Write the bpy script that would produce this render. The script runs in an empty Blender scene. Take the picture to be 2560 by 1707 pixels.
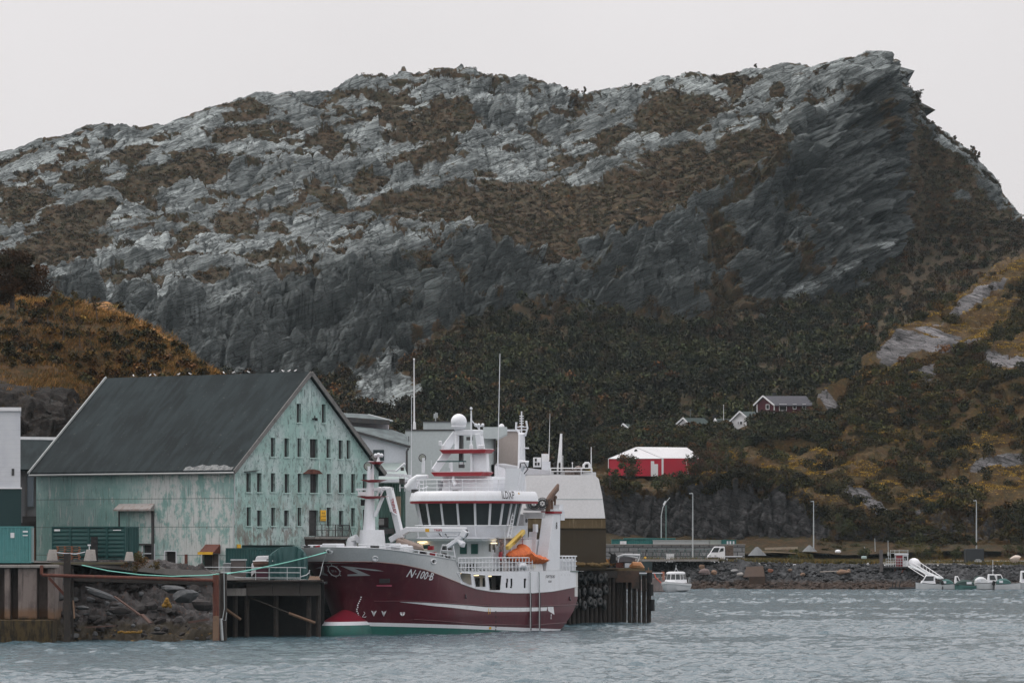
import bpy, math, random
import numpy as np
from mathutils import Vector, Matrix
R = math.radians
rnd = random.Random(7)
scene = bpy.context.scene
# ---------------- camera ----------------
F = 12000.0      # focal length in photo pixels (2560 wide)
HZ = 1359.0      # horizon row in the photo
CH = 7.6         # camera height over the water
cam_d = bpy.data.cameras.new("camera")
cam = bpy.data.objects.new("camera", cam_d)
scene.collection.objects.link(cam)
cam.location = (0, 0, CH)
cam.rotation_euler = (R(90), 0, 0)
cam_d.sensor_width = 36.0
cam_d.lens = 36.0 * F / 2560.0
cam_d.shift_y = (HZ - 853.5) / 2560.0
cam_d.clip_start = 1.0
cam_d.clip_end = 12000.0
scene.camera = cam
# ---------------- sky ----------------
SUN_EL, SUN_AZ = 52.0, -70.0      # azimuth from +Y, clockwise
w = bpy.data.worlds.new("World"); scene.world = w; w.use_nodes = True
nt = w.node_tree; nt.nodes.clear()
def wn(t, **k):
    n = nt.nodes.new(t)
    for a, b in k.items(): setattr(n, a, b)
    return n
wo = wn('ShaderNodeOutputWorld'); bg = wn('ShaderNodeBackground')
sky = wn('ShaderNodeTexSky', sky_type='NISHITA', sun_disc=False)
sky.sun_elevation = R(SUN_EL); sky.sun_rotation = R(SUN_AZ); sky.dust_density = 3.0
hs = wn('ShaderNodeHueSaturation'); hs.inputs['Saturation'].default_value = 0.06
sc_ = wn('ShaderNodeMix', data_type='RGBA', blend_type='MULTIPLY'); sc_.inputs[0].default_value = 1.0
sc_.inputs[7].default_value = (0.5, 0.5, 0.5, 1)
geo = wn('ShaderNodeTexCoord'); sep = wn('ShaderNodeSeparateXYZ')
rmp = wn('ShaderNodeMapRange'); rmp.inputs[1].default_value = 0.0; rmp.inputs[2].default_value = 0.9
rmp.inputs[3].default_value = 6.95; rmp.inputs[4].default_value = 19.5
ovc = wn('ShaderNodeMix', data_type='RGBA', blend_type='MULTIPLY'); ovc.inputs[0].default_value = 1.0
ovc.inputs[7].default_value = (1.0, 0.965, 0.975, 1)
cl = wn('ShaderNodeTexNoise'); cl.inputs['Scale'].default_value = 7.0; cl.inputs['Detail'].default_value = 6
clm = wn('ShaderNodeMapRange'); clm.inputs[1].default_value = 0.3; clm.inputs[2].default_value = 0.7
clm.inputs[3].default_value = 0.955; clm.inputs[4].default_value = 1.035
mul = wn('ShaderNodeMath', operation='MULTIPLY')
mx = wn('ShaderNodeMix', data_type='RGBA'); mx.inputs[0].default_value = 0.9
L = nt.links.new
L(geo.outputs['Generated'], sep.inputs[0]); L(sep.outputs[2], rmp.inputs[0])
L(geo.outputs['Generated'], cl.inputs[0]); L(cl.outputs[0], clm.inputs[0])
L(rmp.outputs[0], mul.inputs[0]); L(clm.outputs[0], mul.inputs[1])
L(mul.outputs[0], ovc.inputs[6])
L(sky.outputs[0], hs.inputs['Color']); L(hs.outputs[0], mx.inputs[6])
L(ovc.outputs[2], mx.inputs[7]); L(mx.outputs[2], bg.inputs[0])
bg.inputs[1].default_value = 0.1
L(bg.outputs[0], wo.inputs[0])
# ---------------- sun behind the overcast ----------------
sd = bpy.data.lights.new("sun", 'SUN'); so = bpy.data.objects.new("sun", sd)
scene.collection.objects.link(so)
sd.energy = 1.4; sd.angle = R(22); sd.color = (1.0, 0.965, 0.92)
a = R(SUN_AZ); e = R(SUN_EL)
sdir = Vector((math.sin(a) * math.cos(e), math.cos(a) * math.cos(e), math.sin(e)))
so.rotation_euler = sdir.to_track_quat('Z', 'Y').to_euler()
scene.view_settings.view_transform = 'Standard'; scene.view_settings.look = 'None'
scene.view_settings.gamma = 1; scene.view_settings.exposure = 0
scene.cycles.volume_step_rate = 4.0
scene.cycles.volume_bounces = 0
scene.cycles.max_bounces = 6

# ---------------- helpers ----------------
COL = scene.collection.objects
def at(px, py, D):
    return Vector(((px - 1280) * D / F, D, CH - (py - HZ) * D / F))
K = 2560 / 2352.0
def xat(px, D): return (px - 1280) * D / F
def zat(py, D): return CH - (py - HZ) * D / F

def hsh(i, j, k, s):
    n = (i * 374761393 + j * 668265263 + k * 2147483647 + s * 1274126177) & 0xffffffff
    n = ((n ^ (n >> 13)) * 1274126177) & 0xffffffff
    n = ((n ^ (n >> 16)) * 2246822519) & 0xffffffff
    return ((n ^ (n >> 15)) & 0xffffff) / float(0xffffff)
def vn(x, y, z, s=0):
    xi = np.floor(x).astype(np.int64); yi = np.floor(y).astype(np.int64); zi = np.floor(z).astype(np.int64)
    fx = x - xi; fy = y - yi; fz = z - zi
    fx = fx * fx * (3 - 2 * fx); fy = fy * fy * (3 - 2 * fy); fz = fz * fz * (3 - 2 * fz)
    r = 0
    for dx in (0, 1):
        wx = fx if dx else 1 - fx
        for dy in (0, 1):
            wy = fy if dy else 1 - fy
            for dz in (0, 1):
                wz = fz if dz else 1 - fz
                r = r + wx * wy * wz * hsh(xi + dx, yi + dy, zi + dz, s)
    return r * 2 - 1
def fbm(x, y, z, o=4, s=0, g=0.5):
    r = 0; a = 1.0
    for i in range(o):
        r = r + a * vn(x, y, z, s + i * 17); a *= g; x = x * 2.03; y = y * 2.03; z = z * 2.03
    return r
def cells(x, y, z, s=0):
    """angular blocks: per-cell tilted facets (about -1..1) and the distance to the nearest joint"""
    x, y, z = (a_.ravel() for a_ in np.broadcast_arrays(x, y, z)); sh = x.shape
    xi = np.floor(x-.5).astype(np.int64); yi = np.floor(y-.5).astype(np.int64); zi = np.floor(z-.5).astype(np.int64)
    f1 = np.full(sh, 9.0); f2 = np.full(sh, 9.0); val = np.zeros(sh)
    for dx in (0, 1):
        for dy in (0, 1):
            for dz in (0, 1):
                i, j, k = xi+dx, yi+dy, zi+dz
                a_ = hsh(i, j, k, s)*.8+.1; b_ = hsh(i, j, k, s+1)*.8+.1; c_ = hsh(i, j, k, s+2)*.8+.1
                ex, ey, ez = x-i-a_, y-j-b_, z-k-c_
                d = ex*ex+ey*ey+ez*ez
                v = (hsh(i, j, k, s+3)-.5)*1.3+ex*(hsh(i, j, k, s+4)-.5)*1.6+ez*(hsh(i, j, k, s+5)-.5)*1.6
                m = d < f1; f2 = np.where(m, f1, np.minimum(f2, d)); val = np.where(m, v, val); f1 = np.where(m, d, f1)
    return val, np.sqrt(f2)-np.sqrt(f1)
def sst(a, b, x):
    t = np.clip((x - a) / (b - a), 0, 1); return t * t * (3 - 2 * t)

def tag(o, label=None, cat=None, group=None, kind=None):
    if label: o['label'] = label
    if cat: o['category'] = cat
    if group: o['group'] = group
    if kind: o['kind'] = kind
    return o
def empty(name, loc, rz=0, label=None, cat=None, group=None):
    o = bpy.data.objects.new(name, None); COL.link(o)
    o.empty_display_size = 0.3
    o.location = loc; o.rotation_euler = (0, 0, rz)
    return tag(o, label, cat, group)

class MB:
    def __init__(s): s.v = []; s.f = []; s.m = []; s.mi = 0
    def add(s, vs, fs):
        n = len(s.v); s.v += [tuple(v) for v in vs]
        for f in fs: s.f.append(tuple(i + n for i in f)); s.m.append(s.mi)
        return s
    def box(s, x0, x1, y0, y1, z0, z1):
        return s.hexa([(x0,y0,z0),(x1,y0,z0),(x1,y1,z0),(x0,y1,z0),(x0,y0,z1),(x1,y0,z1),(x1,y1,z1),(x0,y1,z1)])
    def hexa(s, p):
        return s.add(p, [(3,2,1,0),(4,5,6,7),(0,1,5,4),(1,2,6,5),(2,3,7,6),(3,0,4,7)])
    def cbox(s, c, sx, sy, sz, rz=0, rx=0, ry=0):
        M = Matrix.Rotation(rz,3,'Z') @ Matrix.Rotation(ry,3,'Y') @ Matrix.Rotation(rx,3,'X'); c = Vector(c)
        p = [c + M @ Vector((a*sx/2, b*sy/2, d*sz/2)) for d in (-1,1) for a,b in ((-1,-1),(1,-1),(1,1),(-1,1))]
        return s.hexa(p)
    def beam(s, p0, p1, w, h=None, up=(0,0,1)):
        h = h or w; p0 = Vector(p0); p1 = Vector(p1); d = (p1 - p0).normalized(); u = Vector(up)
        if abs(d.dot(u)) > 0.98: u = Vector((0,1,0))
        a = d.cross(u).normalized(); b = a.cross(d).normalized()
        p = [q + a*i*w/2 + b*j*h/2 for q in (p0, p1) for i,j in ((-1,-1),(1,-1),(1,1),(-1,1))]
        return s.hexa(p)
    def tube(s, pts, r, n=6, cap=True):
        pts = [Vector(p) for p in pts]; rs = r if isinstance(r, (list, tuple)) else [r]*len(pts)
        base = len(s.v); pa = None
        for i, p in enumerate(pts):
            d = (pts[min(i+1,len(pts)-1)] - pts[max(i-1,0)])
            d = d.normalized() if d.length > 0 else Vector((0,0,1))
            if pa is None:
                u = Vector((0,0,1)) if abs(d.z) < 0.9 else Vector((1,0,0))
                pa = d.cross(u).normalized()
            else:
                pa = (pa - d * pa.dot(d)).normalized()
            pb = d.cross(pa)
            for k in range(n):
                t = 2*math.pi*k/n; s.v.append(tuple(p + (pa*math.cos(t) + pb*math.sin(t))*rs[i]))
        for i in range(len(pts)-1):
            for k in range(n):
                a = base+i*n+k; b = base+i*n+(k+1)%n
                s.f.append((a,b,b+n,a+n)); s.m.append(s.mi)
        if cap:
            s.f.append(tuple(base+k for k in range(n))[::-1]); s.m.append(s.mi)
            e_ = base+(len(pts)-1)*n; s.f.append(tuple(e_+k for k in range(n))); s.m.append(s.mi)
        return s
    def cyl(s, c, r, h, n=12, r2=None): 
        c = Vector(c); return s.tube([c, c+Vector((0,0,h))], [r, r if r2 is None else r2], n)
    def prism(s, poly, ax, d0, d1):
        # poly: 2d points in the plane perpendicular to axis ax
        def P(q, d):
            return {'y': (q[0], d, q[1]), 'x': (d, q[0], q[1]), 'z': (q[0], q[1], d)}[ax]
        n = len(poly); vs = [P(q, d0) for q in poly] + [P(q, d1) for q in poly]
        return s.add(vs, [tuple(range(n))[::-1], tuple(range(n, 2*n))] + [(i,(i+1)%n,(i+1)%n+n,i+n) for i in range(n)])
    def sphere(s, c, r, n=12, m=8, sz=1.0, z0=-1.0):
        c = Vector(c); base = len(s.v)
        for i in range(m+1):
            ph = math.asin(z0) + (math.pi/2 - math.asin(z0))*i/m
            for k in range(n):
                t = 2*math.pi*k/n
                s.v.append((c.x+r*math.cos(ph)*math.cos(t), c.y+r*math.cos(ph)*math.sin(t), c.z+r*sz*math.sin(ph)))
        for i in range(m):
            for k in range(n):
                a = base+i*n+k; b = base+i*n+(k+1)%n; s.f.append((a,b,b+n,a+n)); s.m.append(s.mi)
        return s
    def grid(s, rows):
        # rows: list of equally long point lists
        base = len(s.v); n = len(rows[0])
        for r_ in rows: s.v += [tuple(p) for p in r_]
        for i in range(len(rows)-1):
            for k in range(n-1):
                a = base+i*n+k; s.f.append((a,a+1,a+1+n,a+n)); s.m.append(s.mi)
        return s
    def build(s, name, mat, parent=None, smooth=False, loc=None, rz=0, rx=0, ry=0, bevel=0):
        me = bpy.data.meshes.new(name); me.from_pydata(s.v, [], s.f)
        mats = mat if isinstance(mat, (list, tuple)) else [mat]
        for m_ in mats: me.materials.append(m_)
        if len(mats) > 1: me.polygons.foreach_set('material_index', s.m)
        if smooth: me.polygons.foreach_set('use_smooth', [True]*len(s.f))
        me.validate(); me.update()
        import bmesh
        bm = bmesh.new(); bm.from_mesh(me)
        if not smooth or len(s.f) < 4000:
            bmesh.ops.recalc_face_normals(bm, faces=bm.faces)
        if bevel:
            bmesh.ops.bevel(bm, geom=[e_ for e_ in bm.edges if len(e_.link_faces) == 2 and e_.calc_face_angle(0) > 0.6], offset=bevel, segments=1, affect='EDGES', clamp_overlap=True)
        bm.to_mesh(me); bm.free()
        if smooth == 'auto':
            me.polygons.foreach_set('use_smooth', [True]*len(me.polygons)); me.set_sharp_from_angle(angle=R(38))
        o = bpy.data.objects.new(name, me); COL.link(o)
        if parent: o.parent = parent
        if loc: o.location = loc
        o.rotation_euler = (rx, ry, rz)
        return o
def npmesh(name, v, f, mat, smooth=True, attrs=None):
    me = bpy.data.meshes.new(name); v = np.asarray(v, np.float32); f = np.asarray(f, np.int32)
    k = f.shape[1]
    me.vertices.add(len(v)); me.vertices.foreach_set('co', v.ravel())
    me.loops.add(f.size); me.loops.foreach_set('vertex_index', f.ravel())
    me.polygons.add(len(f)); me.polygons.foreach_set('loop_start', np.arange(0, f.size, k, dtype=np.int32))
    me.update(calc_edges=True)
    me.polygons.foreach_set('use_smooth', np.full(len(f), smooth))
    for nm, (ty, dat) in (attrs or {}).items():
        at_ = me.attributes.new(nm, ty, 'POINT')
        at_.data.foreach_set('color' if ty == 'FLOAT_COLOR' else 'value', np.asarray(dat, np.float32).ravel())
    me.materials.append(mat)
    o = bpy.data.objects.new(name, me); COL.link(o)
    return o
def gridf(nr, nc):
    i = np.arange(nr-1)[:, None]*nc + np.arange(nc-1)[None, :]; i = i.ravel()
    return np.stack([i, i+1, i+1+nc, i+nc], 1)

# ---------------- materials ----------------
class NT:
    def __init__(s, name):
        m = bpy.data.materials.new(name); m.use_nodes = True; s.m = m; s.t = m.node_tree; s.t.nodes.clear()
        s.out = s.n('ShaderNodeOutputMaterial'); s.b = s.n('ShaderNodeBsdfPrincipled')
        s.l(s.b.outputs[0], s.out.inputs[0]); s.co = s.n('ShaderNodeTexCoord')
    def n(s, t, **k):
        x = s.t.nodes.new(t)
        for a, b in k.items(): setattr(x, a, b)
        return x
    def l(s, a, b): s.t.links.new(a, b)
    def map(s, scale=(1,1,1), rot=(0,0,0), loc=(0,0,0), src=None):
        src = src or s.co.outputs['Object']
        if any(rot):      # rotate first, then stretch
            y = s.n('ShaderNodeMapping'); y.inputs['Rotation'].default_value = rot; s.l(src, y.inputs[0]); src = y.outputs[0]
        x = s.n('ShaderNodeMapping'); x.inputs['Scale'].default_value = scale
        x.inputs['Location'].default_value = loc
        s.l(src, x.inputs[0]); return x.outputs[0]
    def noise(s, scale=1.0, vec=None, detail=4, rough=0.55, dist=0.0):
        x = s.n('ShaderNodeTexNoise'); x.inputs['Scale'].default_value = scale; x.inputs['Detail'].default_value = detail
        x.inputs['Roughness'].default_value = rough; x.inputs['Distortion'].default_value = dist
        s.l(vec or s.co.outputs['Object'], x.inputs['Vector']); return x.outputs[0]
    def vor(s, scale, vec=None, feature='F1', out='Distance'):
        x = s.n('ShaderNodeTexVoronoi', feature=feature); x.inputs['Scale'].default_value = scale
        s.l(vec or s.co.outputs['Object'], x.inputs['Vector']); return x.outputs[out]
    def ramp(s, v, a, b, lo=0.0, hi=1.0, smooth=True):
        x = s.n('ShaderNodeMapRange'); x.interpolation_type = 'SMOOTHSTEP' if smooth else 'LINEAR'
        x.inputs[1].default_value = a; x.inputs[2].default_value = b; x.inputs[3].default_value = lo; x.inputs[4].default_value = hi
        s.l(v, x.inputs[0]); return x.outputs[0]
    def mix(s, f, a, b, mode='MIX'):
        x = s.n('ShaderNodeMix', data_type='RGBA', blend_type=mode)
        for sock, v in ((x.inputs[0], f), (x.inputs[6], a), (x.inputs[7], b)):
            if isinstance(v, (int, float)): sock.default_value = v
            elif isinstance(v, (tuple, list)): sock.default_value = (*v[:3], 1)
            else: s.l(v, sock)
        return x.outputs[2]
    def math(s, op, a, b=0.0):
        x = s.n('ShaderNodeMath', operation=op)
        for sock, v in ((x.inputs[0], a), (x.inputs[1], b)):
            if isinstance(v, (int, float)): sock.default_value = v
            else: s.l(v, sock)
        return x.outputs[0]
    def bump(s, h, strength=0.5, dist=0.05):
        x = s.n('ShaderNodeBump'); x.inputs['Strength'].default_value = strength; x.inputs['Distance'].default_value = dist
        s.l(h, x.inputs['Height']); s.l(x.outputs[0], s.b.inputs['Normal']); return x
    def fin(s, col, rough=0.7, metal=0.0, spec=0.3):
        if isinstance(col, (tuple, list)): s.b.inputs['Base Color'].default_value = (*col[:3], 1)
        else: s.l(col, s.b.inputs['Base Color'])
        s.b.inputs['Roughness'].default_value = rough; s.b.inputs['Metallic'].default_value = metal
        s.b.inputs['Specular IOR Level'].default_value = spec
        return s.m
def lin(r, g, b):
    f = lambda c: ((c/255+0.055)/1.055)**2.4 if c > 10 else c/255/12.92
    return (f(r), f(g), f(b))
def mpaint(name, c, c2=None, rough=0.5, metal=0, scale=1.2, lo=0.45, hi=0.75, stretch=1.0, c3=None, bump=0.0, spec=0.3, streak=0.25):
    """painted / weathered surface: base colour, wear patches c2, vertical rain streaks c3"""
    t = NT(name)
    c2 = c2 or tuple(x*0.8 for x in c)
    n = t.noise(scale, t.map((1, 1, stretch)), 6, 0.65)
    col = t.mix(t.ramp(n, lo, hi), c, c2)
    if c3:
        n2 = t.noise(scale*3.1, t.map((1, 1, 0.12)), 5, 0.7)
        col = t.mix(t.ramp(n2, 0.52, 0.72, 0, streak*3), col, c3)
    n3 = t.noise(scale*14, None, 3)
    col = t.mix(0.25, col, t.mix(t.ramp(n3, 0.3, 0.7), tuple(x*0.7 for x in c), c), 'MIX')
    if bump: t.bump(n3, 0.5, bump)
    return t.fin(col, rough, metal, spec)
# ================= TERRAIN =================
def interp(pts, x):
    p = np.array(pts, float); return np.interp(x, p[:, 0], p[:, 1])
def smooth1(a, n, ax):
    k = np.ones(n)/n; pad = [(0,0),(0,0)]; pad[ax] = (n//2, n//2)
    b = np.pad(a, pad, mode='edge')
    return np.apply_along_axis(lambda r: np.convolve(r, k, 'valid'), ax, b)

def rock_mat(name, base_dark, base_light, tilt, veg_cols, yellow, sc=1.0, lightness=(0.37, 0.58)):
    t = NT(name)
    geo = t.n('ShaderNodeNewGeometry')
    warp = t.noise(0.03*sc, None, 4, 0.6)
    st = t.map((0.04*sc, 0.03*sc, 0.9*sc), (0, tilt, 0))
    st2 = t.map((0.16*sc, 0.10*sc, 3.0*sc), (0, tilt, 0))
    n1 = t.noise(1.0, st, 8, 0.62, 0.6); n2 = t.noise(1.0, st2, 6, 0.7, 0.4)
    big = t.noise(0.035*sc, None, 5, 0.6)
    f = t.math('ADD', t.math('MULTIPLY', n1, 0.5), t.math('ADD', t.math('MULTIPLY', n2, 0.3), t.math('MULTIPLY', big, 0.25)))
    f = t.ramp(f, lightness[0], lightness[1])
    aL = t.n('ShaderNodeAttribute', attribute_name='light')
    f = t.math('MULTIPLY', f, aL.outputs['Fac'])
    f = t.math('MULTIPLY', f, t.ramp(t.noise(1.0, t.map((0.06*sc, 0.04*sc, 0.42*sc), (0, tilt, 0)), 6, 0.65, 0.5), 0.34, 0.6, 0.25, 1.0))
    rock = t.mix(f, base_dark, base_light)
    fine = t.noise(1.9*sc, None, 5, 0.7)
    rock = t.mix(t.ramp(fine, 0.42, 0.68, 0, 0.35), rock, t.mix(0.6, rock, (0.15, 0.105, 0.09)))
    fine2 = t.noise(1.0, t.map((1.1*sc, .8*sc, 5.0*sc), (0, tilt, 0)), 4, 0.8)
    rock = t.mix(t.ramp(fine2, 0.52, 0.63, 0, 0.7), rock, t.mix(0.28, (0.02, 0.024, 0.024), rock))
    vj = t.n('ShaderNodeTexVoronoi', feature='DISTANCE_TO_EDGE'); vj.inputs['Scale'].default_value = 1.0
    t.l(t.map((0.10*sc, 0.06*sc, 0.62*sc), (0, tilt, 0)), vj.inputs['Vector'])
    rock = t.mix(t.ramp(vj.outputs['Distance'], 0.0, 0.05, 0.85, 0), rock, (0.02, 0.023, 0.022))
    crack = t.noise(1.0, t.map((0.30*sc, 0.15*sc, 4.0*sc), (0, tilt, 0)), 4, 0.8, 1.0)
    rock = t.mix(t.ramp(crack, 0.53, 0.62, 0, 0.9), rock, (0.012, 0.014, 0.013))
    vA = t.n('ShaderNodeAttribute', attribute_name='veg')
    vn1 = t.noise(0.35*sc, None, 7, 0.7)
    vf = t.math('ADD', vA.outputs['Fac'], t.math('MULTIPLY', t.math('SUBTRACT', vn1, 0.5), 1.5))
    vf = t.ramp(vf, 0.36, 0.66)
    c = t.mix(t.ramp(t.noise(0.16*sc, None, 4, 0.6), 0.38, 0.62), veg_cols[0], veg_cols[1])
    c = t.mix(t.ramp(t.noise(0.8*sc, None, 5, 0.7), 0.45, 0.7), c, veg_cols[2])
    yA = t.n('ShaderNodeAttribute', attribute_name='yel')
    yn = t.noise(1.0, t.map((0.35*sc, 0.35*sc, 1.2*sc)), 6, 0.72)
    yf = t.ramp(t.math('ADD', yA.outputs['Fac'], t.math('MULTIPLY', t.math('SUBTRACT', yn, 0.5), 2.2)), 0.5, 0.85)
    c = t.mix(yf, c, yellow)
    col = t.mix(vf, rock, c)
    hb = t.math('ADD', t.math('MULTIPLY', n2, 1.2), t.math('ADD', t.math('MULTIPLY', fine, 0.7), t.math('MULTIPLY', crack, -0.8)))
    t.bump(hb, 1.0, 0.9/sc)
    return t.fin(col, 0.85, 0, 0.2)

def terrain(name, x0, x1, dx, lines, rows, disp, mask, mat, sm=9, damp=0):
    """lines: list of (profile [(px,py)], depth [(px,D)]) in reduced-photo pixels, top to bottom"""
    xs = np.arange(x0, x1, dx)
    PY = np.array([interp(l[0], xs) for l in lines]); DD = np.array([interp(l[1], xs) for l in lines])
    ts = np.concatenate([np.linspace(i, i+1, n, endpoint=False) for i, n in enumerate(rows)] + [[len(lines)-1]])
    i0 = np.minimum(ts.astype(int), len(lines)-2); fr = (ts-i0)[:, None]
    Yp = (PY[i0]*(1-fr) + PY[i0+1]*fr); D = DD[i0]*(1-fr) + DD[i0+1]*fr
    Z0 = CH - (Yp*K - HZ)*D/F
    top = Z0[0:1].copy()
    D = smooth1(D, sm, 0); Z0 = smooth1(Z0, sm, 0)
    X = (xs[None, :]*K - 1280)*D/F
    P = np.stack([X, D, Z0], 2)
    du = np.gradient(P, axis=1); dv = np.gradient(P, axis=0)
    N = np.cross(du, dv); N /= np.linalg.norm(N, axis=2, keepdims=True)+1e-9
    N[N[..., 1] > 0] *= -1
    d = disp(P[..., 0], P[..., 1], P[..., 2], N, xs[None, :]+0*Yp, Yp)
    if damp: d = d*(1-damp*np.clip(mask(P, xs[None, :]+0*Yp, Yp)[0], 0, 1))
    P = P + N*d[..., None]
    xs2 = xs[None, :]+0*Yp
    veg, light, yel = mask(P, xs2, Yp)
    at_ = {'veg': ('FLOAT', veg), 'light': ('FLOAT', light), 'yel': ('FLOAT', yel)}
    nr, nc = X.shape
    o = npmesh(name, P.reshape(-1, 3), gridf(nr, nc), mat, True, at_)
    o['kind'] = 'structure'
    return o, P, xs2, Yp, veg, N

def strata(x, y, z, tilt, per, seed, warp=3.0, ydip=0.12):
    t = -math.sin(tilt)*x + math.cos(tilt)*z - ydip*y
    wv = warp*fbm(x/38, y/45, z/30, 3, seed)
    q = (t+wv)/per; fr = q-np.floor(q)
    layer = np.floor(q)
    amp = hsh(layer.astype(np.int64), (x*0).astype(np.int64), (x*0).astype(np.int64), seed+5)
    return (np.minimum(fr/0.11, (1-fr)/0.89))**0.75 * (0.3+amp)

SKY = [(-300,470),(-100,390),(0,352),(60,330),(110,305),(160,296),(200,279),(240,277),(290,290),(330,288),(390,272),(430,258),(470,240),(540,230),(590,211),(640,208),(690,196),(730,205),(760,203),(800,185),(840,178),(870,182),(930,165),(1000,160),(1080,153),(1140,162),(1180,168),(1220,172),(1260,185),(1290,195),(1317,215),(1350,213),(1390,203),(1440,197),(1465,208),(1530,182),(1560,188),(1600,172),(1660,170),(1720,155),(1760,150),(1810,141),(1860,148),(1900,138),(1960,132),(2010,127),(2030,123),(2044,140),(2062,141),(2070,185),(2072,203),(2090,210),(2110,240),(2125,275),(2140,292),(2170,305),(2200,325),(2240,352),(2260,378),(2290,415),(2310,460),(2335,482),(2352,505),(2450,560),(2700,640)]
EDGE = [(-300,640),(0,655),(100,660),(270,705),(460,703),(740,655),(860,607),(900,590),(1000,570),(1100,558),(1200,575),(1260,600),(1320,585),(1345,550),(1500,520),(1600,470),(1665,420),(1700,400),(1790,375),(1835,300),(1900,262),(1960,215),(2005,160),(2030,140),(2045,152),(2070,215),(2110,260),(2140,310),(2240,375),(2290,435),(2335,500),(2352,522),(2450,580),(2700,650)]
MID = [(-300,560),(0,520),(400,470),(800,410),(1300,400),(1600,330),(1800,240),(1960,165),(2030,130),(2045,146),(2070,209),(2110,250),(2140,300),(2240,362),(2290,424),(2352,512),(2700,645)]
BASE = [(-300,720),(0,740),(270,800),(480,880),(740,900),(900,885),(1000,800),(1200,730),(1450,745),(1700,745),(1850,725),(1950,690),(2040,600),(2080,560),(2150,545),(2352,560),(2700,680)]
def shift(p, d): return [(a, b+d) for a, b in p]
mt_lines = [
    (shift(SKY, 260), [(-300,1900),(2700,1900)]),
    (SKY, [(-300,1400),(0,1420),(800,1500),(1317,1520),(1700,1450),(2030,1350),(2060,1365),(2100,1400),(2352,1400),(2700,1400)]),
    (MID, [(-300,1260),(0,1280),(400,1320),(800,1350),(1300,1360),(1700,1340),(2030,1335),(2060,1350),(2100,1385),(2352,1385),(2700,1385)]),
    (EDGE, [(-300,1120),(0,1130),(460,1120),(860,1170),(1260,1180),(1600,1220),(1850,1250),(2030,1315),(2060,1325),(2100,1365),(2352,1370),(2700,1370)]),
    (BASE, [(-300,1060),(0,1070),(480,1050),(740,1050),(900,1080),(1200,1130),(1700,1160),(1950,1220),(2040,1270),(2120,1320),(2352,1310),(2700,1310)]),
    ([(-300,900),(800,960),(1500,905),(1900,880),(2352,800),(2700,800)], [(-300,980),(2000,1010),(2700,1080)]),
    ([(-300,1090),(2700,1060)], [(-300,900),(2700,930)]),
    ([(-300,1275),(2700,1275)], [(-300,820),(2700,840)])]
VEG = [(430,395,150,40),(330,430,70,35),(200,500,120,30),(140,570,130,45),(60,470,70,50),(1010,290,120,50),(880,265,60,35),(970,370,90,35),(1150,480,200,40),(1210,555,210,45),(1320,500,140,50),(1500,440,170,50),(980,455,80,28),(1600,375,150,45),(1560,270,120,45),(1430,310,90,30),(540,520,60,25),(700,625,70,20),(1730,340,110,45),(520,300,60,16),(620,290,60,14),(750,330,60,30),(360,620,70,14),(560,600,60,12),(1260,640,70,50),(1040,240,60,16),(1450,520,110,35),(1680,190,40,30),(470,650,70,18),(430,545,60,18),(740,450,60,16),(850,420,50,18),(660,380,40,12),(300,350,50,12)]
TILT = R(24)
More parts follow.
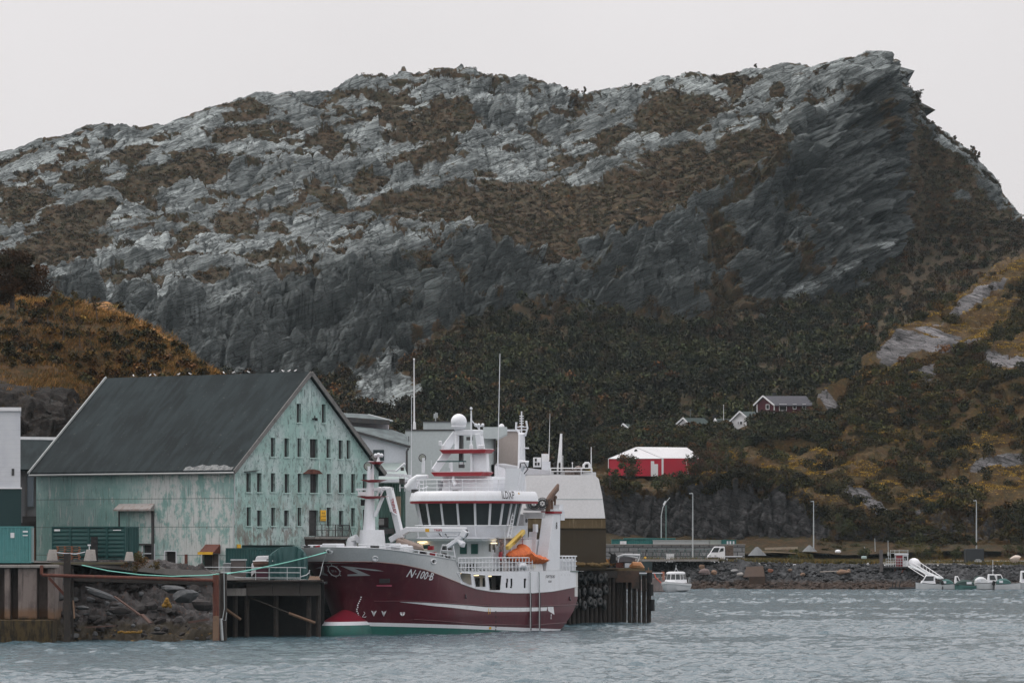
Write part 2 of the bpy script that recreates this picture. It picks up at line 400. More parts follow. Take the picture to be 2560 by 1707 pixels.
def mt_disp(x, y, z, N, xs, yp):
    inner = sst(0, 30, yp - np.interp(xs, [a for a,b in SKY], [b for a,b in SKY]))
    rt = sst(2020, 2080, xs)
    ed = np.interp(xs, [a for a,b in EDGE], [b for a,b in EDGE]); bs = np.interp(xs, [a for a,b in BASE], [b for a,b in BASE])
    cliff = sst(-8, 12, yp-ed)*(1-sst(-20, 60, yp-bs))
    forest = sst(-10, 60, yp-bs)
    # whaleback slabs, long axis along the bedding
    tl = math.cos(TILT)*x + math.sin(TILT)*z; tc = -math.sin(TILT)*x + math.cos(TILT)*z - 0.12*y
    wb = fbm(tl/34, y/60, tc/10, 4, 3)
    wb = np.where(wb > 0, wb, wb*0.6)
    wl = fbm(tl/14, y/26, tc/4.2, 3, 41)
    s1 = strata(x, y, z, TILT, 7.5, 11, 3.2); s2 = strata(x, y, z, TILT, 2.6, 23, 1.8); s3 = strata(x, y, z, TILT, 1.1, 37, 2.0)
    m1 = sst(-0.3, 0.4, fbm(x/50, y/60, z/40, 3, 77)); m2 = sst(-0.3, 0.3, fbm(x/22, y/30, z/20, 3, 91))
    up = (1-cliff)*(1-forest)
    shp = x.shape
    wx = x+2.5*fbm(x/12, y/14, z/10, 2, 301); wz_ = z+1.5*fbm(x/9, y/12, z/8, 2, 302)
    tl = math.cos(TILT)*wx + math.sin(TILT)*wz_; tc = -math.sin(TILT)*wx + math.cos(TILT)*wz_ - 0.12*y
    c1, e1_ = [a_.reshape(shp) for a_ in cells(tl/19, y/60, tc/4.4, 501)]
    c2, e2_ = [a_.reshape(shp) for a_ in cells(tl/7.5, y/24, tc/1.7, 511)]
    c3, e3_ = [a_.reshape(shp) for a_ in cells(tl/2.4, y/7, tc/0.72, 521)]
    crk = lambda e, w_: 1-sst(0, w_, e)
    smo = (1-sst(600, 1050, xs))*(1-cliff)   # ice-smoothed slabs towards the left
    rough = 0.35+0.65*sst(-.4, .4, fbm(x/45, y/50, z/30, 3, 305)+.3*(xs > 600)-.25*(xs < 500))
    d = up*(4.2*wb + 1.2*wl + 1.8*s1*m1 + 1.2*s2*m2 + 0.5*s3 + 3.4*c1*rough*(1-.25*smo) + 1.7*c2*rough*(1-.55*smo) + .65*c3*rough*(1-.8*smo) - 1.7*crk(e1_, .10)-.8*crk(e2_, .12)-.35*crk(e3_, .16)*(1-.7*smo))
    # cliffs: blocky, undercut
    blk = fbm(x/9, y/12, z/14, 4, 55)
    blk = np.round(blk*4)/4*0.5+blk*0.5
    gul = np.abs(fbm(x/16, y/40, z/60, 3, 64))
    d = d + cliff*(1.2*blk + 2.2*s1 + 1.8*s2*(.4+.6*m2) + .9*s3 + 3.4*gul + 5.0*c1 + 2.4*c2 + 1.0*c3 - 2.4*crk(e1_, .10)-1.1*crk(e2_, .12)-.45*crk(e3_, .16))
    d = d + forest*(1.5*fbm(x/20, y/20, z/20, 3, 8))
    bk = fbm(x/3.2, y/3.6, z/2.2, 3, 99); d = d + (0.5*(np.round(bk*3)/3)+0.25*bk)*(1-forest)
    lim = (0.35+0.65*inner)*(1-.6*sst(2060, 2130, xs))
    return d*lim*np.where(yp > 0, 1, 1)
def mt_mask(P, xs, yp):
    x, y, z = P[..., 0], P[..., 1], P[..., 2]
    ed = np.interp(xs, [a for a,b in EDGE], [b for a,b in EDGE]); bs = np.interp(xs, [a for a,b in BASE], [b for a,b in BASE])
    sk = np.interp(xs, [a for a,b in SKY], [b for a,b in SKY])
    v = np.zeros_like(x)
    wx = 22*fbm(x/12, y/12, z/12, 3, 5); wy = 12*fbm(x/12, y/12, z/12, 3, 6)
    for cx, cy, rx, ry in VEG:
        r2 = ((xs+wx-cx)/rx)**2 + ((yp+wy-cy + (xs-cx)*0.12)/ry)**2
        v = np.maximum(v, 1-sst(0.35, 1.25, r2))
    small = sst(0.12, 0.5, fbm(x/7, y/12, z/3.5, 4, 31)+0.28*fbm(x/40, y/40, z/30, 2, 32))
    v = np.maximum(v, 0.85*small*(1-sst(0, 20, yp-ed)))
    brown = sst(250, 430, yp-0.25*np.abs(xs-1300)-sk*0.0)*sst(900, 1050, xs)*(1-sst(1700, 1800, xs))
    v = np.maximum(v, brown*sst(-0.5, 0.3, fbm(x/14, y/20, z/7, 4, 61)))
    cl = sst(-5, 20, yp-ed)
    cv = cl*sst(0.05, 0.5, fbm(x/13, y/20, z/16, 4, 71)+0.1)*0.75*sst(820, 1000, xs)
    rt = sst(2045, 2080, xs)*sst(-0.55, 0.1, fbm(x/20, y/20, z/25, 3, 21)+0.004*(yp-400)-0.0028*(xs-2200))
    v = np.where(cl > 0.5, np.maximum(cv, rt), v)
    v = np.maximum(v, sst(-45, 25, yp-bs+30*fbm(x/10, y/10, z/10, 3, 15)))
    # a bare outcrop low on the slope, above the second building
    oc = 1-sst(0.5, 1.1, ((xs-890)/95)**2+((yp-905)/48)**2+0.5*fbm(x/4, y/4, z/2, 3, 44))
    v = v*(1-oc)
    oc2 = (1-sst(0.4, 1.1, ((xs-1890)/120)**2+((yp-640+(xs-1890)*0.55)/26)**2))
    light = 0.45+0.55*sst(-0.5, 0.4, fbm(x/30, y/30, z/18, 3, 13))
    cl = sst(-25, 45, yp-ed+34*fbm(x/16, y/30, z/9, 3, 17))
    light = light*(1-0.80*cl) + 0.7*oc*cl + 0.9*oc2*cl  # cliff band: darker rock, with the steep face's shade painted into its colour
    yl = 0.05+0.33*np.exp(-((xs-1350)/330)**2-((yp-490)/90)**2)+0.2*np.exp(-((xs-100)/200)**2-((yp-480)/60)**2)
    yl = yl*(1-sst(-10, 10, yp-ed))
    return v, light, yl
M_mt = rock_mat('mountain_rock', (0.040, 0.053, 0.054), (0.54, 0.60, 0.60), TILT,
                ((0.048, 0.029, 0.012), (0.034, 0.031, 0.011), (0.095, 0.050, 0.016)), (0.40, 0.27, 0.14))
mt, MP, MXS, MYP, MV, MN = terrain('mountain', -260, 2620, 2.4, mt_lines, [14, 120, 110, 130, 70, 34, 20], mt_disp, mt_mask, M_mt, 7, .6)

# ---- right hill ----
rh_crest = [(1230,1110),(1380,1085),(1420,1091),(1600,1092),(1640,1040),(1700,1003),(1800,990),(1860,968),(1920,905),(1960,865),(2000,822),(2050,782),(2100,733),(2150,705),(2200,688),(2250,640),(2300,608),(2352,580),(2500,500),(2800,380)]
rh_lines = [
    (shift(rh_crest, 60), [(1230,1060),(2800,1200)]),
    (rh_crest, [(1230,890),(1600,892),(1700,915),(1860,935),(2000,955),(2352,1010),(2800,1050)]),
    ([(1230,1125),(1380,1112),(1600,1108),(1720,1100),(1900,1080),(2100,960),(2352,900),(2800,860)], [(1230,866),(1700,868),(2100,905),(2352,915),(2800,930)]),
    ([(1230,1140),(1380,1135),(1500,1130),(1700,1118),(1780,1116),(1860,1150),(1900,1180),(1940,1196),(2000,1190),(2100,1185),(2352,1175),(2800,1165)], [(1230,858),(2800,858)]),
    ([(1230,1255),(1700,1252),(1900,1256),(2352,1258),(2800,1258)], [(1230,849),(2800,847)]),
    ([(1230,1288),(2800,1288)], [(1230,841),(2800,838)])]
def rh_disp(x, y, z, N, xs, yp):
    wt = np.interp(xs, [a for a,b in rh_lines[3][0]], [b for a,b in rh_lines[3][0]])
    wall = sst(-6, 6, yp-wt)*(1-sst(1235, 1262, yp))
    flat = 1-sst(1600, 1660, xs)*1
    up = (1-wall)*(1-sst(1250, 1265, yp))
    d = up*(2.2*fbm(x/16, y/24, z/9, 4, 203)+0.6*fbm(x/4, y/6, z/2, 3, 205))*(1-0.85*flat)
    g = fbm(x/2.2, y/3, z/7, 4, 207); g = 0.5*g+0.5*np.round(g*3)/3
    c1, e1_ = [a_.reshape(x.shape) for a_ in cells(x/3.2, y/3.2, z/5.5, 541)]; c2, e2_ = [a_.reshape(x.shape) for a_ in cells(x/1.3, y/1.3, z/2.1, 551)]
    rk_ = up*(1-sst(.0, .4, fbm(x/14, y/14, z/8, 2, 207)))
    d = d + rk_*(.5*c1+.3*c2) + wall*(1.6*c1+.8*c2-.9*(1-sst(0, .1, e1_))-.4*(1-sst(0, .14, e2_)))
    d = d + wall*(0.9*g + 2.6*np.abs(fbm(x/5, y/6, z/14, 3, 209))+0.5*np.round(2*fbm(x/.9, y, z/1.6, 2, 211))/2)
    d = d + up*0.18*fbm(x/1.1, y/1.4, z/.8, 2, 212)
    return d
def rh_mask(P, xs, yp):
    x, y, z = P[..., 0], P[..., 1], P[..., 2]
    wt = np.interp(xs, [a for a,b in rh_lines[3][0]], [b for a,b in rh_lines[3][0]])
    wall = sst(-5, 5, yp-wt)*(1-sst(1245, 1256, yp))
    v = np.ones_like(x)*0.95
    def ell(cx, cy, rx, ry, k=0.15, s=1): return 1-sst(0.4, 1.2, ((xs-cx)/rx)**2+((yp-cy-(xs-cx)*s)/ry)**2+k*fbm(x/4, y/4, z/2.5, 3, 233))
    rk = np.maximum.reduce([ell(2150,802,110,26,.3,-.05), ell(2060,815,50,25,.4,-.3), ell(2240,690,90,14,.3,-.7), ell(2300,830,60,14,.4,.1),ell(2130,860,28,18,.3,0),ell(1920,925,28,14,.4,0), ell(2150,768,60,8,.4,0), ell(2000,1160,80,12,.4,.35), ell(2140,1210,60,26,.4,.3),ell(2300,1050,70,14,.4,-.2), ell(1980,1205,30,12,.3,.1)])
    v = v*(1-rk)
    v = np.where(wall > 0.5, np.maximum(0.5*sst(0.1, 0.5, fbm(x/4, y/4, z/6, 3, 238)+0.006*(xs-1950)), .9*(1-sst(0, 30, yp-wt+14*fbm(x/3, y/3, z/3, 2, 239)))), v)
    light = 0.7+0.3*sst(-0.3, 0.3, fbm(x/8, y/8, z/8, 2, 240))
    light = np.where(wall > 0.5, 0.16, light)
    yl = 0.36*np.maximum.reduce([ell(1830,1085,170,50,.3,.1),ell(2080,1130,130,40,.3,.3),ell(2280,1110,150,70,.3,0),ell(2180,765,90,14,.3,.1),ell(2320,610,70,24,.4,-.6),ell(2280,740,100,60,.4,0),ell(2100,1000,120,20,.3,-.2),ell(1950,1290,700,25,.2,0)])
    grass = (yp > 1100-0)*(yp < 1135)*(xs < 1620)
    return v, light, yl
M_rh = rock_mat('hill_rock', (0.05, 0.05, 0.052), (0.30, 0.29, 0.30), R(-18),
                ((0.050, 0.036, 0.011), (0.068, 0.036, 0.011), (0.12, 0.068, 0.016)), (0.46, 0.28, 0.05), 2.0)
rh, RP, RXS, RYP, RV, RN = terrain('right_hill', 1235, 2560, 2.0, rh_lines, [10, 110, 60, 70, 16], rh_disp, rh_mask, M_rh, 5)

# ---- left hill ----
lh_crest = [(-300,640),(0,680),(90,688),(150,688),(200,698),(250,703),(290,725),(330,748),(380,775),(420,802),(460,838),(488,862),(520,905),(560,960),(640,1060)]
lh_lines = [
    (shift(lh_crest, 90), [(-300,620),(640,560)]),
    (lh_crest, [(-300,545),(250,525),(490,500),(640,480)]),
    ([(-300,830),(60,850),(120,860),(200,900),(250,930),(400,900),(520,935),(640,1075)], [(-300,492),(250,488),(490,480),(640,470)]),
    ([(-300,900),(60,905),(120,920),(180,985),(640,1080)], [(-300,482),(640,465)]),
    ([(-300,1080),(60,1100),(640,1150)], [(-300,468),(640,455)]),
    ([(-300,1260),(640,1260)], [(-300,460),(640,450)])]
def lh_disp(x, y, z, N, xs, yp):
    d = 0.8*fbm(x/9, y/14, z/6, 4, 303)+0.22*fbm(x/1.6, y/2, z/1.3, 3, 305)
    d2 = fbm(x/2, y/2, z/2.4, 4, 307)
    wall = sst(880, 930, yp+0.0*xs)
    # a gully running down-right across the slope
    g = np.abs((yp-(760+0.62*(xs-60)))/1.0); d = d - 1.4*np.exp(-(g/26)**2)*(xs < 260)
    c1, e1_ = [a_.reshape(x.shape) for a_ in cells(x/3, y/3, z/2.2, 531)]; return d + wall*(0.9*d2+1.1*c1-.5*(1-sst(0, .12, e1_)))
def lh_mask(P, xs, yp):
    x, y, z = P[..., 0], P[..., 1], P[..., 2]
    wl = interp([(-300,880),(60,880),(100,870),(180,905),(210,950),(640,1100)], xs)
    v = 1-0.72*sst(-20, 20, yp-wl+18*fbm(x/3, y/3, z/3, 3, 311))
    cr = np.interp(xs, [a for a,b in lh_crest], [b for a,b in lh_crest])
    yl = 0.22+0.5*np.exp(-((yp-cr-8)/14)**2)+0.15*fbm(x/5, y/5, z/3, 3, 313)
    return v, np.full_like(x, 0.35), yl
M_lh = rock_mat('grass_hill', (0.018, 0.015, 0.013), (0.06, 0.05, 0.045), R(20),
                ((0.070, 0.036, 0.011), (0.036, 0.028, 0.008), (0.12, 0.058, 0.017)), (0.46, 0.23, 0.08), 3.0)
lh, LP, LXS, LYP, LV, LN = terrain('left_hill', -260, 640, 1.6, lh_lines, [8, 100, 40, 50, 14], lh_disp, lh_mask, M_lh, 5)

# ---- water ----
xc = np.concatenate([[-3000,-1500,-800,-400,-200,-120], np.arange(-75, 110, 0.32), [140,220,400,800,1500,3000]])
yc = [-300, 0, 120, 200, 248]; yv = 252.0
while yv < 860: yc.append(yv); yv += 0.42 if yv < 480 else 0.9
yc = np.array(yc + [900, 1200, 2500, 5000])
GX, GY = np.meshgrid(xc, yc)
fade = sst(-80, -70, GX)*(1-sst(100, 108, GX))*sst(252, 254, GY)*(1-sst(800, 850, GY))
wv = 0.18*fbm(GX/2.2+GY/9, GY/2.2, GX*0, 3, 401, 0.62) + 0.09*vn(GX/0.75, GY/1.0, GX*0, 405) + 0.05*vn(GX/9, GY/6, GX*0, 409)
calm = 0.42+0.65*sst(-0.5, 0.5, fbm(GX/30, GY/26, GX*0, 2, 411))
GZ = wv*fade*calm
t = NT('sea_water')
b1 = t.noise(1.0, t.map((1.3, 0.9, 1)), 5, 0.65); b2 = t.noise(1.0, t.map((4.0, 3.2, 1)), 3, 0.7)
t.bump(t.math('ADD', t.math('MULTIPLY', b1, 0.5), t.math('MULTIPLY', b2, 0.2)), 1.0, 0.6)
M_water = t.fin((0.045, 0.085, 0.105), 0.06, 0, 0.5)
t.b.inputs['IOR'].default_value = 1.33
wo_ = npmesh('water', np.stack([GX, GY, GZ], 2).reshape(-1, 3), gridf(len(yc), len(xc)), M_water, True)
wo_['kind'] = 'structure'
# ================= VEGETATION =================
GREEN = (0.034, 0.043, 0.017); OLIVE = (0.050, 0.046, 0.017); BROWN = (0.058, 0.035, 0.017); RUST = (0.14, 0.058, 0.017); DARK = (0.015, 0.020, 0.011); OCHRE = (0.20, 0.12, 0.025)
t = NT('autumn_leaves')
ta = t.n('ShaderNodeAttribute', attribute_name='tint')
lc = t.mix(t.ramp(t.noise(1.4, None, 3), 0.35, 0.65, 0, 0.5), ta.outputs['Color'], t.mix(1.0, ta.outputs['Color'], (0.45, 0.5, 0.5), 'MULTIPLY'))
M_leaf = t.fin(lc, 0.8, 0, 0.15)
M_bark = mpaint('bark', (0.07, 0.055, 0.045), (0.16, 0.15, 0.14), 0.9, scale=4)
rng = np.random.default_rng(5)
def crown_template(n, leaf, seed, flat=0.8, lobes=5):
    g = np.random.default_rng(seed)
    c = g.normal(size=(lobes, 3)); c /= np.linalg.norm(c, axis=1, keepdims=True); c *= 0.5; c[:, 2] = np.abs(c[:, 2])*0.9-0.1
    k = g.integers(0, lobes, n); d = g.normal(size=(n, 3)); d /= np.linalg.norm(d, axis=1, keepdims=True)
    r = g.uniform(0.35, 1.0, (n, 1))**0.5*0.58
    p = c[k]+d*r; p[:, 2] = p[:, 2]*flat+0.45
    a = g.normal(size=(n, 3)); a /= np.linalg.norm(a, axis=1, keepdims=True)
    b = np.cross(a, g.normal(size=(n, 3))); b /= np.linalg.norm(b, axis=1, keepdims=True)
    s = leaf*g.uniform(0.5, 1.3, (n, 1))
    tri = np.stack([p+a*s, p-a*s*0.6+b*s*0.8, p-a*s*0.5-b*s*0.8], 1)
    return tri, k
def scatter(name, pts, rad, hgt, cols, n, leaf, mat=None, ntemp=6, seed=0):
    g = np.random.default_rng(seed+11)
    T = [crown_template(n, leaf, seed*31+i) for i in range(ntemp)]
    V = []; C = []; NN = []
    m = len(pts); ti = g.integers(0, ntemp, m); an = g.uniform(0, 6.283, m)
    for q in range(ntemp):
        idx = np.nonzero(ti == q)[0]
        if not len(idx): continue
        tri, lob = T[q]
        ca, sa = np.cos(an[idx])[:, None, None], np.sin(an[idx])[:, None, None]
        r = rad[idx][:, None, None]; h = hgt[idx][:, None, None]
        x = (tri[None, ..., 0]*ca-tri[None, ..., 1]*sa)*r+pts[idx, 0][:, None, None]
        y = (tri[None, ..., 0]*sa+tri[None, ..., 1]*ca)*r+pts[idx, 1][:, None, None]
        z = tri[None, ..., 2]*h+pts[idx, 2][:, None, None]
        P3 = np.stack([x, y, z], -1); V.append(P3.reshape(-1, 3))
        cen = pts[idx][:, None, None, :]+np.stack([r*0, r*0, h*.25], -1)
        nn = P3.mean(2, keepdims=True)-cen; nn = nn/(np.linalg.norm(nn, axis=-1, keepdims=True)+1e-6)+g.normal(size=nn.shape)*.45
        nn /= np.linalg.norm(nn, axis=-1, keepdims=True); NN.append((nn*np.ones((1, 1, 3, 1))).reshape(-1, 3))
        br = g.uniform(0.92, 1.1, (len(idx), n, 1, 1))*np.array([0.85, 1.0, 1.15, 0.95, 1.05])[lob % 5][None, :, None, None]
        cc = cols[idx][:, None, None, :]*br*np.ones((1, 1, 3, 1))
        C.append(cc.reshape(-1, 3))
    V = np.concatenate(V); C = np.concatenate(C)
    f = np.arange(len(V)).reshape(-1, 3)
    o = npmesh(name, V, f, mat or M_leaf, False, {'tint': ('FLOAT_COLOR', np.concatenate([C, np.ones((len(C), 1))], 1))})
    o.data.polygons.foreach_set('use_smooth', np.full(len(f), True)); o.data.normals_split_custom_set_from_vertices(np.concatenate(NN).astype(np.float32))
    return o
def pick(P, w, n, seed=0):
    g = np.random.default_rng(seed); w = w.ravel()/w.sum()
    i = g.choice(w.size, n, replace=False if (w > 0).sum() > n else True, p=w)
    return P.reshape(-1, 3)[i], i
def tints(n, pal, wts, seed, var=0.25, field=None):
    g = np.random.default_rng(seed); k = g.choice(len(pal), n, p=np.array(wts)/sum(wts))
    c = np.array(pal)[k]*(0.45)+np.array(pal)[g.choice(len(pal), n, p=np.array(wts)/sum(wts))]*0.55
    c = c*g.uniform(1-var, 1+var, (n, 1))
    if field is not None: c = c*(1+0.7*field[:, None])
    return c
skv = np.interp(MXS[0], [a for a,b in SKY], [b for a,b in SKY])
bsv = np.interp(MXS[0], [a for a,b in BASE], [b for a,b in BASE]); edv = np.interp(MXS[0], [a for a,b in EDGE], [b for a,b in EDGE])
# forest on the lower slopes
oc = ((MXS-890)/95)**2+((MYP-905)/48)**2
w_ = (MV > 0.6)*(MYP > bsv[None]+5)*(MYP < 1140)*(oc > 0.75)*(1-(MP[..., 1] < 957)*(MXS > 1400)*(MXS < 1920))
pts, ii = pick(MP, w_.astype(float), 9500, 1)
fy = MYP.ravel()[ii]; fx = MXS.ravel()[ii]
sz = rng.uniform(0.8, 2.3, len(pts))*np.interp(fy, [600, 800, 1100], [0.75, 0.95, 1.15])
fld = vn(pts[:, 0]/14, pts[:, 1]/14, pts[:, 2]/8, 3)
warm = np.clip((1150-fx)/300, 0, 1)*0.6 + np.clip((fx-1900)/200, 0, 1)*0.7*(fy < 800)+0.25*(vn(pts[:, 0]/10, pts[:, 1]/10, pts[:, 2]/6, 6) > 0.25)
cA = tints(len(pts), [GREEN, OLIVE, DARK, BROWN], [5, 4, 3, 1.2], 2, 0.3, fld); cB = tints(len(pts), [BROWN, RUST, OLIVE, DARK], [4, 0.8, 2, 2], 3, 0.3, fld)
cc = np.where((rng.uniform(0, 1, len(pts)) < warm)[:, None], cB, cA)
o = scatter('forest', pts, sz, sz*1.25, cc, 170, 0.135, seed=1)
tag(o, 'dense birch forest in olive and rust covering the lower mountainside', 'forest', kind='stuff')
# scrub on the upper slopes and in the cliffs
w_ = ((MV > 0.45)*(0.25+MV)*(MYP < bsv[None]+20)*(MYP > skv[None]+7)).astype(float)*(1-0.5*(MYP > edv[None]))
pts, ii = pick(MP, w_, 17000, 2)
fy = MYP.ravel()[ii]; fx = MXS.ravel()[ii]
fld = vn(pts[:, 0]/16, pts[:, 1]/16, pts[:, 2]/8, 4)
sz = rng.uniform(0.25, 1.0, len(pts))**1.4
sz = 0.25+sz*np.where(MYP.ravel()[ii] > edv[(ii % MP.shape[1])], 1.1, .8)
cc = tints(len(pts), [BROWN, OLIVE, GREEN, RUST, DARK], [5, 3, 1.2, 0.8, 1.2], 4, 0.3, fld)
o = scatter('mountain_scrub', pts, sz*1.2, sz*0.8, cc, 56, 0.19, seed=2)
tag(o, 'brown and olive scrub growing between the bare rock slabs of the mountain', 'scrub', kind='stuff')
# thicket on the right-hand hill
rcv = np.interp(RXS[0], [a for a,b in rh_crest], [b for a,b in rh_crest])
def e2(cx, cy, rx, ry, s=0.0): return 1.0*(((RXS-cx)/rx)**2+((RYP-cy-(RXS-cx)*s)/ry)**2 < 1)
openg = np.maximum.reduce([e2(1830,1075,150,35,.15), e2(2080,1130,120,30,.3), e2(2280,1090,130,40), e2(2180,775,110,28), e2(2300,640,90,50,-.6), e2(2270,720,80,30,-.4), e2(2100,985,110,14,-.15), e2(1640,1095,60,10), e2(2250,1010,90,14,-.2), e2(2210,705,100,16,-.45), e2(2100,775,70,16,-.6), e2(2340,820,50,60), e2(2020,860,60,12,-.6),e2(1500,1115,130,16)])
wv_ = 1-0.86*openg
patch = sst(-0.25, 0.2, fbm(RP[...,0]/7, RP[...,1]/9, RP[...,2]/4, 3, 501)+0.15)
w_ = (RV > 0.25)*(RYP > rcv[None]+2)*(RYP < np.where(RXS > 1880, 1278, 1225))*wv_*np.maximum(patch, (RYP > 860)*(RYP < 1010)*0.8)*np.where(RXS < 1600, (RYP > 1118)*1.3, 1.0)
pts, ii = pick(RP, w_, 4200, 3)
fld = vn(pts[:, 0]/8, pts[:, 1]/8, pts[:, 2]/5, 9)
sz = rng.uniform(0.6, 1.7, len(pts))*np.where(RYP.ravel()[ii] > 1200, 0.8, 1.0)
cc = tints(len(pts), [(.05, .052, .015), (.075, .06, .016), DARK, BROWN, RUST], [4, 4, 2.2, 1.8, 0.8], 5, 0.3, fld)
o = scatter('hill_thicket', pts, sz*1.1, sz*1.15, cc, 260, 0.11, seed=3)
tag(o, 'thicket of low dark green and brown bushes over the right-hand hill', 'thicket', kind='stuff')
# bushes and tufts on the left hill
lcv = np.interp(LXS[0], [a for a,b in lh_crest], [b for a,b in lh_crest])
w_ = (LV > 0.5)*(LYP > lcv[None]+6)*(LYP < 1000)*sst(-0.1, 0.4, fbm(LP[...,0]/5, LP[...,1]/7, LP[...,2]/3, 3, 601)+0.25*((LXS > 60)*(LXS < 300)))
pts, ii = pick(LP, w_, 650, 4)
sz = rng.uniform(0.25, 0.8, len(pts))
cc = tints(len(pts), [OLIVE, DARK, RUST, OCHRE, BROWN], [4, 2, 1.6, 1.4, 2], 6, 0.3)
o = scatter('hill_undergrowth', pts, sz*1.3, sz*1.2, cc, 120, 0.17, seed=4)
tag(o, 'dark low undergrowth scattered over the grassy left-hand hill', 'undergrowth', kind='stuff')
def blades(name, pts, h, wd, cols, n, lean=0.5, seed=0):
    g = np.random.default_rng(seed); m = len(pts)
    b = pts[:, None, :]+g.normal(size=(m, n, 3))*np.array([0.25, 0.25, 0.03])
    a = g.uniform(0, 6.283, (m, n)); dx = np.cos(a); dy = np.sin(a)
    hh = h[:, None]*g.uniform(0.5, 1.2, (m, n)); tip = b.copy()
    tip[..., 0] += g.normal(size=(m, n))*lean*hh+0.2*hh; tip[..., 1] += g.normal(size=(m, n))*lean*hh; tip[..., 2] += hh
    l = b.copy(); l[..., 0] -= dx*wd; l[..., 1] -= dy*wd; r = b.copy(); r[..., 0] += dx*wd; r[..., 1] += dy*wd
    V = np.stack([l, r, tip], 2).reshape(-1, 3)
    C = (cols[:, None, None, :]*g.uniform(0.7, 1.3, (m, n, 1, 1))*np.ones((1, 1, 3, 1))).reshape(-1, 3)
    return npmesh(name, V, np.arange(len(V)).reshape(-1, 3), M_leaf, False, {'tint': ('FLOAT_COLOR', np.concatenate([C, np.ones((len(C), 1))], 1))})
w_ = (LV > 0.3)*(LYP > lcv[None])*(LYP < 1040)*(0.25+3*np.exp(-((LYP-lcv[None]-6)/14)**2)+1.4*sst(0.0, 0.5, fbm(LP[...,0]/4, LP[...,1]/6, LP[...,2]/2, 3, 611)))
pts, ii = pick(LP, w_, 14000, 5)
d_ = np.clip(1-(LYP.ravel()[ii]-lcv[(ii % LP.shape[1])])/30, 0, 1)
cc = tints(len(pts), [(0.27, 0.13, 0.04), (0.16, 0.085, 0.025), (0.075, 0.06, 0.016)], [2, 3, 3], 8, 0.25)*(1+0.7*d_[:, None])
o = blades('hill_grass', pts, rng.uniform(0.25, 0.6, len(pts)), 0.045, cc, 6, 0.45, 6)
tag(o, 'tall dry golden grass along the crest of the left-hand hill', 'grass', kind='stuff')
# moss and heather clumps on the right hill's open ground
w_ = (RV > 0.5)*(RYP > rcv[None])*(RYP < 1200)*(0.05+openg)*sst(-0.1, 0.3, fbm(RP[...,0]/5, RP[...,1]/6, RP[...,2]/1.2, 4, 701))*(RXS > 1600)
pts, ii = pick(RP, w_, 12000, 6)
cc = tints(len(pts), [(0.42, 0.26, 0.03), (0.24, 0.15, 0.03), BROWN], [3, 3, 2], 9, 0.25)
o = blades('yellow_heather', pts, rng.uniform(0.12, 0.3, len(pts)), 0.10, cc, 6, 0.9, 7)
tag(o, 'yellow autumn heather in patches on the right-hand hill', 'heather', kind='stuff')

def tree(name, base, h, r, pal, label, group=None, n=900, leaf=0.14, trunk=0.12, seed=0, cat='tree', flat=1.0, low=0.25, var=0.3, crownname='crown'):
    """tapered trunk, limbs, and a crown of leaf clumps with gaps"""
    g = random.Random(seed); T = empty(name, base, 0, label, cat, group)
    b = MB(); top = Vector((g.uniform(-.1, .1)*h, g.uniform(-.1, .1)*h, h*0.8))
    mid = top*0.5+Vector((g.uniform(-.04, .04)*h, g.uniform(-.04, .04)*h, 0))
    b.tube([(0, 0, -0.4), mid, top], [trunk, trunk*0.7, trunk*0.2], 6)
    cents = []
    nl = max(6, int(7+h))
    for i in range(nl):
        f_ = low+(1-low)*((i+0.5)/nl); p0 = top*f_
        a_ = g.uniform(0, 6.283); rr = r*(1.05-0.65*abs(f_-0.45)/0.55)*g.uniform(0.55, 1.0)
        p1 = p0+Vector((math.cos(a_)*rr, math.sin(a_)*rr, g.uniform(0.05, 0.25)*h*flat))
        b.tube([p0, (p0+p1)/2+Vector((0, 0, 0.03*h)), p1], [trunk*0.4, trunk*0.25, trunk*0.08], 4)
        cents.append(p1*0.9+p0*0.1); cents.append(p0*0.45+p1*0.55)
    b.build('trunk', M_bark, T)
    gg = np.random.default_rng(seed+3); c = np.array(cents)
    k = gg.integers(0, len(c), n); d = gg.normal(size=(n, 3)); d /= np.linalg.norm(d, axis=1, keepdims=True)
    cr = r*0.36*gg.uniform(0.6, 1.15, len(c))
    p = c[k]+d*(gg.uniform(0.1, 1.0, (n, 1))**0.45)*cr[k][:, None]*np.array([1, 1, 0.8])
    a_ = gg.normal(size=(n, 3)); a_ /= np.linalg.norm(a_, axis=1, keepdims=True)
    b_ = np.cross(a_, gg.normal(size=(n, 3))); b_ /= np.linalg.norm(b_, axis=1, keepdims=True)
    s = leaf*gg.uniform(0.5, 1.4, (n, 1))
    V = np.stack([p+a_*s, p-a_*s*0.6+b_*s*0.8, p-a_*s*0.5-b_*s*0.8], 1).reshape(-1, 3)
    cl = np.array(pal)[gg.integers(0, len(pal), len(c))]*gg.uniform(1-var, 1+var, (len(c), 1))
    C = np.repeat(cl[k]*gg.uniform(0.7, 1.3, (n, 1)), 3, 0)
    o = npmesh(crownname, V, np.arange(len(V)).reshape(-1, 3), M_leaf, False, {'tint': ('FLOAT_COLOR', np.concatenate([C, np.ones((len(C), 1))], 1))})
    o.parent = T
    return T
def copy_tree(o, parent=None):
    c = o.copy(); COL.link(c); c.parent = parent
    for ch in o.children: copy_tree(ch, c)
    return c
def nearest(P, XS, YP, px, py):
    i = np.argmin(((XS-px)**2+((YP-py)*1.0)**2).ravel()); return Vector(P.reshape(-1, 3)[i])
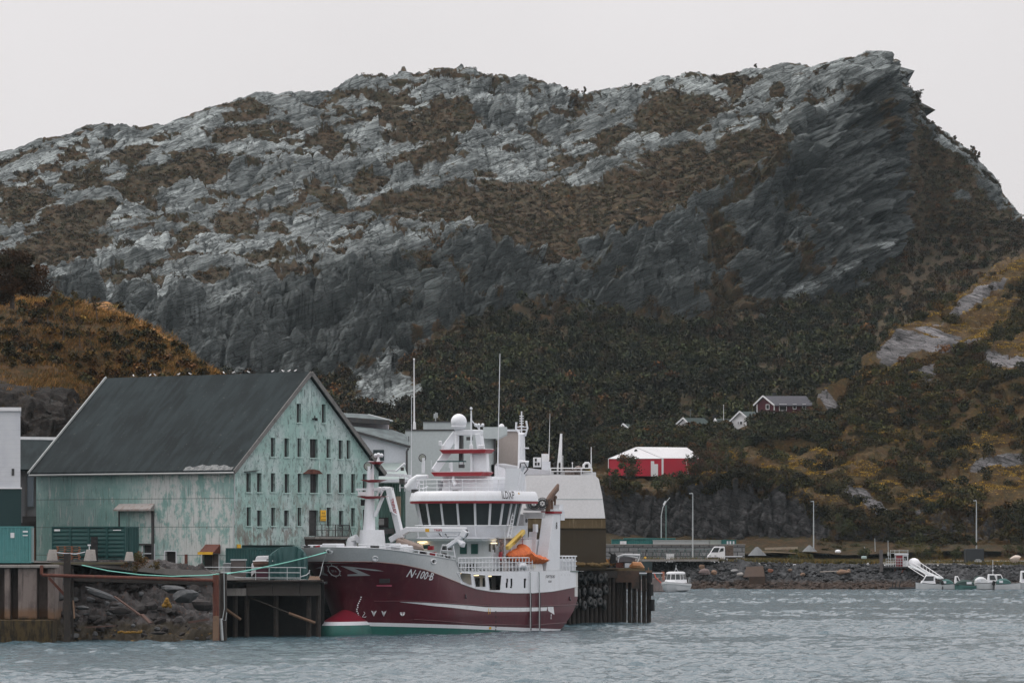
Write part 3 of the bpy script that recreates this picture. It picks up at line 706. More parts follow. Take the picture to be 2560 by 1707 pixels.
# ================= BUILDINGS AND QUAY =================
class Th:
    """a thing: an Empty at its base; parts given in world coordinates or in its own frame"""
    def __init__(s, name, label, cat, base, group=None, rz=0):
        s.base = Vector(base); s.rz = rz; s.e = empty(name, s.base, rz, label, cat, group)
        s.inv = Matrix.Rotation(-rz, 3, 'Z')
    def w(s, mb, name, mat, parent=None, **k):     # mesh made in world coordinates
        mb.v = [tuple(s.inv @ (Vector(v)-s.base)) for v in mb.v]
        return mb.build(name, mat, parent or s.e, **k)
    def p(s, mb, name, mat, parent=None, **k):     # mesh made in the thing's own frame
        return mb.build(name, mat, parent or s.e, **k)
    def T(s, q): return s.inv @ (Vector(q)-s.base)
def single(name, mb, mat, label, cat, base=None, group=None, **k):
    b = Vector(base) if base is not None else Vector([sum(v[i] for v in mb.v)/len(mb.v) for i in (0, 1)]+[min(v[2] for v in mb.v)])
    mb.v = [tuple(Vector(v)-b) for v in mb.v]
    o = mb.build(name, mat, None, **k); o.location = b
    return tag(o, label, cat, group)
WHITE = mpaint('white_paint', (0.70, 0.71, 0.73), (0.60, 0.62, 0.64), 0.45, scale=1.0, c3=(0.38, 0.37, 0.35), streak=0.10)
WHITE2 = mpaint('white_panel', (0.60, 0.62, 0.66), (0.54, 0.57, 0.60), 0.5, scale=0.6, c3=(0.42, 0.44, 0.45), streak=0.08)
GLASS = mpaint('dark_glass', (0.020, 0.026, 0.028), (0.035, 0.04, 0.04), 0.12, spec=0.5)
BLACK = mpaint('black_rubber', (0.018, 0.018, 0.019), (0.03, 0.028, 0.026), 0.8, scale=3)
DKMETAL = mpaint('dark_metal', (0.05, 0.052, 0.055), (0.09, 0.07, 0.055), 0.6, scale=3)
GALV = mpaint('galvanised', (0.42, 0.45, 0.46), (0.30, 0.32, 0.33), 0.5, 0.3, scale=3)
RUST_ = mpaint('rusty_steel', (0.105, 0.036, 0.026), (0.055, 0.025, 0.02), 0.8, scale=2, c3=(0.24, 0.10, 0.05))
CONC = mpaint('concrete', (0.25, 0.235, 0.22), (0.16, 0.15, 0.14), 0.9, scale=0.8, c3=(0.10, 0.075, 0.06), streak=0.3, bump=0.02)
WOODD = mpaint('tarred_timber', (0.030, 0.026, 0.024), (0.06, 0.045, 0.035), 0.9, scale=2, c3=(0.10, 0.085, 0.06), streak=0.14, bump=0.02)
YELLOW = mpaint('yellow_paint', (0.62, 0.36, 0.03), (0.5, 0.26, 0.03), 0.6, scale=2)
TEALD = mpaint('dark_green_paint', (0.012, 0.060, 0.058), (0.010, 0.042, 0.042), 0.5, scale=1.5, c3=(0.03, 0.03, 0.025), streak=0.1)
TEALL = mpaint('light_teal_paint', (0.075, 0.23, 0.23), (0.06, 0.19, 0.19), 0.5, scale=1.5, c3=(0.06, 0.08, 0.075), streak=0.1)
# --- warehouse plaster and sheet metal ---
t = NT('peeling_mint_plaster')
c = t.mix(t.ramp(t.noise(0.35, None, 5, 0.6), 0.4, 0.65), (0.29, 0.43, 0.40), (0.42, 0.50, 0.495))
c = t.mix(t.ramp(t.noise(1.0, t.map((1.5, 1.5, 0.9)), 8, 0.75), 0.50, 0.58, 0, 0.7), c, (0.20, 0.27, 0.255))
c = t.mix(t.ramp(t.noise(1.0, t.map((3.0, 3.0, 1.3), loc=(3, 5, 1)), 8, 0.8), 0.54, 0.59, 0, 0.85), c, (0.095, 0.125, 0.12))
sepz = t.n('ShaderNodeSeparateXYZ'); t.l(t.co.outputs['Object'], sepz.inputs[0])
low = t.ramp(sepz.outputs[2], 1.0, 9.5, 1.0, 0.0, False)
br = t.math('MULTIPLY', t.ramp(t.noise(1.0, t.map((1.0, 1.0, 0.45), loc=(9, 2, 4)), 7, 0.7), 0.50, 0.58), low)
brick = t.n('ShaderNodeTexBrick'); brick.inputs['Scale'].default_value = 5.0
brick.inputs['Color1'].default_value = (0.17, 0.075, 0.06, 1); brick.inputs['Color2'].default_value = (0.12, 0.07, 0.06, 1); brick.inputs['Mortar'].default_value = (0.2, 0.19, 0.17, 1)
t.l(t.map((1, 1, 1), (0, R(90), 0)), brick.inputs[0])
c = t.mix(t.math('MULTIPLY', br, 0.9), c, brick.outputs[0])
c = t.mix(t.ramp(t.noise(1.0, t.map((1.6, 1.6, 0.35), loc=(1, 1, 1)), 5, 0.7), 0.60, 0.66, 0, 0.8), c, (0.50, 0.62, 0.60))
t.bump(t.noise(3, None, 6, 0.7), 0.6, 0.04)
M_plaster = t.fin(c, 0.85)
t = NT('corrugated_mint_sheet')
c = t.mix(t.ramp(t.noise(0.30, None, 4, 0.6), 0.40, 0.60), (0.18, 0.32, 0.295), (0.27, 0.40, 0.38))
c = t.mix(t.ramp(t.noise(1.0, t.map((2.2, 2.2, 0.5)), 7, 0.75), 0.55, 0.62, 0, 0.7), c, (0.50, 0.52, 0.51))
sx = t.n('ShaderNodeSeparateXYZ'); t.l(t.co.outputs['Object'], sx.inputs[0])
far = t.ramp(sx.outputs[0], -13.5, -9.0)
c = t.mix(t.math('MULTIPLY', far, t.ramp(t.noise(0.55, t.map((1, 1, 0.7), loc=(7, 0, 3)), 8, 0.75), 0.44, 0.54, 0, 0.85)), c, (0.54, 0.55, 0.54))
c = t.mix(t.ramp(t.noise(1.0, t.map((9, 9, 0.5)), 5, 0.75), 0.54, 0.62, 0, 0.7), c, (0.10, 0.13, 0.12))
c = t.mix(t.ramp(t.noise(1.0, t.map((1.3, 1.3, 1.0), loc=(4, 4, 4)), 9, 0.85), 0.60, 0.65, 0, 0.9), c, (0.16, 0.07, 0.05))
wv2 = t.n('ShaderNodeTexWave', wave_type='BANDS', bands_direction='X'); wv2.inputs['Scale'].default_value = 1.7
t.l(t.map((1, 0, 0)), wv2.inputs[0]); t.bump(wv2.outputs[0], 0.7, 0.04)
zz = t.math('FRACT', t.math('MULTIPLY', t.math('ADD', sx.outputs[2], 0.3), 0.42))
c = t.mix(t.ramp(zz, 0.955, 0.985, 0, 0.7), c, (0.10, 0.14, 0.13))
M_sheet = t.fin(c, 0.6)
def roof_mat(name, c1, c2, rows=3.2, gloss=0.55):
    t = NT(name); c = t.mix(t.ramp(t.noise(0.25, None, 5, 0.6), 0.35, 0.65), c1, c2)
    s = t.n('ShaderNodeSeparateXYZ'); t.l(t.co.outputs['Object'], s.inputs[0])
    fr = t.math('FRACT', t.math('MULTIPLY', s.outputs[2], rows))
    c = t.mix(t.ramp(fr, 0.86, 0.98, 0, 0.45), c, tuple(x*0.45 for x in c1))
    c = t.mix(t.ramp(t.noise(1.0, t.map((1.2, 0.3, 0.3), (0, 0, 0)), 4, 0.6), 0.42, 0.62, 0, 0.55), c, tuple(x*1.7 for x in c2))
    c = t.mix(t.ramp(t.noise(2.5, None, 5, 0.75), 0.62, 0.7, 0, 0.35), c, (0.12, 0.13, 0.12))
    t.bump(fr, 0.4, 0.02)
    return t.fin(c, gloss, 0, 0.10)
M_slate = roof_mat('slate_roof', (0.007, 0.011, 0.0125), (0.012, 0.018, 0.020), 3.2, .75)
M_roofg = roof_mat('green_grey_roof', (0.05, 0.065, 0.07), (0.07, 0.09, 0.093), 2.0, .6)

def wall_holes(zb, zt, lf, rf, holes, P, th, mb):
    """vertical wall with openings; lf/rf give left and right limits at a height; P(u,z,d) -> point"""
    zs = sorted(set([zb, zt]+[h[2] for h in holes]+[h[3] for h in holes]+[z for z in BRK if zb < z < zt]))
    for a, b in zip(zs, zs[1:]):
        act = sorted([h for h in holes if h[2] < b-1e-6 and h[3] > a+1e-6], key=lambda h: h[0])
        L0, L1 = lf(a), lf(b)
        for h in act:
            mb.add([P(L0, a, 0), P(h[0], a, 0), P(h[0], b, 0), P(L1, b, 0)], [(0, 1, 2, 3)]); L0 = L1 = h[1]
        mb.add([P(L0, a, 0), P(rf(a), a, 0), P(rf(b), b, 0), P(L1, b, 0)], [(0, 1, 2, 3)])
    for h in holes:
        u0, u1, z0, z1 = h[:4]
        for q in (((u0, z0), (u1, z0)), ((u1, z0), (u1, z1)), ((u1, z1), (u0, z1)), ((u0, z1), (u0, z0))):
            mb.add([P(q[0][0], q[0][1], 0), P(q[1][0], q[1][1], 0), P(q[1][0], q[1][1], th), P(q[0][0], q[0][1], th)], [(0, 1, 2, 3)])
BRK = []
def textmesh(s, size, font_shear=0.0, bold=0.0, res=2):
    cu = bpy.data.curves.new('lettering', 'FONT'); cu.body = s; cu.size = size; cu.align_x = 'CENTER'; cu.align_y = 'CENTER'
    cu.shear = font_shear; cu.offset = bold; cu.resolution_u = res
    o = bpy.data.objects.new('lettering', cu); COL.link(o)
    dg = bpy.context.evaluated_depsgraph_get(); me = bpy.data.meshes.new_from_object(o.evaluated_get(dg))
    vs = [(v.co.x, v.co.y) for v in me.vertices]; fs = [tuple(p.vertices) for p in me.polygons]
    bpy.data.objects.remove(o); bpy.data.curves.remove(cu); bpy.data.meshes.remove(me)
    return vs, fs
def decal(th, name, vs, fs, mp, mat, parent=None):
    mb = MB(); mb.add([mp(u, v) for u, v in vs], fs)
    return th.p(mb, name, mat, parent)

# ---------- land under the buildings ----------
def landz(X, Y):
    pxx = 1280+X*F/np.maximum(Y, 380)
    return np.interp(pxx, [380, 420, 520, 560, 900, 1480], [6.15, 5.5, 5.45, 4.65, 4.8, 5.2])
pier_a = Vector((-15.9, 398.0)); axd = Vector((0.438, 0.899))
def pier_edge(Y):           # X of the pier's water side at depth Y
    return -19.3+(Y-402.5)*0.438/0.899
ys = np.concatenate([[374.5, 376, 378, 382, 386, 390], np.arange(394, 466, 4), [465.2]])
rows_ = []
for Y in ys:
    xl = -60.0
    xr = -20.2 if Y < 402 else pier_edge(Y)
    if Y < 386: xr = min(xr, xat(128, Y))
    elif Y < 393.5: xr = xat(560, Y)
    xx = np.linspace(0, 1, 90)*(xr-xl)+xl
    rows_.append([(x, Y, float(landz(x, Y))) for x in xx])
o = MB().grid(rows_).build('quay_ground', mpaint('quay_gravel', (0.10, 0.095, 0.09), (0.06, 0.055, 0.05), 0.95, scale=0.6, bump=0.03)); o['kind'] = 'structure'
b = MB()
rows_ = []
for Y, z in ((466, 5.2), (480, 5.0), (560, 4.9), (700, 4.8), (812, 4.8)):
    rows_.append([(x, Y, z) for x in np.linspace(-260, xat(1500, Y) if Y < 800 else xat(1512, Y), 20)])
o = b.grid(rows_).build('ground', mpaint('gravel_ground', (0.09, 0.085, 0.07), (0.06, 0.07, 0.04), 0.95, scale=0.3)); o['kind'] = 'structure'
# concrete quay wall at the left edge
t = NT('stained_quay_concrete')
s_ = t.n('ShaderNodeSeparateXYZ'); t.l(t.co.outputs['Object'], s_.inputs[0])
c = t.mix(t.ramp(t.noise(0.7, t.map((1, 1, 0.5)), 6, 0.7), 0.4, 0.6), (0.20, 0.165, 0.15), (0.115, 0.095, 0.088))
c = t.mix(t.ramp(t.noise(1.0, t.map((3, 3, 0.25)), 4, 0.7), 0.5, 0.7, 0, 0.7), c, (0.06, 0.05, 0.045))
hz_ = t.math('ADD', s_.outputs[2], t.math('MULTIPLY', t.noise(0.8), 0.8))
c = t.mix(t.ramp(hz_, 3.2, 2.6, 0, 0.8), c, (0.17, 0.095, 0.05))
c = t.mix(t.ramp(hz_, 2.4, 2.0), c, t.mix(t.ramp(t.noise(1.0, t.map((2.5, 2.5, .6)), 5, .7), .45, .6), (0.060, 0.042, 0.018), (0.018, 0.015, 0.010)))
t.bump(t.noise(3, None, 5, 0.7), 0.7, 0.05)
M_quayc = t.fin(c, 0.9)
Q = Th('quay_wall', 'stained concrete quay wall with buttresses at the left edge of the water', 'quay wall', (xat(0, 372), 372, 0))
def px_box(mb, x0, x1, D, D2, z0, z1):
    return mb.box(xat(x0, D), xat(x1, D), D, D2, z0, z1)
b = MB(); px_box(b, -160, 137, 374.0, 385, -1, 5.9); Q.w(b, 'wall', M_quayc)
for x0, x1 in ((-110, -60), (-40, -18), (11, 25), (45, 92), (119, 137)):
    b = MB(); px_box(b, x0, x1, 372.2, 374.0, 1.75, 5.75); Q.w(b, 'buttress', M_quayc, bevel=0.06)
b = MB(); px_box(b, -160, 131, 371.2, 374.2, -1, 1.75); Q.w(b, 'footing', M_quayc, bevel=0.08)
b = MB(); px_box(b, -160, 139, 371.9, 375, 5.75, 5.98); Q.w(b, 'coping', CONC, bevel=0.03)
# rubble bank
def bank_z(px, D):
    s = np.clip((D-374.5)/14.5, 0, 1.15); top = np.interp(px, [130, 390, 450, 560], [5.9, 5.5, 5.2, 4.5])
    return -0.9+(top+0.9)*s**0.85
pxs = np.arange(118, 552, 2.2); Ds = np.concatenate([[373.0], np.arange(374, 392, 0.16)])
PX, DG = np.meshgrid(pxs, Ds)
ZB = bank_z(PX, DG)
XB = (PX-1280)*DG/F
bl = fbm(XB/1.1, DG/1.0, ZB/0.8, 3, 801); blq = np.round(bl*3)/3
nz = 0.42*blq+0.22*fbm(XB/0.4, DG/0.4, ZB/0.4, 3, 805)+0.3*fbm(XB/3, DG/3, ZB, 2, 806)
fd = sst(373.5, 375, DG)*(1-sst(390, 392, DG))
t = NT('wet_rubble')
c = t.mix(t.ramp(t.noise(0.9, None, 6, 0.7), 0.42, 0.62), (0.020, 0.018, 0.018), (0.060, 0.055, 0.055))
c = t.mix(t.ramp(t.noise(2.6, None, 5, 0.8), 0.56, 0.66, 0, 0.8), c, (0.12, 0.06, 0.04))
s_ = t.n('ShaderNodeSeparateXYZ'); t.l(t.co.outputs['Object'], s_.inputs[0])
hz_ = t.math('ADD', s_.outputs[2], t.math('MULTIPLY', t.noise(0.9), 1.2))
c = t.mix(t.ramp(hz_, 2.3, 1.7, 0, 0.85), c, (0.030, 0.022, 0.010))
c = t.mix(t.math('MULTIPLY', t.ramp(hz_, 1.9, 1.4), t.ramp(t.noise(1.0, t.map((1.2, 1, 5)), 5, 0.7), 0.6, 0.68)), c, (0.26, 0.15, 0.03))
t.bump(t.noise(4, None, 6, 0.75), 0.8, 0.08)
M_rub = t.fin(c, 0.75)
o = npmesh('rubble_bank', np.stack([XB, DG-0.3*nz*fd, ZB+nz*fd], 2).reshape(-1, 3), gridf(len(Ds), len(pxs)), M_rub, True); o['kind'] = 'structure'
def rock_mesh(r, seed, sq=(1.0, 0.8, 0.65)):
    g = random.Random(seed); b = MB(); b.sphere((0, 0, 0), 1, 9, 6)
    pl = [(Vector((g.gauss(0, 1), g.gauss(0, 1), g.gauss(0, 1))).normalized(), g.uniform(0.55, 0.85)) for _ in range(9)]
    out = []
    for v in b.v:
        v = Vector(v)
        for n, d in pl:
            k = v.dot(n)
            if k > d: v = v-n*(k-d)
        out.append((v.x*r*sq[0], v.y*r*sq[1], v.z*r*sq[2]+r*sq[2]*0.5))
    b.v = out; return b
M_rockg = mpaint('grey_boulder', (0.075, 0.08, 0.085), (0.13, 0.13, 0.13), 0.85, scale=3, c3=(0.07, 0.06, 0.05), bump=0.03)
M_rockd = mpaint('dark_boulder', (0.030, 0.027, 0.027), (0.060, 0.050, 0.046), 0.85, scale=3, bump=0.03)
M_rocko = mpaint('ochre_boulder', (0.19, 0.12, 0.08), (0.12, 0.08, 0.055), 0.85, scale=3, bump=0.03)
M_seaw = mpaint('yellow_weed', (0.22, 0.12, 0.018), (0.08, 0.05, 0.015), 0.8, scale=6)
def rock(px, py, D, r, mat, label, seed, sq=(1.0, 0.8, 0.65), rz=0, group=None, ry=0):
    o = rock_mesh(r*(.72 if D < 400 else 1), seed, sq).build('boulder', mat, None); o.location = at(px, py, D); o.rotation_euler = (0, ry, rz)
    return tag(o, label, 'boulder', group)
BR = [(430, 1478, 379.5, 1.0, 'large flat-topped grey boulder below the rusty pipe', (1.5, .9, .55)),
      (462, 1500, 377.5, 1.3, 'biggest pale grey boulder in the rubble, just right of the yellow weed', (1.35, .9, .65)),
      (205, 1522, 376, .75, 'pale wedge-shaped rock right of the tall timber pile', (1.2, .8, .4)),
      (250, 1490, 378.5, 1.5, 'long slanting grey slab in the left of the rubble', (1.9, .7, .3)),
      (485, 1478, 379.5, .7, 'small dark boulder beside the concrete pier footing', (1, .8, .8)),
      (150, 1460, 381, .8, 'blue-grey rock against the quay wall above the tide line', (1.0, .8, .9)),
      (150, 1500, 378, .9, 'bluish rock against the quay wall, lower of the pair', (1.0, .8, .9)),
      (330, 1455, 381, .8, 'brownish boulder directly under the rope and pipe', (1.4, .8, .6)),
      (300, 1530, 375.8, 1.0, 'dark wet boulder at the foot of the rubble bank', (1.6, .8, .5)),
      (505, 1520, 376, 1.2, 'dark boulder with a sharp shadow beneath, near the right piles', (1.3, .8, .6)),
      (395, 1584, 373.6, .55, 'purplish flat stone lying at the waterline', (2.0, .8, .35)),
      (380, 1520, 376, .8, 'brown weed-covered rock left of the yellow weed clump', (1.1, .8, .7)),
      (230, 1455, 381.5, .6, 'small grey stone under the pipe next to white pebbles', (1.2, .8, .6)),
      (180, 1545, 374.8, .9, 'black wet rock at the foot of the tall timber pile', (1.3, .8, .6))]
for i, (px, py, D, r, lab, sq) in enumerate(BR):
    rock(px, py, D, r, M_rockg if i in (0, 1, 2, 3, 5, 6) else M_rockd, lab, 40+i, sq, ry=0.35 if i == 3 else 0)
g_ = random.Random(3)
for i in range(130):
    px = g_.uniform(150, 540); s = g_.uniform(0.03, 0.95); D = 374.5+14.5*s; z = float(bank_z(px, D))
    o = rock_mesh(g_.uniform(0.15, 0.5), 90+i % 9, (g_.uniform(.9, 1.5), .8, g_.uniform(.5, .8))).build('stone', M_rockd if g_.random() < .75 else M_rockg, None)
    o.location = (xat(px, D), D, z+0.05); o.rotation_euler = (g_.uniform(-.3, .3), g_.uniform(-.4, .4), g_.uniform(0, 6))
    tag(o, 'loose dark stone in the rubble bank between the quay wall and the pier', 'stone', 'loose stones in the rubble bank')
b = MB()
for i in range(26):
    b.sphere((.3*math.sin(i*1.3)*(i/26), .1*math.cos(i), .35-.6*i/26), g_.uniform(.11, .17), 6, 4)
o = b.build('seaweed', M_seaw, None); o.location = at(417, 1508, 375.6); tag(o, 'bright yellow clump of seaweed stuck on the rubble', 'seaweed')
b = MB()
for i in range(26):
    b.sphere((-.9+1.8*i/25, g_.gauss(0, .1), g_.gauss(0.0, .02)), g_.uniform(.07, .11), 6, 4)
o = b.build('seaweed_mat', M_seaw, None); o.location = at(325, 1580, 373.4); tag(o, 'low mat of yellow-brown seaweed at the waterline below the rubble', 'seaweed')
M_oldpl = mpaint('old_plank', (.10, .06, .05), (.07, .045, .035), .9, scale=3)
def plank(p0, p1, w_, h_, mat, name, label, cat):
    b = MB(); b.beam(at(*p0), at(*p1), w_, h_); return single(name, b, mat, label, cat)
plank((286, 1490, 377), (366, 1548, 374), .18, .1, M_oldpl, 'wooden_plank', 'reddish plank lying diagonally on the rubble', 'plank')
plank((355, 1535, 374.5), (376, 1557, 373.5), .3, .1, M_oldpl, 'wooden_plank', 'short brown board at the lower end of the diagonal plank', 'plank')
plank((215, 1567, 373.2), (290, 1563, 373.2), .14, .1, M_oldpl, 'timber_log', 'thin ochre log floating level at the waterline left of the weed', 'log')
plank((470, 1555, 373.4), (524, 1547, 373.4), .22, .16, M_oldpl, 'timber_log', 'ochre log lying level beside the short wooden stump', 'log')
# fender pipe, tall pile and the right-hand piles
b = MB(); b.tube([at(104, 1412, 370.5), at(104, 1434, 370.5), at(107, 1437, 370.5), at(532, 1450, 371.5)], 0.13, 8)
P_ = Th('fender_pipe', 'long rust-red steel pipe running level in front of the rubble', 'pipe', at(104, 1436, 370.5)); P_.w(b, 'pipe', RUST_, smooth='auto')
b = MB(); b.beam(at(186, 1447, 371.8), at(530, 1457, 372.4), 0.35, 0.3); P_.w(b, 'timber_beam', WOODD)
b = MB(); b.beam(at(122, 1443, 371.6), at(165, 1490, 371.6), 0.2); P_.w(b, 'brace', RUST_)
b = MB(); b.beam(at(168, 1605, 371), at(168, 1383, 371), 0.5); b.beam(at(182, 1600, 371.3), at(181, 1420, 371.3), 0.16)
single('timber_pile', b, WOODD, 'tallest dark timber pile crossing the rust-red pipe', 'pile', at(168, 1600, 371))
b = MB(); b.tube([at(186, 1545, 370.7), at(183, 1500, 370.7)], 0.07, 6)
single('wooden_stake', b, M_rocko, 'thin pale stake leaning on the tall timber pile', 'stake')
b = MB(); b.tube([at(540, 1600, 372.5), at(540, 1436, 372.5)], 0.26, 10); single('timber_pile', b, RUST_, 'reddish-brown pile where the steel pipe ends', 'pile')
b = MB(); b.tube([at(558, 1603, 373.5), at(558, 1432, 373.5)], 0.30, 10); single('timber_pile', b, WOODD, 'black pile just right of the reddish-brown pile', 'pile')
b = MB(); b.beam(at(539, 1600, 371), at(540, 1539, 371), 0.42); single('wooden_stump', b, M_rocko, 'pale squared wooden stump standing in the water at the pile feet', 'stump')
b = MB(); b.tube([at(556, 1600, 371.2), at(552, 1545, 371.2)], 0.12, 6); single('wooden_stake', b, GALV, 'pale grey stake beside the squared wooden stump', 'stake')
b = MB(); b.tube([at(560, 1430, 373), at(561, 1520, 373), at(556, 1548, 373), at(564, 1550, 373), at(567, 1530, 373)], 0.035, 5); single('mooring_chain', b, GALV, 'thin chain hanging down the black pile to a loop', 'chain')

# ---------- timber pier ----------
PR = Th('timber_pier', 'dark timber pier behind the trawler with a grey beam and open piles', 'pier', (xat(615, 392), 392, 0))
M_beamg = mpaint('weathered_beam', (0.050, 0.044, 0.040), (0.036, 0.032, 0.030), 0.9, scale=1.2, c3=(0.03, 0.025, 0.02), bump=0.02)
b = MB(); px_box(b, 616, 680, 391.8, 392.4, 3.38, 4.5); px_box(b, 681, 748, 391.8, 392.4, 3.38, 4.5); px_box(b, 749, 800, 391.8, 392.4, 3.38, 4.5); PR.w(b, 'fascia_beam', M_beamg)
b = MB(); px_box(b, 556, 615, 391.9, 392.6, 3.38, 3.98); PR.w(b, 'concrete_kerb', CONC)
b = MB(); px_box(b, 553, 806, 391.3, 393.8, 4.5, 4.66); PR.w(b, 'deck_edge', WOODD)
b = MB(); px_box(b, 556, 810, 398.5, 399, -1, 4.5); b.box(xat(556, 392), xat(810, 392), 392, 399, 4.3, 4.48); PR.w(b, 'back_wall', BLACK)
for i, x in enumerate((588, 617, 690, 772, 796)):
    b = MB(); b.tube([(xat(x, 392.6), 392.6, -1), (xat(x, 392.6), 392.6, 4.4)], 0.2, 8); PR.w(b, 'pile', WOODD)
    b = MB(); b.tube([(xat(x, 396), 396, -1), (xat(x, 396), 396, 4.4)], 0.2, 8); PR.w(b, 'pile', WOODD)
for p0, p1 in (((622, 1492, 392.2), (722, 1532, 392.2)), ((722, 1532, 392.2), (788, 1556, 392.2)), ((565, 1522, 392), (602, 1548, 392))):
    b = MB(); b.tube([at(*p0), at(*p1)], 0.13 if p0[0] != 622 else 0.09, 6); PR.w(b, 'brace', M_rocko if p0[0] != 622 else WOODD)
# water side of the pier along the ship and its far end
def pe(l, off=0.0, z=0.0):       # point along the pier edge
    return Vector((-19.3+0.438*l-off*0.899, 402.5+0.899*l+off*0.438, z))
for i in range(34):
    l = 36+i*1.0
    if l > 69: break
    b = MB(); b.tube([pe(l, 0.35, -1), pe(l, 0.35, 4.7)], 0.22, 8); PR.w(b, 'pile', WOODD)
for i in range(12):
    b = MB(); l = 63.0+0.0*i; x = 1490+i*12
    p = at(x, 1555, 464.5-0.1*i); b.tube([(p.x, p.y, -1), (p.x, p.y, 4.6)], 0.17+0.03*(i % 3), 8); PR.w(b, 'pile', WOODD)
b = MB()
b.hexa([pe(34, 0, 4.35), pe(69, 0, 4.35), pe(69, 1.2, 4.35), pe(34, 1.2, 4.35), pe(34, 0, 5.0), pe(69, 0, 5.0), pe(69, 1.2, 5.0), pe(34, 1.2, 5.0)])
PR.w(b, 'edge_beam', WOODD)
ed = pe(69)
b = MB(); b.box(ed.x-6, xat(1612, 464), 463.2, 466, 5.0, 5.24); PR.w(b, 'deck', mpaint('pier_deck', (0.16, 0.12, 0.07), (0.10, 0.08, 0.05), 0.9, scale=2))
t_mix = mpaint('patched_planks', (0.06, 0.05, 0.045), (0.12, 0.075, 0.055), 0.9, scale=0.8, lo=0.4, hi=0.6)
b = MB(); b.box(xat(1508, 463.2), xat(1598, 463.2), 463.0, 463.4, 3.9, 5.0); b.box(xat(1580, 463), xat(1598, 463), 462.9, 463.3, 3.3, 3.9); PR.w(b, 'end_planking', t_mix)
b = MB(); b.box(xat(1500, 466), xat(1560, 466), 466.5, 467, -1, 4.9); PR.w(b, 'back_wall', BLACK)
b = MB(); b.box(xat(1520, 465), xat(1546, 465), 464.9, 465.1, 2.45, 3.0); PR.w(b, 'crossbeam', CONC)
TY = Th('tyre_fender', 'row of hanging black tyres on the pier side behind the trawler', 'tyre')if False else None
def torus(mb, c, R_, r, ax, n=12, m=6):
    c = Vector(c); base = len(mb.v); ax = Vector(ax).normalized(); u = ax.cross(Vector((0, 0, 1))).normalized(); v = ax.cross(u)
    for i in range(n):
        a = 2*math.pi*i/n; d = u*math.cos(a)+v*math.sin(a)
        for j in range(m):
            q = 2*math.pi*j/m; mb.v.append(tuple(c+d*(R_+r*math.cos(q))+ax*r*math.sin(q)))
    for i in range(n):
        for j in range(m):
            mb.f.append((base+i*m+j, base+((i+1) % n)*m+j, base+((i+1) % n)*m+(j+1) % m, base+i*m+(j+1) % m)); mb.m.append(mb.mi)
    return mb
tproto = None
M_tyre = mpaint('wet_tyre', (0.014, 0.015, 0.016), (0.03, 0.033, 0.035), 0.45, scale=2.5, spec=0.5)
for i, l in enumerate(np.arange(50.2, 65, 1.15)):
    for j, z in enumerate((4.35, 3.25, 2.1)):
        b = MB(); torus(b, (0, 0, 0), 0.29, 0.23, (0.899, -0.438, 0), 12, 6); 
        if tproto is None: tproto = b.build('tyre_fender', M_tyre, None, smooth=True); o = tproto
        else: o = tproto.copy(); COL.link(o)
        o.location = pe(l+g_.uniform(-.2, .2), -0.15, z+g_.uniform(-.35, .25)); o.rotation_euler = (0, 0, g_.uniform(-.5, .5)); 
        tag(o, 'black tyre hanging on the pier side to the right of the trawler stern', 'tyre', 'tyre fenders on the pier side')
for i, (x, y) in enumerate(((1624, 1441), (1627, 1474), (1630, 1512))):
    b = MB(); p = at(x, y, 463); b.tube([(p.x, p.y, p.z-0.55), (p.x, p.y, p.z+0.55)], 0.27, 10); b.tube([(p.x-.45, p.y, p.z), (p.x, p.y, p.z)], 0.06, 6)
    single('rubber_fender', b, BLACK, ('topmost', 'middle', 'lowest')[i]+' of the three black fenders stacked on the pier corner', 'fender')
b = MB(); p = at(1622, 1428, 463); b.box(p.x-.3, p.x+.3, p.y-.3, p.y+.3, p.z-.1, p.z+.12); b.tube([(p.x, p.y, p.z), (p.x-.05, p.y, p.z+.4)], .05, 5)
single('bollard_cap', b, M_rocko, 'small ochre cap with a peg on the pier corner post', 'post cap')
# railing on the pier
RL = Th('pier_railing', 'galvanised tube railing along the pier edge left of the bow', 'railing', at(600, 1450, 391.6))
b = MB()
for dz in (1418, 1431, 1444): b.tube([at(505, dz-1, 391.6), at(752, dz, 391.6)], 0.032, 5)
b.tube([at(752, 1418, 391.6), at(766, 1419, 391.6)], 0.032, 5)
b.tube([at(752, 1441, 391.6), at(766, 1437, 391.6), at(773, 1431, 391.6), at(774, 1424, 391.6)], 0.05, 5)
RL.w(b, 'rail', GALV)
b = MB()
for x in (510, 560, 639, 673, 718, 751): b.tube([at(x, 1452, 391.6), at(x, 1418, 391.6)], 0.032, 5)
RL.w(b, 'posts', GALV)

# ---------- mint green warehouse ----------
CX, CY, ZE, ZP, ZB0 = -23.07, 400.0, 13.83, 21.87, 4.6
WL, WW = 23.6, 18.0
W = Th('warehouse', 'weathered mint green warehouse with a steep slate roof and peeling gable', 'warehouse', (CX, CY, ZB0), rz=R(-40))
ca, sa = math.cos(R(40)), math.sin(R(40))
def gy(px): q = (px-1280)/F; return (-q*CY-23.07)*-1/(sa-ca*q) if False else (q*CY-CX)/(sa-q*ca)
def gu(px): q = (px-1280)/F; return -(q*CY-CX)/(ca+q*sa)
def gz(py, y): return zat(py, CY+ca*y)-ZB0      # gable, local z
def lz(py, u): return zat(py, CY+sa*u)-ZB0      # long wall, local z
he, hp = ZE-ZB0, ZP-ZB0
wins = [(741, 752, 1009, 1056), (803.5, 814, 1010, 1057)]
wins += [(500+a*.2296, 500+c_*.2296, y0, y0+47) for a, c_, y0 in ((768,817,1094),(915,966,1095),(1057,1102,1095),(1192,1280,1097),(1373,1420,1097),(1505,1555,1100),(1592,1637,1100))]
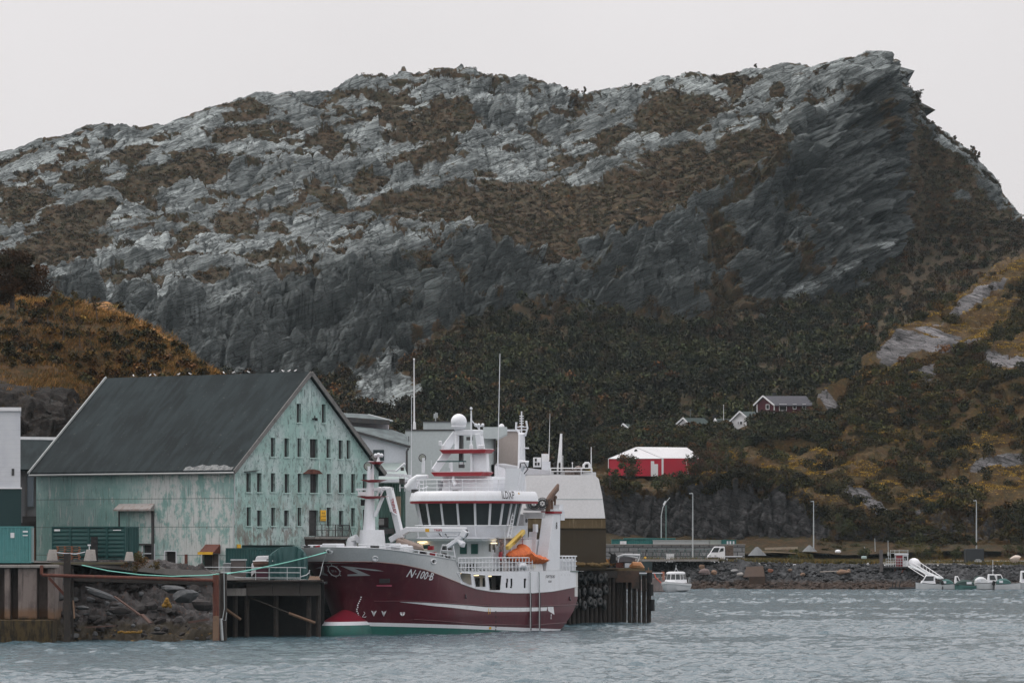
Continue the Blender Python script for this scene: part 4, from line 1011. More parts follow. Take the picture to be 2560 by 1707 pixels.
wins += [(500+a*.2296, 500+c_*.2296, y0, y0+47.5) for a, c_, y0 in ((500,552,1182),(617,668,1182),(768,817,1182),(917,970,1184),(1060,1105,1183),(1195,1283,1184),(1377,1423,1184),(1508,1558,1184),(1642,1690,1184),(1768,1812,1184))]
wins += [(615.6, 626.7, 1267, 1314), (677, 688, 1268, 1314), (743, 753, 1268, 1314), (816, 827, 1268, 1315), (877, 887, 1269, 1315), (906, 915, 1273, 1315),
         (642, 654, 1275, 1315), (709.5, 722, 1275, 1315), (846.5, 858, 1276, 1316)]
holes = []
for x0, x1, y0, y1 in wins:
    u0, u1 = gy(x0), gy(x1); um = (u0+u1)/2; holes.append((u0, u1, gz(y1, um), gz(y0, um)))
door = (gy(772.6), gy(796), gz(1339, 4.5), gz(1274, 4.5)); gate = (gy(605), gy(737), 0.0, gz(1362, 3))
BRK = [he]
lf = lambda z: 0.0 if z <= he else (z-he)/(hp-he)*WW/2
rf = lambda z: WW if z <= he else WW-(z-he)/(hp-he)*WW/2
b = MB(); wall_holes(0, hp, lf, rf, holes+[door, gate], lambda u, z, d: (-d, u, z), 0.35, b)
# back gable and far long wall
b.add([(-WL, 0, 0), (-WL, WW, 0), (-WL, WW, he), (-WL, WW/2, hp), (-WL, 0, he)], [(0, 1, 2, 3, 4)]); b.add([(0, WW, 0), (-WL, WW, 0), (-WL, WW, he), (0, WW, he)], [(0, 1, 2, 3)])
gw = W.p(b, 'gable_wall', M_plaster)
M_reveal = mpaint('pale_window_surround', (0.42, 0.56, 0.53), (0.30, 0.40, 0.38), 0.8, scale=3)
M_pane = mpaint('dusty_pane', (0.055, 0.052, 0.052), (0.025, 0.025, 0.027), 0.35, scale=2.5, lo=0.35, hi=0.6)
for h in holes:
    u0, u1, z0, z1 = h; e_ = 0.05
    b = MB()
    b.box(0.0, 0.04, u0-e_, u1+e_, z1, z1+e_); b.box(0.0, 0.04, u0-e_, u0, z0, z1); b.box(0.0, 0.04, u1, u1+e_, z0, z1)
    fo = W.p(b, 'window', M_reveal)
    b = MB(); b.box(0.0, 0.1, u0-e_*1.6, u1+e_*1.6, z0-0.09, z0-0.002); W.p(b, 'sill', M_reveal, fo)
    b = MB(); b.add([(-0.24, u0, z0), (-0.24, u1, z0), (-0.24, u1, z1), (-0.24, u0, z1)], [(0, 1, 2, 3)])
    W.p(b, 'pane', M_pane, fo)
    n_ = 3 if u1-u0 > .9 else 1
    b = MB()
    for k in range(n_):
        x = u0+(u1-u0)*(k+1)/(n_+1) if n_ > 1 else u0+(u1-u0)*.6
        b.box(-0.22, -0.18, x-0.02, x+0.02, z0, z1)
    W.p(b, 'mullion', DKMETAL, fo)
b = MB(); b.box(-0.3, -0.25, door[0], door[1], door[2], door[3]); b.box(-0.24, -0.2, door[0]+.1, door[0]+.15, door[2], door[3]); dd = W.p(b, 'door', M_pane)
b = MB(); b.box(-0.3, -0.24, gate[0], gate[1], gate[2], gate[3]); W.p(b, 'loading_gate', TEALD)
# balcony with sign under the door
bz = gz(1341, 5); y0_, y1_ = gy(760), gy(845)
b = MB(); b.box(0.02, 1.3, y0_, y1_, bz-0.18, bz); W.p(b, 'balcony', CONC)
b = MB()
for z in (bz+.05, bz+.55, bz+1.02): b.beam((1.27, y0_, z), (1.27, y1_, z), 0.05)
for k in range(6): y = y0_+(y1_-y0_)*k/5; b.beam((1.27, y, bz), (1.27, y, bz+1.05), 0.06)
for k in range(14): y = y0_+(y1_-y0_)*(.66+.3*k/13); b.beam((1.27, y, bz), (1.27, y, bz+1.0), 0.025)
b.beam((0.05, y1_, bz+1.0), (1.27, y1_, bz+1.0), 0.05); b.beam((1.27, y1_, bz+1.0), (1.27, y1_+1.3, 1.2), 0.06); b.beam((0.9, y1_, bz), (0.9, y1_+1.3, 0.6), 0.08)
W.p(b, 'balcony_railing', DKMETAL)
b = MB(); b.box(0.02, 1.1, y0_+.1, y1_-.2, 0.6, bz-0.2); W.p(b, 'lean_to', mpaint('dark_boards', (0.04, 0.028, 0.025), (0.07, 0.045, 0.035), 0.8))
sy0, sy1, sz0, sz1 = gy(799.5), gy(813), gz(1301, 6), gz(1274, 6)
b = MB(); b.box(0.05, 0.11, sy0, sy1, sz0, sz1); sg = W.p(b, 'wall_sign', mpaint('sign_yellow', (0.80, 0.45, 0.04), (0.74, 0.40, 0.04), 0.5))
M_ink = mpaint('black_ink', (0.02, 0.02, 0.02), None, 0.6); M_inkw = mpaint('white_ink', (0.70, 0.72, 0.74), None, 0.5)
for k, s_ in enumerate(('KAI', 'UNDER', 'RASFARE')):
    vs, fs = textmesh(s_, 0.25 if k == 0 else 0.2 if k == 1 else 0.16)
    b = MB(); b.add([(0.116, (sy0+sy1)/2+u, sz1-0.26-0.27*k+v) for u, v in vs], fs); W.p(b, 'lettering', M_ink, sg)
b = MB(); b.prism([(gy(755), gz(1183, 5)), (gy(763), gz(1178, 5)), (gy(771), gz(1171, 5)), (gy(785), gz(1174, 5)), (gy(795), gz(1183, 5))], 'x', 0.02, 0.6); W.p(b, 'broken_canopy', RUST_)
b = MB(); b.beam((0.2, gy(609), gz(1179, 1)), (0.2, gy(641), gz(1175, 1)), .3, .05); W.p(b, 'flashing', DKMETAL)
b = MB(); b.cbox((0.15, gy(783), gz(1046, 8)), .2, .35, .1); b.tube([(0.2, gy(783), gz(1050, 8)), (0.2, gy(783), gz(1038, 8))], .05, 6); b.cyl((0.3, gy(785), gz(1051, 8)), .1, .25, 8); W.p(b, 'wall_lamp', BLACK)
# long corrugated wall
def P2(u, z, d): return (-u, d, z)
dr = [(gu(431), gu(410), 0.0, 0), (gu(547), gu(503), 0.0, 0), (gu(460), gu(467), 0.0, 0)]
lh_holes = [(gu(440), gu(413), lz(1424, 6), lz(1378, 6)), (gu(547), gu(506), lz(1424, 2), lz(1384, 2)), (gu(386), gu(357), lz(1405, 9), lz(1361, 9))]
lh_holes.sort(); BRK = []
b = MB(); wall_holes(0, he, lambda z: 0.0, lambda z: WL, lh_holes, P2, 0.3, b)
W.p(b, 'corrugated_wall', M_sheet)
M_doord = mpaint('dark_doorway', (0.022, 0.020, 0.020), (0.035, 0.03, 0.03), 0.8)
for i, h in enumerate(lh_holes):
    b = MB(); b.box(-h[1], -h[0], 0.24, 0.28, h[2], h[3]); d_ = W.p(b, ('door', 'door', 'window')[i] if i < 2 else 'window', M_doord)
    b = MB()
    b.box(-h[1]-.08, -h[1], -0.04, 0.0, h[2], h[3]+.08); b.box(-h[0], -h[0]+.08, -0.04, 0.0, h[2], h[3]+.08); b.box(-h[1], -h[0], -0.04, 0, h[3], h[3]+.08)
    if i == 2: b.box(-h[1], -h[0], 0.1, 0.16, (h[2]+h[3])/2-.04, (h[2]+h[3])/2+.04)
    W.p(b, 'frame', WHITE2, d_)
h = lh_holes[0] if lh_holes[0][0] < lh_holes[1][0] else lh_holes[1]
b = MB(); b.box(-h[0]-.75, -h[0]-.05, 0.15, 0.22, h[2], h[3]); b.box(-h[0]-.8, -h[0]-.72, 0.05, .15, h[2], h[3]); W.p(b, 'door_leaf', mpaint('grey_door', (0.12, 0.105, 0.10)))
u0, u1 = gu(551), gu(514)
b = MB(); zt, zb = lz(1360, 2), lz(1382, 2)
b.add([P2(u0, zt, 0), P2(u1, zt, 0), P2(u1, zb, -.9), P2(u0, zb, -.9), P2(u0, zb-.03, 0), P2(u1, zb-.03, 0)], [(0, 1, 2, 3), (3, 2, 5, 4), (0, 3, 4), (1, 5, 2)]); cn = W.p(b, 'door_canopy', RUST_)
b = MB(); b.box(-u1, -u0, -0.98, -0.9, zb-.12, zb+.1); W.p(b, 'canopy_edge', YELLOW, cn)
u0, u1 = gu(386), gu(298); zt, zb = lz(1258, 9), lz(1272, 9)
b = MB(); b.add([P2(u0, zt, 0), P2(u1, zt, 0), P2(u1+.1, zb, -.6), P2(u0-.1, zb, -.6), P2(u0-.1, zb-.15, -.6), P2(u1+.1, zb-.15, -.6), P2(u0, zb-.15, 0), P2(u1, zb-.15, 0)], [(0, 1, 2, 3), (3, 2, 5, 4), (4, 5, 7, 6), (0, 3, 4, 6), (1, 7, 5, 2)])
W.p(b, 'gate_canopy', mpaint('grey_boards', (0.30, 0.28, 0.27), (0.2, 0.12, 0.09), 0.8, scale=2))
zg0, zg1 = lz(1358, 9), zb-.15
b = MB(); b.box(-u1+.15, -u0-.25, -0.06, -0.003, zg0, zg1); gt = W.p(b, 'sliding_gate', M_sheet)
b = MB(); b.box(-u1, -u1+.14, -0.12, -0.003, 1.0, zg1); b.box(-u0-.24, -u0, -0.14, -0.003, 0.3, zg1); b.box(-u1+.15, -u0-.25, -0.1, -0.003, zg0-.14, zg0-.01); W.p(b, 'gate_rail', DKMETAL, gt)
b = MB(); b.beam((-gu(466), -.04, lz(1410, 5)), (-gu(466), -.04, lz(1385, 5)), .3, .05, up=(0, 1, 0)); W.p(b, 'rusty_panel', RUST_)
b = MB(); b.tube([(0.05, -.12, he-.3), (0.05, -.12, lz(1270, 0)), (-.1, -.12, lz(1275, 0)), (-.1, -.12, lz(1400, 0))], .05, 6); W.p(b, 'downpipe', GALV)
b = MB(); b.box(0.05, 0.2, .15, .5, lz(1376, 0), lz(1360, 0)); W.p(b, 'meter_box', YELLOW)
# roof: two slopes with thickness and overhang
ov = 0.35; sl = (hp-he)/(WW/2)
def roof(y0, y1, z0, z1, name, mat):
    b = MB(); t_ = 0.28
    b.hexa([(-WL-ov, y0, z0-t_), (ov, y0, z0-t_), (ov, y1, z1-t_), (-WL-ov, y1, z1-t_), (-WL-ov, y0, z0), (ov, y0, z0), (ov, y1, z1), (-WL-ov, y1, z1)])
    return W.p(b, name, mat)
roof(-.45, WW/2, he-.45*sl+.3, hp+.3, 'roof', M_slate); roof(WW+.45, WW/2+0.01, he-.45*sl+.3, hp+.3, 'roof', M_slate)
M_barge = mpaint('grey_bargeboard', (0.16, 0.155, 0.15), (0.09, 0.085, 0.08), 0.8, scale=2)
M_bargel = mpaint('pale_bargeboard', (0.36, 0.38, 0.38), None, 0.7)
b = MB()
for ya, yb in ((-.5, WW/2), (WW+.5, WW/2)):
    za = he-.5*sl+.32; b.beam((ov+.05, ya, za-.12), (ov+.05, yb, hp+.2), .09, .36)
W.p(b, 'bargeboard', M_barge)
b = MB(); b.beam((-WL-ov-.05, -.5, he-.5*sl+.3), (-WL-ov-.05, WW/2, hp+.33), .12, .3); W.p(b, 'bargeboard', M_bargel)
b = MB(); b.tube([(-WL-ov, -.52, he-.32), (ov, -.52, he-.32)], .085, 8); W.p(b, 'gutter', mpaint('pale_gutter', (0.30, 0.31, 0.31)))
b = MB()
up_ = [(-5.6+i*.43, -.1+.09*math.sin(i*1.9)+(.15 if 2 < i < 11 else 0)) for i in range(14)]
def rz_(y): return he+.3+y*sl+.012
b.grid([[(x, -.44, rz_(-.44)) for x, y in up_], [(x, y, rz_(y)) for x, y in up_]])
W.p(b, 'bare_patch', mpaint('bare_metal_patch', (0.15, 0.16, 0.16), (0.04, 0.045, 0.05), 0.6, scale=2.5, lo=.42, hi=.55))
# gulls on the ridge
M_gull = mpaint('gull_white', (0.75, 0.75, 0.75), None, 0.8)
gp = MB(); gp.tube([(-.16, 0, .12), (-.05, 0, .14), (.06, 0, .17), (.12, 0, .24), (.17, 0, .26), (.23, 0, .25)], [.015, .06, .07, .04, .045, .008], 6); gp.tube([(-.02, .02, 0), (-.02, .02, .1)], .008, 4)
gull = None
for i, px in enumerate((334, 375, 388, 446, 476, 560, 583, 622, 681, 708, 722, 738)):
    u = None
    # along the ridge
    q = (px-1280)/F; uu = -(q*(CY+ca*WW/2)-(CX+sa*WW/2))/(ca+q*sa)
    p = Vector((CX, CY, ZB0))+Matrix.Rotation(R(-40), 3, 'Z') @ Vector((-uu, WW/2, hp+.31))
    if gull is None: gull = gp.build('gull', M_gull, None, smooth=True); o = gull
    else: o = gull.copy(); COL.link(o)
    o.location = p; o.rotation_euler = (0, 0, rnd.uniform(0, 6)); o.scale = (.8, .8, .8)
    tag(o, 'small white gull resting on the warehouse ridge', 'gull', 'gulls along the warehouse ridge')
# ================= OTHER BUILDINGS, CONTAINERS AND QUAY CLUTTER =================
def wbox(x0, x1, y0, y1, D, depth):       # box by photo rectangle at depth D
    b = MB(); b.box(xat(x0, D), xat(x1, D), D, D+depth, zat(y1, D), zat(y0, D)); return b
def sbox(x0, x1, y0, y1, D, dep):        # side walls splayed along the camera rays, so they stay edge-on
    k = (D+dep)/D; a0, a1, z0, z1 = xat(x0, D), xat(x1, D), zat(y1, D), zat(y0, D)
    return MB().hexa([(a0, D, z0), (a1, D, z0), (a1*k, D+dep, z0), (a0*k, D+dep, z0), (a0, D, z1), (a1, D, z1), (a1*k, D+dep, z1), (a0*k, D+dep, z1)])
# white and green hall at the left edge
H = Th('industrial_hall', 'tall white clad hall with a dark green lower half at the left edge', 'building', (xat(0, 398), 398, 5.5))
def clad_mat(name, c1, c2, rows=2.6):
    t = NT(name); s = t.n('ShaderNodeSeparateXYZ'); t.l(t.co.outputs['Object'], s.inputs[0])
    fr = t.math('FRACT', t.math('MULTIPLY', s.outputs[2], rows)); c = t.mix(t.ramp(t.noise(0.5, None, 4), .4, .6), c1, c2)
    c = t.mix(t.ramp(fr, .9, .97, 0, .35), c, tuple(x*.55 for x in c1)); t.bump(fr, .3, .02); return t.fin(c, 0.5)
M_clad = clad_mat('white_cladding', (0.55, 0.57, 0.60), (0.50, 0.52, 0.56))
D = 398
H.w(sbox(-140, 51, 1020, 1221, D, 16), 'upper_wall', M_clad)
H.w(sbox(-140, 53, 1221.5, 1440, D-.05, 16), 'lower_wall', mpaint('dark_green_cladding', (0.010, 0.036, 0.038), (0.008, 0.030, 0.032), 0.5))
H.w(sbox(-140, 53, 1018, 1027, D-.2, 16.4), 'parapet', WHITE); H.w(sbox(-140, 55, 1218, 1221.4, D-.15, 16), 'trim_strip', WHITE)
b = wbox(29, 35.5, 1171, 1188, D-.06, .05); vt = H.w(b, 'vent', DKMETAL)
# dark-roofed building between the halls
D = 432
H = Th('storehouse', 'low storehouse with a dark hipped roof and white ridge behind the hall', 'building', (xat(90, D), D, 5.5))
def quadw(th, name, mat, *pts, parent=None, th_=0.15):
    b = MB(); P4 = [at(*p) for p in pts]; n = (P4[1]-P4[0]).cross(P4[2]-P4[0]).normalized()*th_
    b.add(P4+[q+n for q in P4], [tuple(range(len(P4))), tuple(range(2*len(P4)-1, len(P4)-1, -1))]+[(i, (i+1) % len(P4), (i+1) % len(P4)+len(P4), i+len(P4)) for i in range(len(P4))])
    return th.w(b, name, mat, parent)
quadw(H, 'roof', M_slate, (20, 1096, 437), (165, 1098, 437), (190, 1174, 430), (0, 1172, 430))
H.w(wbox(0, 190, 1172, 1420, 431, 12), 'wall', mpaint('grey_render', (0.13, 0.13, 0.135), (0.10, 0.10, 0.10), 0.8, scale=.6, c3=(.05, .05, .05)))
b = MB(); b.beam(at(20, 1095, 437), at(165, 1097, 437), .35, .3); H.w(b, 'ridge_capping', WHITE)
H.w(wbox(68, 84, 1182, 1266, 430.6, .3), 'window', mpaint('blue_grey_panel', (0.10, 0.12, 0.14), None, .4))
H.w(wbox(68, 85, 1178, 1184, 430.4, .5), 'lamp', WHITE)
H.w(wbox(62, 67, 1178, 1300, 430.5, .2), 'downpipe', DKMETAL)
H.w(wbox(56, 92, 1290, 1318, 430.2, .5), 'broken_boards', M_doord)
O = Th('timber_store', 'rotting orange-brown timber wall between hall and warehouse', 'shed', (xat(80, 424), 424, 6.1))
O.w(wbox(54, 88, 1318, 1400, 422, 3), 'wall', mpaint('orange_boards', (0.22, 0.085, 0.035), (0.12, 0.07, 0.035), 0.9, scale=.8, c3=(.04, .03, .02), streak=.3))
O.w(wbox(52, 96, 1306, 1319, 421.6, 3.6), 'roof', M_doord); O.w(wbox(88, 96, 1318, 1400, 421.8, .4), 'post', WOODD)
# buildings behind the warehouse gable
H = Th('gabled_hall', 'white hall with grey-green roofs and a raised clerestory behind the warehouse', 'building', (xat(950, 436), 436, 4.8))
t_w = mpaint('pale_render', (0.52, 0.55, 0.59), (0.47, 0.50, 0.53), .7, scale=.4)
b = MB(); Dq = 436
b.prism([(xat(800, Dq), 4.8), (xat(1015, Dq), 4.8), (xat(1015, Dq), zat(1118, Dq)), (xat(1022, Dq), zat(1122, Dq)), (xat(1024, Dq), zat(1117, Dq)), (xat(870, Dq), zat(1075, Dq)), (xat(800, Dq), zat(1056, Dq))], 'y', Dq, Dq+.4)
H.w(b, 'wall', t_w)
quadw(H, 'roof', M_roofg, (860, 1062, Dq+14), (978, 1073, Dq+14), (1016, 1086, Dq+14), (1026, 1117, Dq-.3), (868, 1073.5, Dq-.3))
b = MB(); b.beam(at(866, 1073, Dq-.4), at(1026, 1117, Dq-.4), .14, .22); H.w(b, 'verge', DKMETAL)
quadw(H, 'clerestory_wall', mpaint('pale_pink_panel', (0.50, 0.47, 0.50), (0.44, 0.42, 0.45), .7), (845, 1045, Dq+14), (972, 1054, Dq+14), (970, 1074.5, Dq+14), (845, 1066, Dq+14), th_=2)
quadw(H, 'clerestory_roof', M_roofg, (838, 1033, Dq+19), (921, 1037, Dq+19), (979, 1053, Dq+12.6), (846, 1045, Dq+12.6))
b = MB(); b.beam(at(846, 1047, Dq+12.5), at(974, 1056, Dq+12.5), .25, .45); H.w(b, 'fascia', DKMETAL)
b = MB(); b.beam(at(838, 1032.5, Dq+19), at(921, 1037, Dq+19), .12, .12); b.beam(at(921, 1036.5, Dq+19), at(981, 1052, Dq+12.5), .15, .12); H.w(b, 'ridge_capping', GALV)
H.w(wbox(933, 960, 1124, 1151, Dq-.08, .07), 'window', mpaint('dark_slate_pane', (0.035, 0.05, 0.055), (0.05, 0.07, 0.07), .3))
b = MB(); b.tube([at(1021, 1120, Dq-.5), at(1017, 1128, Dq-.5), at(1017, 1192, Dq-.5)], .11, 6); H.w(b, 'downpipe', DKMETAL)
D2 = 433
H = Th('green_shed', 'green corrugated shed with a pale lean-to roof behind the foremast', 'shed', (xat(970, D2), D2, 4.8))
def corr_mat(name, c1, c2, sc=2.0, ax='X'):
    t = NT(name); wv = t.n('ShaderNodeTexWave', wave_type='BANDS', bands_direction=ax); wv.inputs['Scale'].default_value = sc
    t.l(t.co.outputs['Object'], wv.inputs[0]); c = t.mix(t.ramp(t.noise(.6, None, 4), .4, .6), c1, c2)
    c = t.mix(t.ramp(wv.outputs[0], .1, .5, .45, 0), c, tuple(x*.5 for x in c1)); t.bump(wv.outputs[0], .8, .05); return t.fin(c, .5)
M_corrg = corr_mat('green_corrugated', (0.07, 0.14, 0.12), (0.055, 0.115, 0.10), 1.3)
H.w(wbox(925, 1012, 1205, 1420, D2, 3), 'wall', M_corrg)
quadw(H, 'roof', mpaint('pale_green_roof', (0.30, 0.36, 0.35), (0.36, 0.40, 0.39), .6), (935, 1158, 436), (1008, 1156, 436), (1024, 1204, 431.5), (925, 1204, 431.5))
H.w(wbox(925, 1026, 1198, 1205, 431.3, .2), 'eaves_board', WHITE2)
H.w(wbox(925, 1012, 1184, 1191, 431.8, .2), 'upper_board', WHITE2)
H.w(wbox(939, 971, 1293, 1318, D2-.1, .08), 'window', M_doord)
H.w(wbox(940, 960, 1296, 1312, D2-.16, .05), 'shutter', mpaint('grey_shutter', (0.22, 0.22, 0.22)))
H.w(wbox(938, 985, 1320, 1334, D2-1.0, .9), 'stacked_boards', DKMETAL)
H.w(wbox(990, 1002, 1240, 1330, D2-.4, .35), 'wooden_post', mpaint('tan_timber', (0.30, 0.22, 0.16), (0.25, 0.18, 0.13), .8))
# pale grey cold store
D3 = 470
H = Th('cold_store', 'large windowless pale grey cold store behind the wheelhouse', 'building', (xat(1125, D3), D3, 4.8))
PALEG = mpaint('pale_grey_panel', (0.42, 0.47, 0.48), (0.38, 0.43, 0.44), .6, scale=.3, c3=(.30, .34, .34), streak=.06)
H.w(wbox(1013, 1236, 1075, 1430, D3, 26), 'wall', PALEG)
H.w(wbox(1013, 1236, 1073, 1076.5, D3-.1, 26), 'parapet', DKMETAL)
H.w(wbox(1058, 1176, 1054, 1073, D3+3, 8), 'roof_unit', PALEG); H.w(wbox(1057, 1177, 1052.5, 1054.5, D3+2.9, 8), 'unit_capping', DKMETAL)
b = MB(); b.prism([(xat(1208, D3), zat(1068, D3)), (xat(1268, D3), zat(1068, D3)), (xat(1268, D3), zat(1085, D3)), (xat(1243, D3), zat(1097, D3)), (xat(1208, D3), zat(1097, D3))], 'y', D3-1.5, D3+5); H.w(b, 'hoist_housing', PALEG)
H.w(wbox(1234, 1240, 1085, 1160, D3-.3, .25), 'drainpipe', DKMETAL); H.w(wbox(1021, 1022.5, 1090, 1120, D3-.2, .1), 'cable', BLACK)
b = MB(); p = at(1089, 1053, D3+4); b.tube([p, p+Vector((0, 0, .9))], .05, 5); b.tube([p+Vector((-.12, 0, .3)), p+Vector((-.12, 0, .75))], .09, 6); b.tube([p+Vector((.12, 0, .35)), p+Vector((.12, 0, .85))], .1, 6); H.w(b, 'antenna', GALV)
b = MB(); b.sphere(at(1254, 1066, D3+1), .28, 8, 6); H.w(b, 'roof_lamp', WHITE)
D4 = 480
H = Th('concrete_tower', 'tan concrete block rising right of the pale grey cold store', 'building', (xat(1275, D4), D4, 4.8))
H.w(wbox(1243, 1300, 1078, 1430, D4, 12), 'wall', mpaint('tan_concrete', (0.34, 0.30, 0.28), (0.30, 0.265, 0.25), .9, scale=.4)); H.w(wbox(1243, 1301, 1073, 1078, D4-.2, 12.4), 'parapet', WHITE2)
# covered slipway hall: white above, brown below
D5 = 448
H = Th('boat_hall', 'tall boat hall with a white leaning top and brown timber lower wall', 'building', (xat(1400, D5), D5, 5.2))
def hz_prism(th, name, mat, pts, D, dep, parent=None, **k):
    b = MB(); b.prism([(xat(x, D), zat(y, D)) for x, y in pts], 'y', D, D+dep); return th.w(b, name, mat, parent, **k)
M_cover = mpaint('white_cover_sheet', (0.76, 0.75, 0.755), (0.70, 0.69, 0.69), .6, scale=.3)
hz_prism(H, 'white_cover', M_cover, [(1289, 1295), (1296, 1250), (1306, 1205), (1310, 1193), (1318, 1187), (1480, 1187), (1490, 1190), (1497, 1197), (1506, 1240), (1513, 1295)], D5, 18)
b = MB(); b.box(xat(1296, D5), xat(1507, D5), D5-.03, D5+.1, zat(1248, D5), zat(1246.5, D5)); H.w(b, 'cover_seam', PALEG)
H.w(wbox(1284, 1514, 1295.3, 1320, D5+.1, 18), 'streaked_boards', mpaint('streaked_boards', (0.12, 0.085, 0.045), (0.10, 0.07, 0.035), .8, scale=1.2, c3=(0.30, 0.24, 0.15), streak=.33))
H.w(wbox(1280, 1515, 1320, 1424, D5+.25, 18), 'lower_boards', mpaint('dark_brown_boards', (0.050, 0.038, 0.024), (0.042, 0.031, 0.020), .8, scale=.8, c3=(0.07, 0.055, 0.03), streak=.15))
b = MB(); px = [1450, 1470, 1497, 1512]
for i in range(16): b.sphere(at(1440+i*5+g_.uniform(-2, 2), 1411+g_.uniform(-3, 3), D5-.5+g_.uniform(-.2, .2)), g_.uniform(.18, .42), 7, 4, .6)
H2 = single('net_heap', b, mpaint('ochre_net', (0.13, 0.085, 0.035), (0.06, 0.045, 0.025), .9, scale=4, bump=.05), 'heap of ochre netting at the foot of the boat hall', 'net heap')
# moored vessel's upper deck seen above the boat hall
D6 = 470
V = Th('moored_vessel', 'white upper works of a second vessel above the boat hall', 'ship', (xat(1370, D6), D6, 0))
hz_prism(V, 'hull_top', WHITE, [(1228, 1400), (1228, 1162), (1240, 1158), (1262, 1158), (1310, 1168), (1320, 1176), (1385, 1180), (1490, 1180), (1490, 1400)], D6, 8)
hz_prism(V, 'deck_cover', mpaint('pale_tarp', (0.55, 0.56, 0.60), None, .7), [(1300, 1186), (1240, 1160), (1320, 1169), (1376, 1176), (1376, 1186)], D6-.5, .6)
V.w(wbox(1333, 1353, 1143, 1167, D6+1, 1.2), 'ventilation_cabinet', WHITE)
for x, y in ((1337, 1146), (1337, 1156), (1344, 1156)): V.w(wbox(x, x+5, y, y+7, D6+.95, .04), 'vent_opening', M_doord)
V.w(wbox(1354, 1372, 1134, 1167, D6+1, 1.4), 'white_cabinet', WHITE); V.w(wbox(1354, 1376, 1153, 1177, D6+.8, 1.4), 'lower_cabinet', WHITE2)
b = MB(); b.tube([at(1375, 1034, D6), at(1373, 1110, D6), at(1372, 1150, D6)], [.015, .03, .05], 5); V.w(b, 'whip_antenna', WHITE)
b = MB(); b.tube([at(1398, 1178, D6), at(1403, 1084, D6)], [.30, .12], 6); b.beam(at(1401, 1085, D6), at(1406, 1085, D6), .1); b.tube([at(1397, 1160, D6), at(1402, 1086, D6)], .04, 4); V.w(b, 'mast', WHITE)
b = MB(); b.tube([at(1478, 1117, D6), at(1478, 1178, D6)], [.03, .07], 5); V.w(b, 'whip_antenna', WHITE)
b = MB(); b.tube([at(1407, 1138, D6), at(1407, 1180, D6)], .03, 4); b.tube([at(1431, 1158, D6), at(1431, 1180, D6)], .04, 4); b.sphere(at(1431, 1157, D6), .08, 6, 4); V.w(b, 'pole', WHITE)
b = MB()
for x in (1388, 1399): b.tube([at(x, 1185, D6-.8), at(x, 1158, D6-.8), at(x+2, 1157, D6-.8)], .16 if x == 1388 else .1, 8)
V.w(b, 'exhaust', BLACK)
b = MB(); 
for y in (1170, 1178): b.tube([at(1376, y, D6-1), at(1480, y, D6-1)], .05, 5)
for x in (1377, 1453, 1480): b.tube([at(x, 1187, D6-1), at(x, 1170, D6-1)], .05, 5)
V.w(b, 'railing', WHITE)
b = MB(); b.box(xat(1412, D6), xat(1448, D6), D6-.6, D6, zat(1187, D6), zat(1173, D6)); b.sphere(at(1446, 1176, D6-.5), .5, 8, 5); V.w(b, 'deck_gear', mpaint('mixed_gear', (0.08, 0.05, 0.045), (0.25, 0.22, 0.2), .8, scale=5, lo=.4, hi=.55))
b = MB(); b.tube([at(1459, 1170, D6-.5), at(1459, 1162, D6-.5), at(1464, 1157, D6-.5), at(1471, 1157, D6-.5), at(1474, 1162, D6-.5), at(1474, 1170, D6-.5)], .14, 6); V.w(b, 'searchlight_frame', WHITE)
b = MB(); b.box(xat(1460, D6), xat(1473, D6), D6-.5, D6-.2, zat(1170, D6), zat(1161, D6)); V.w(b, 'searchlight', BLACK)

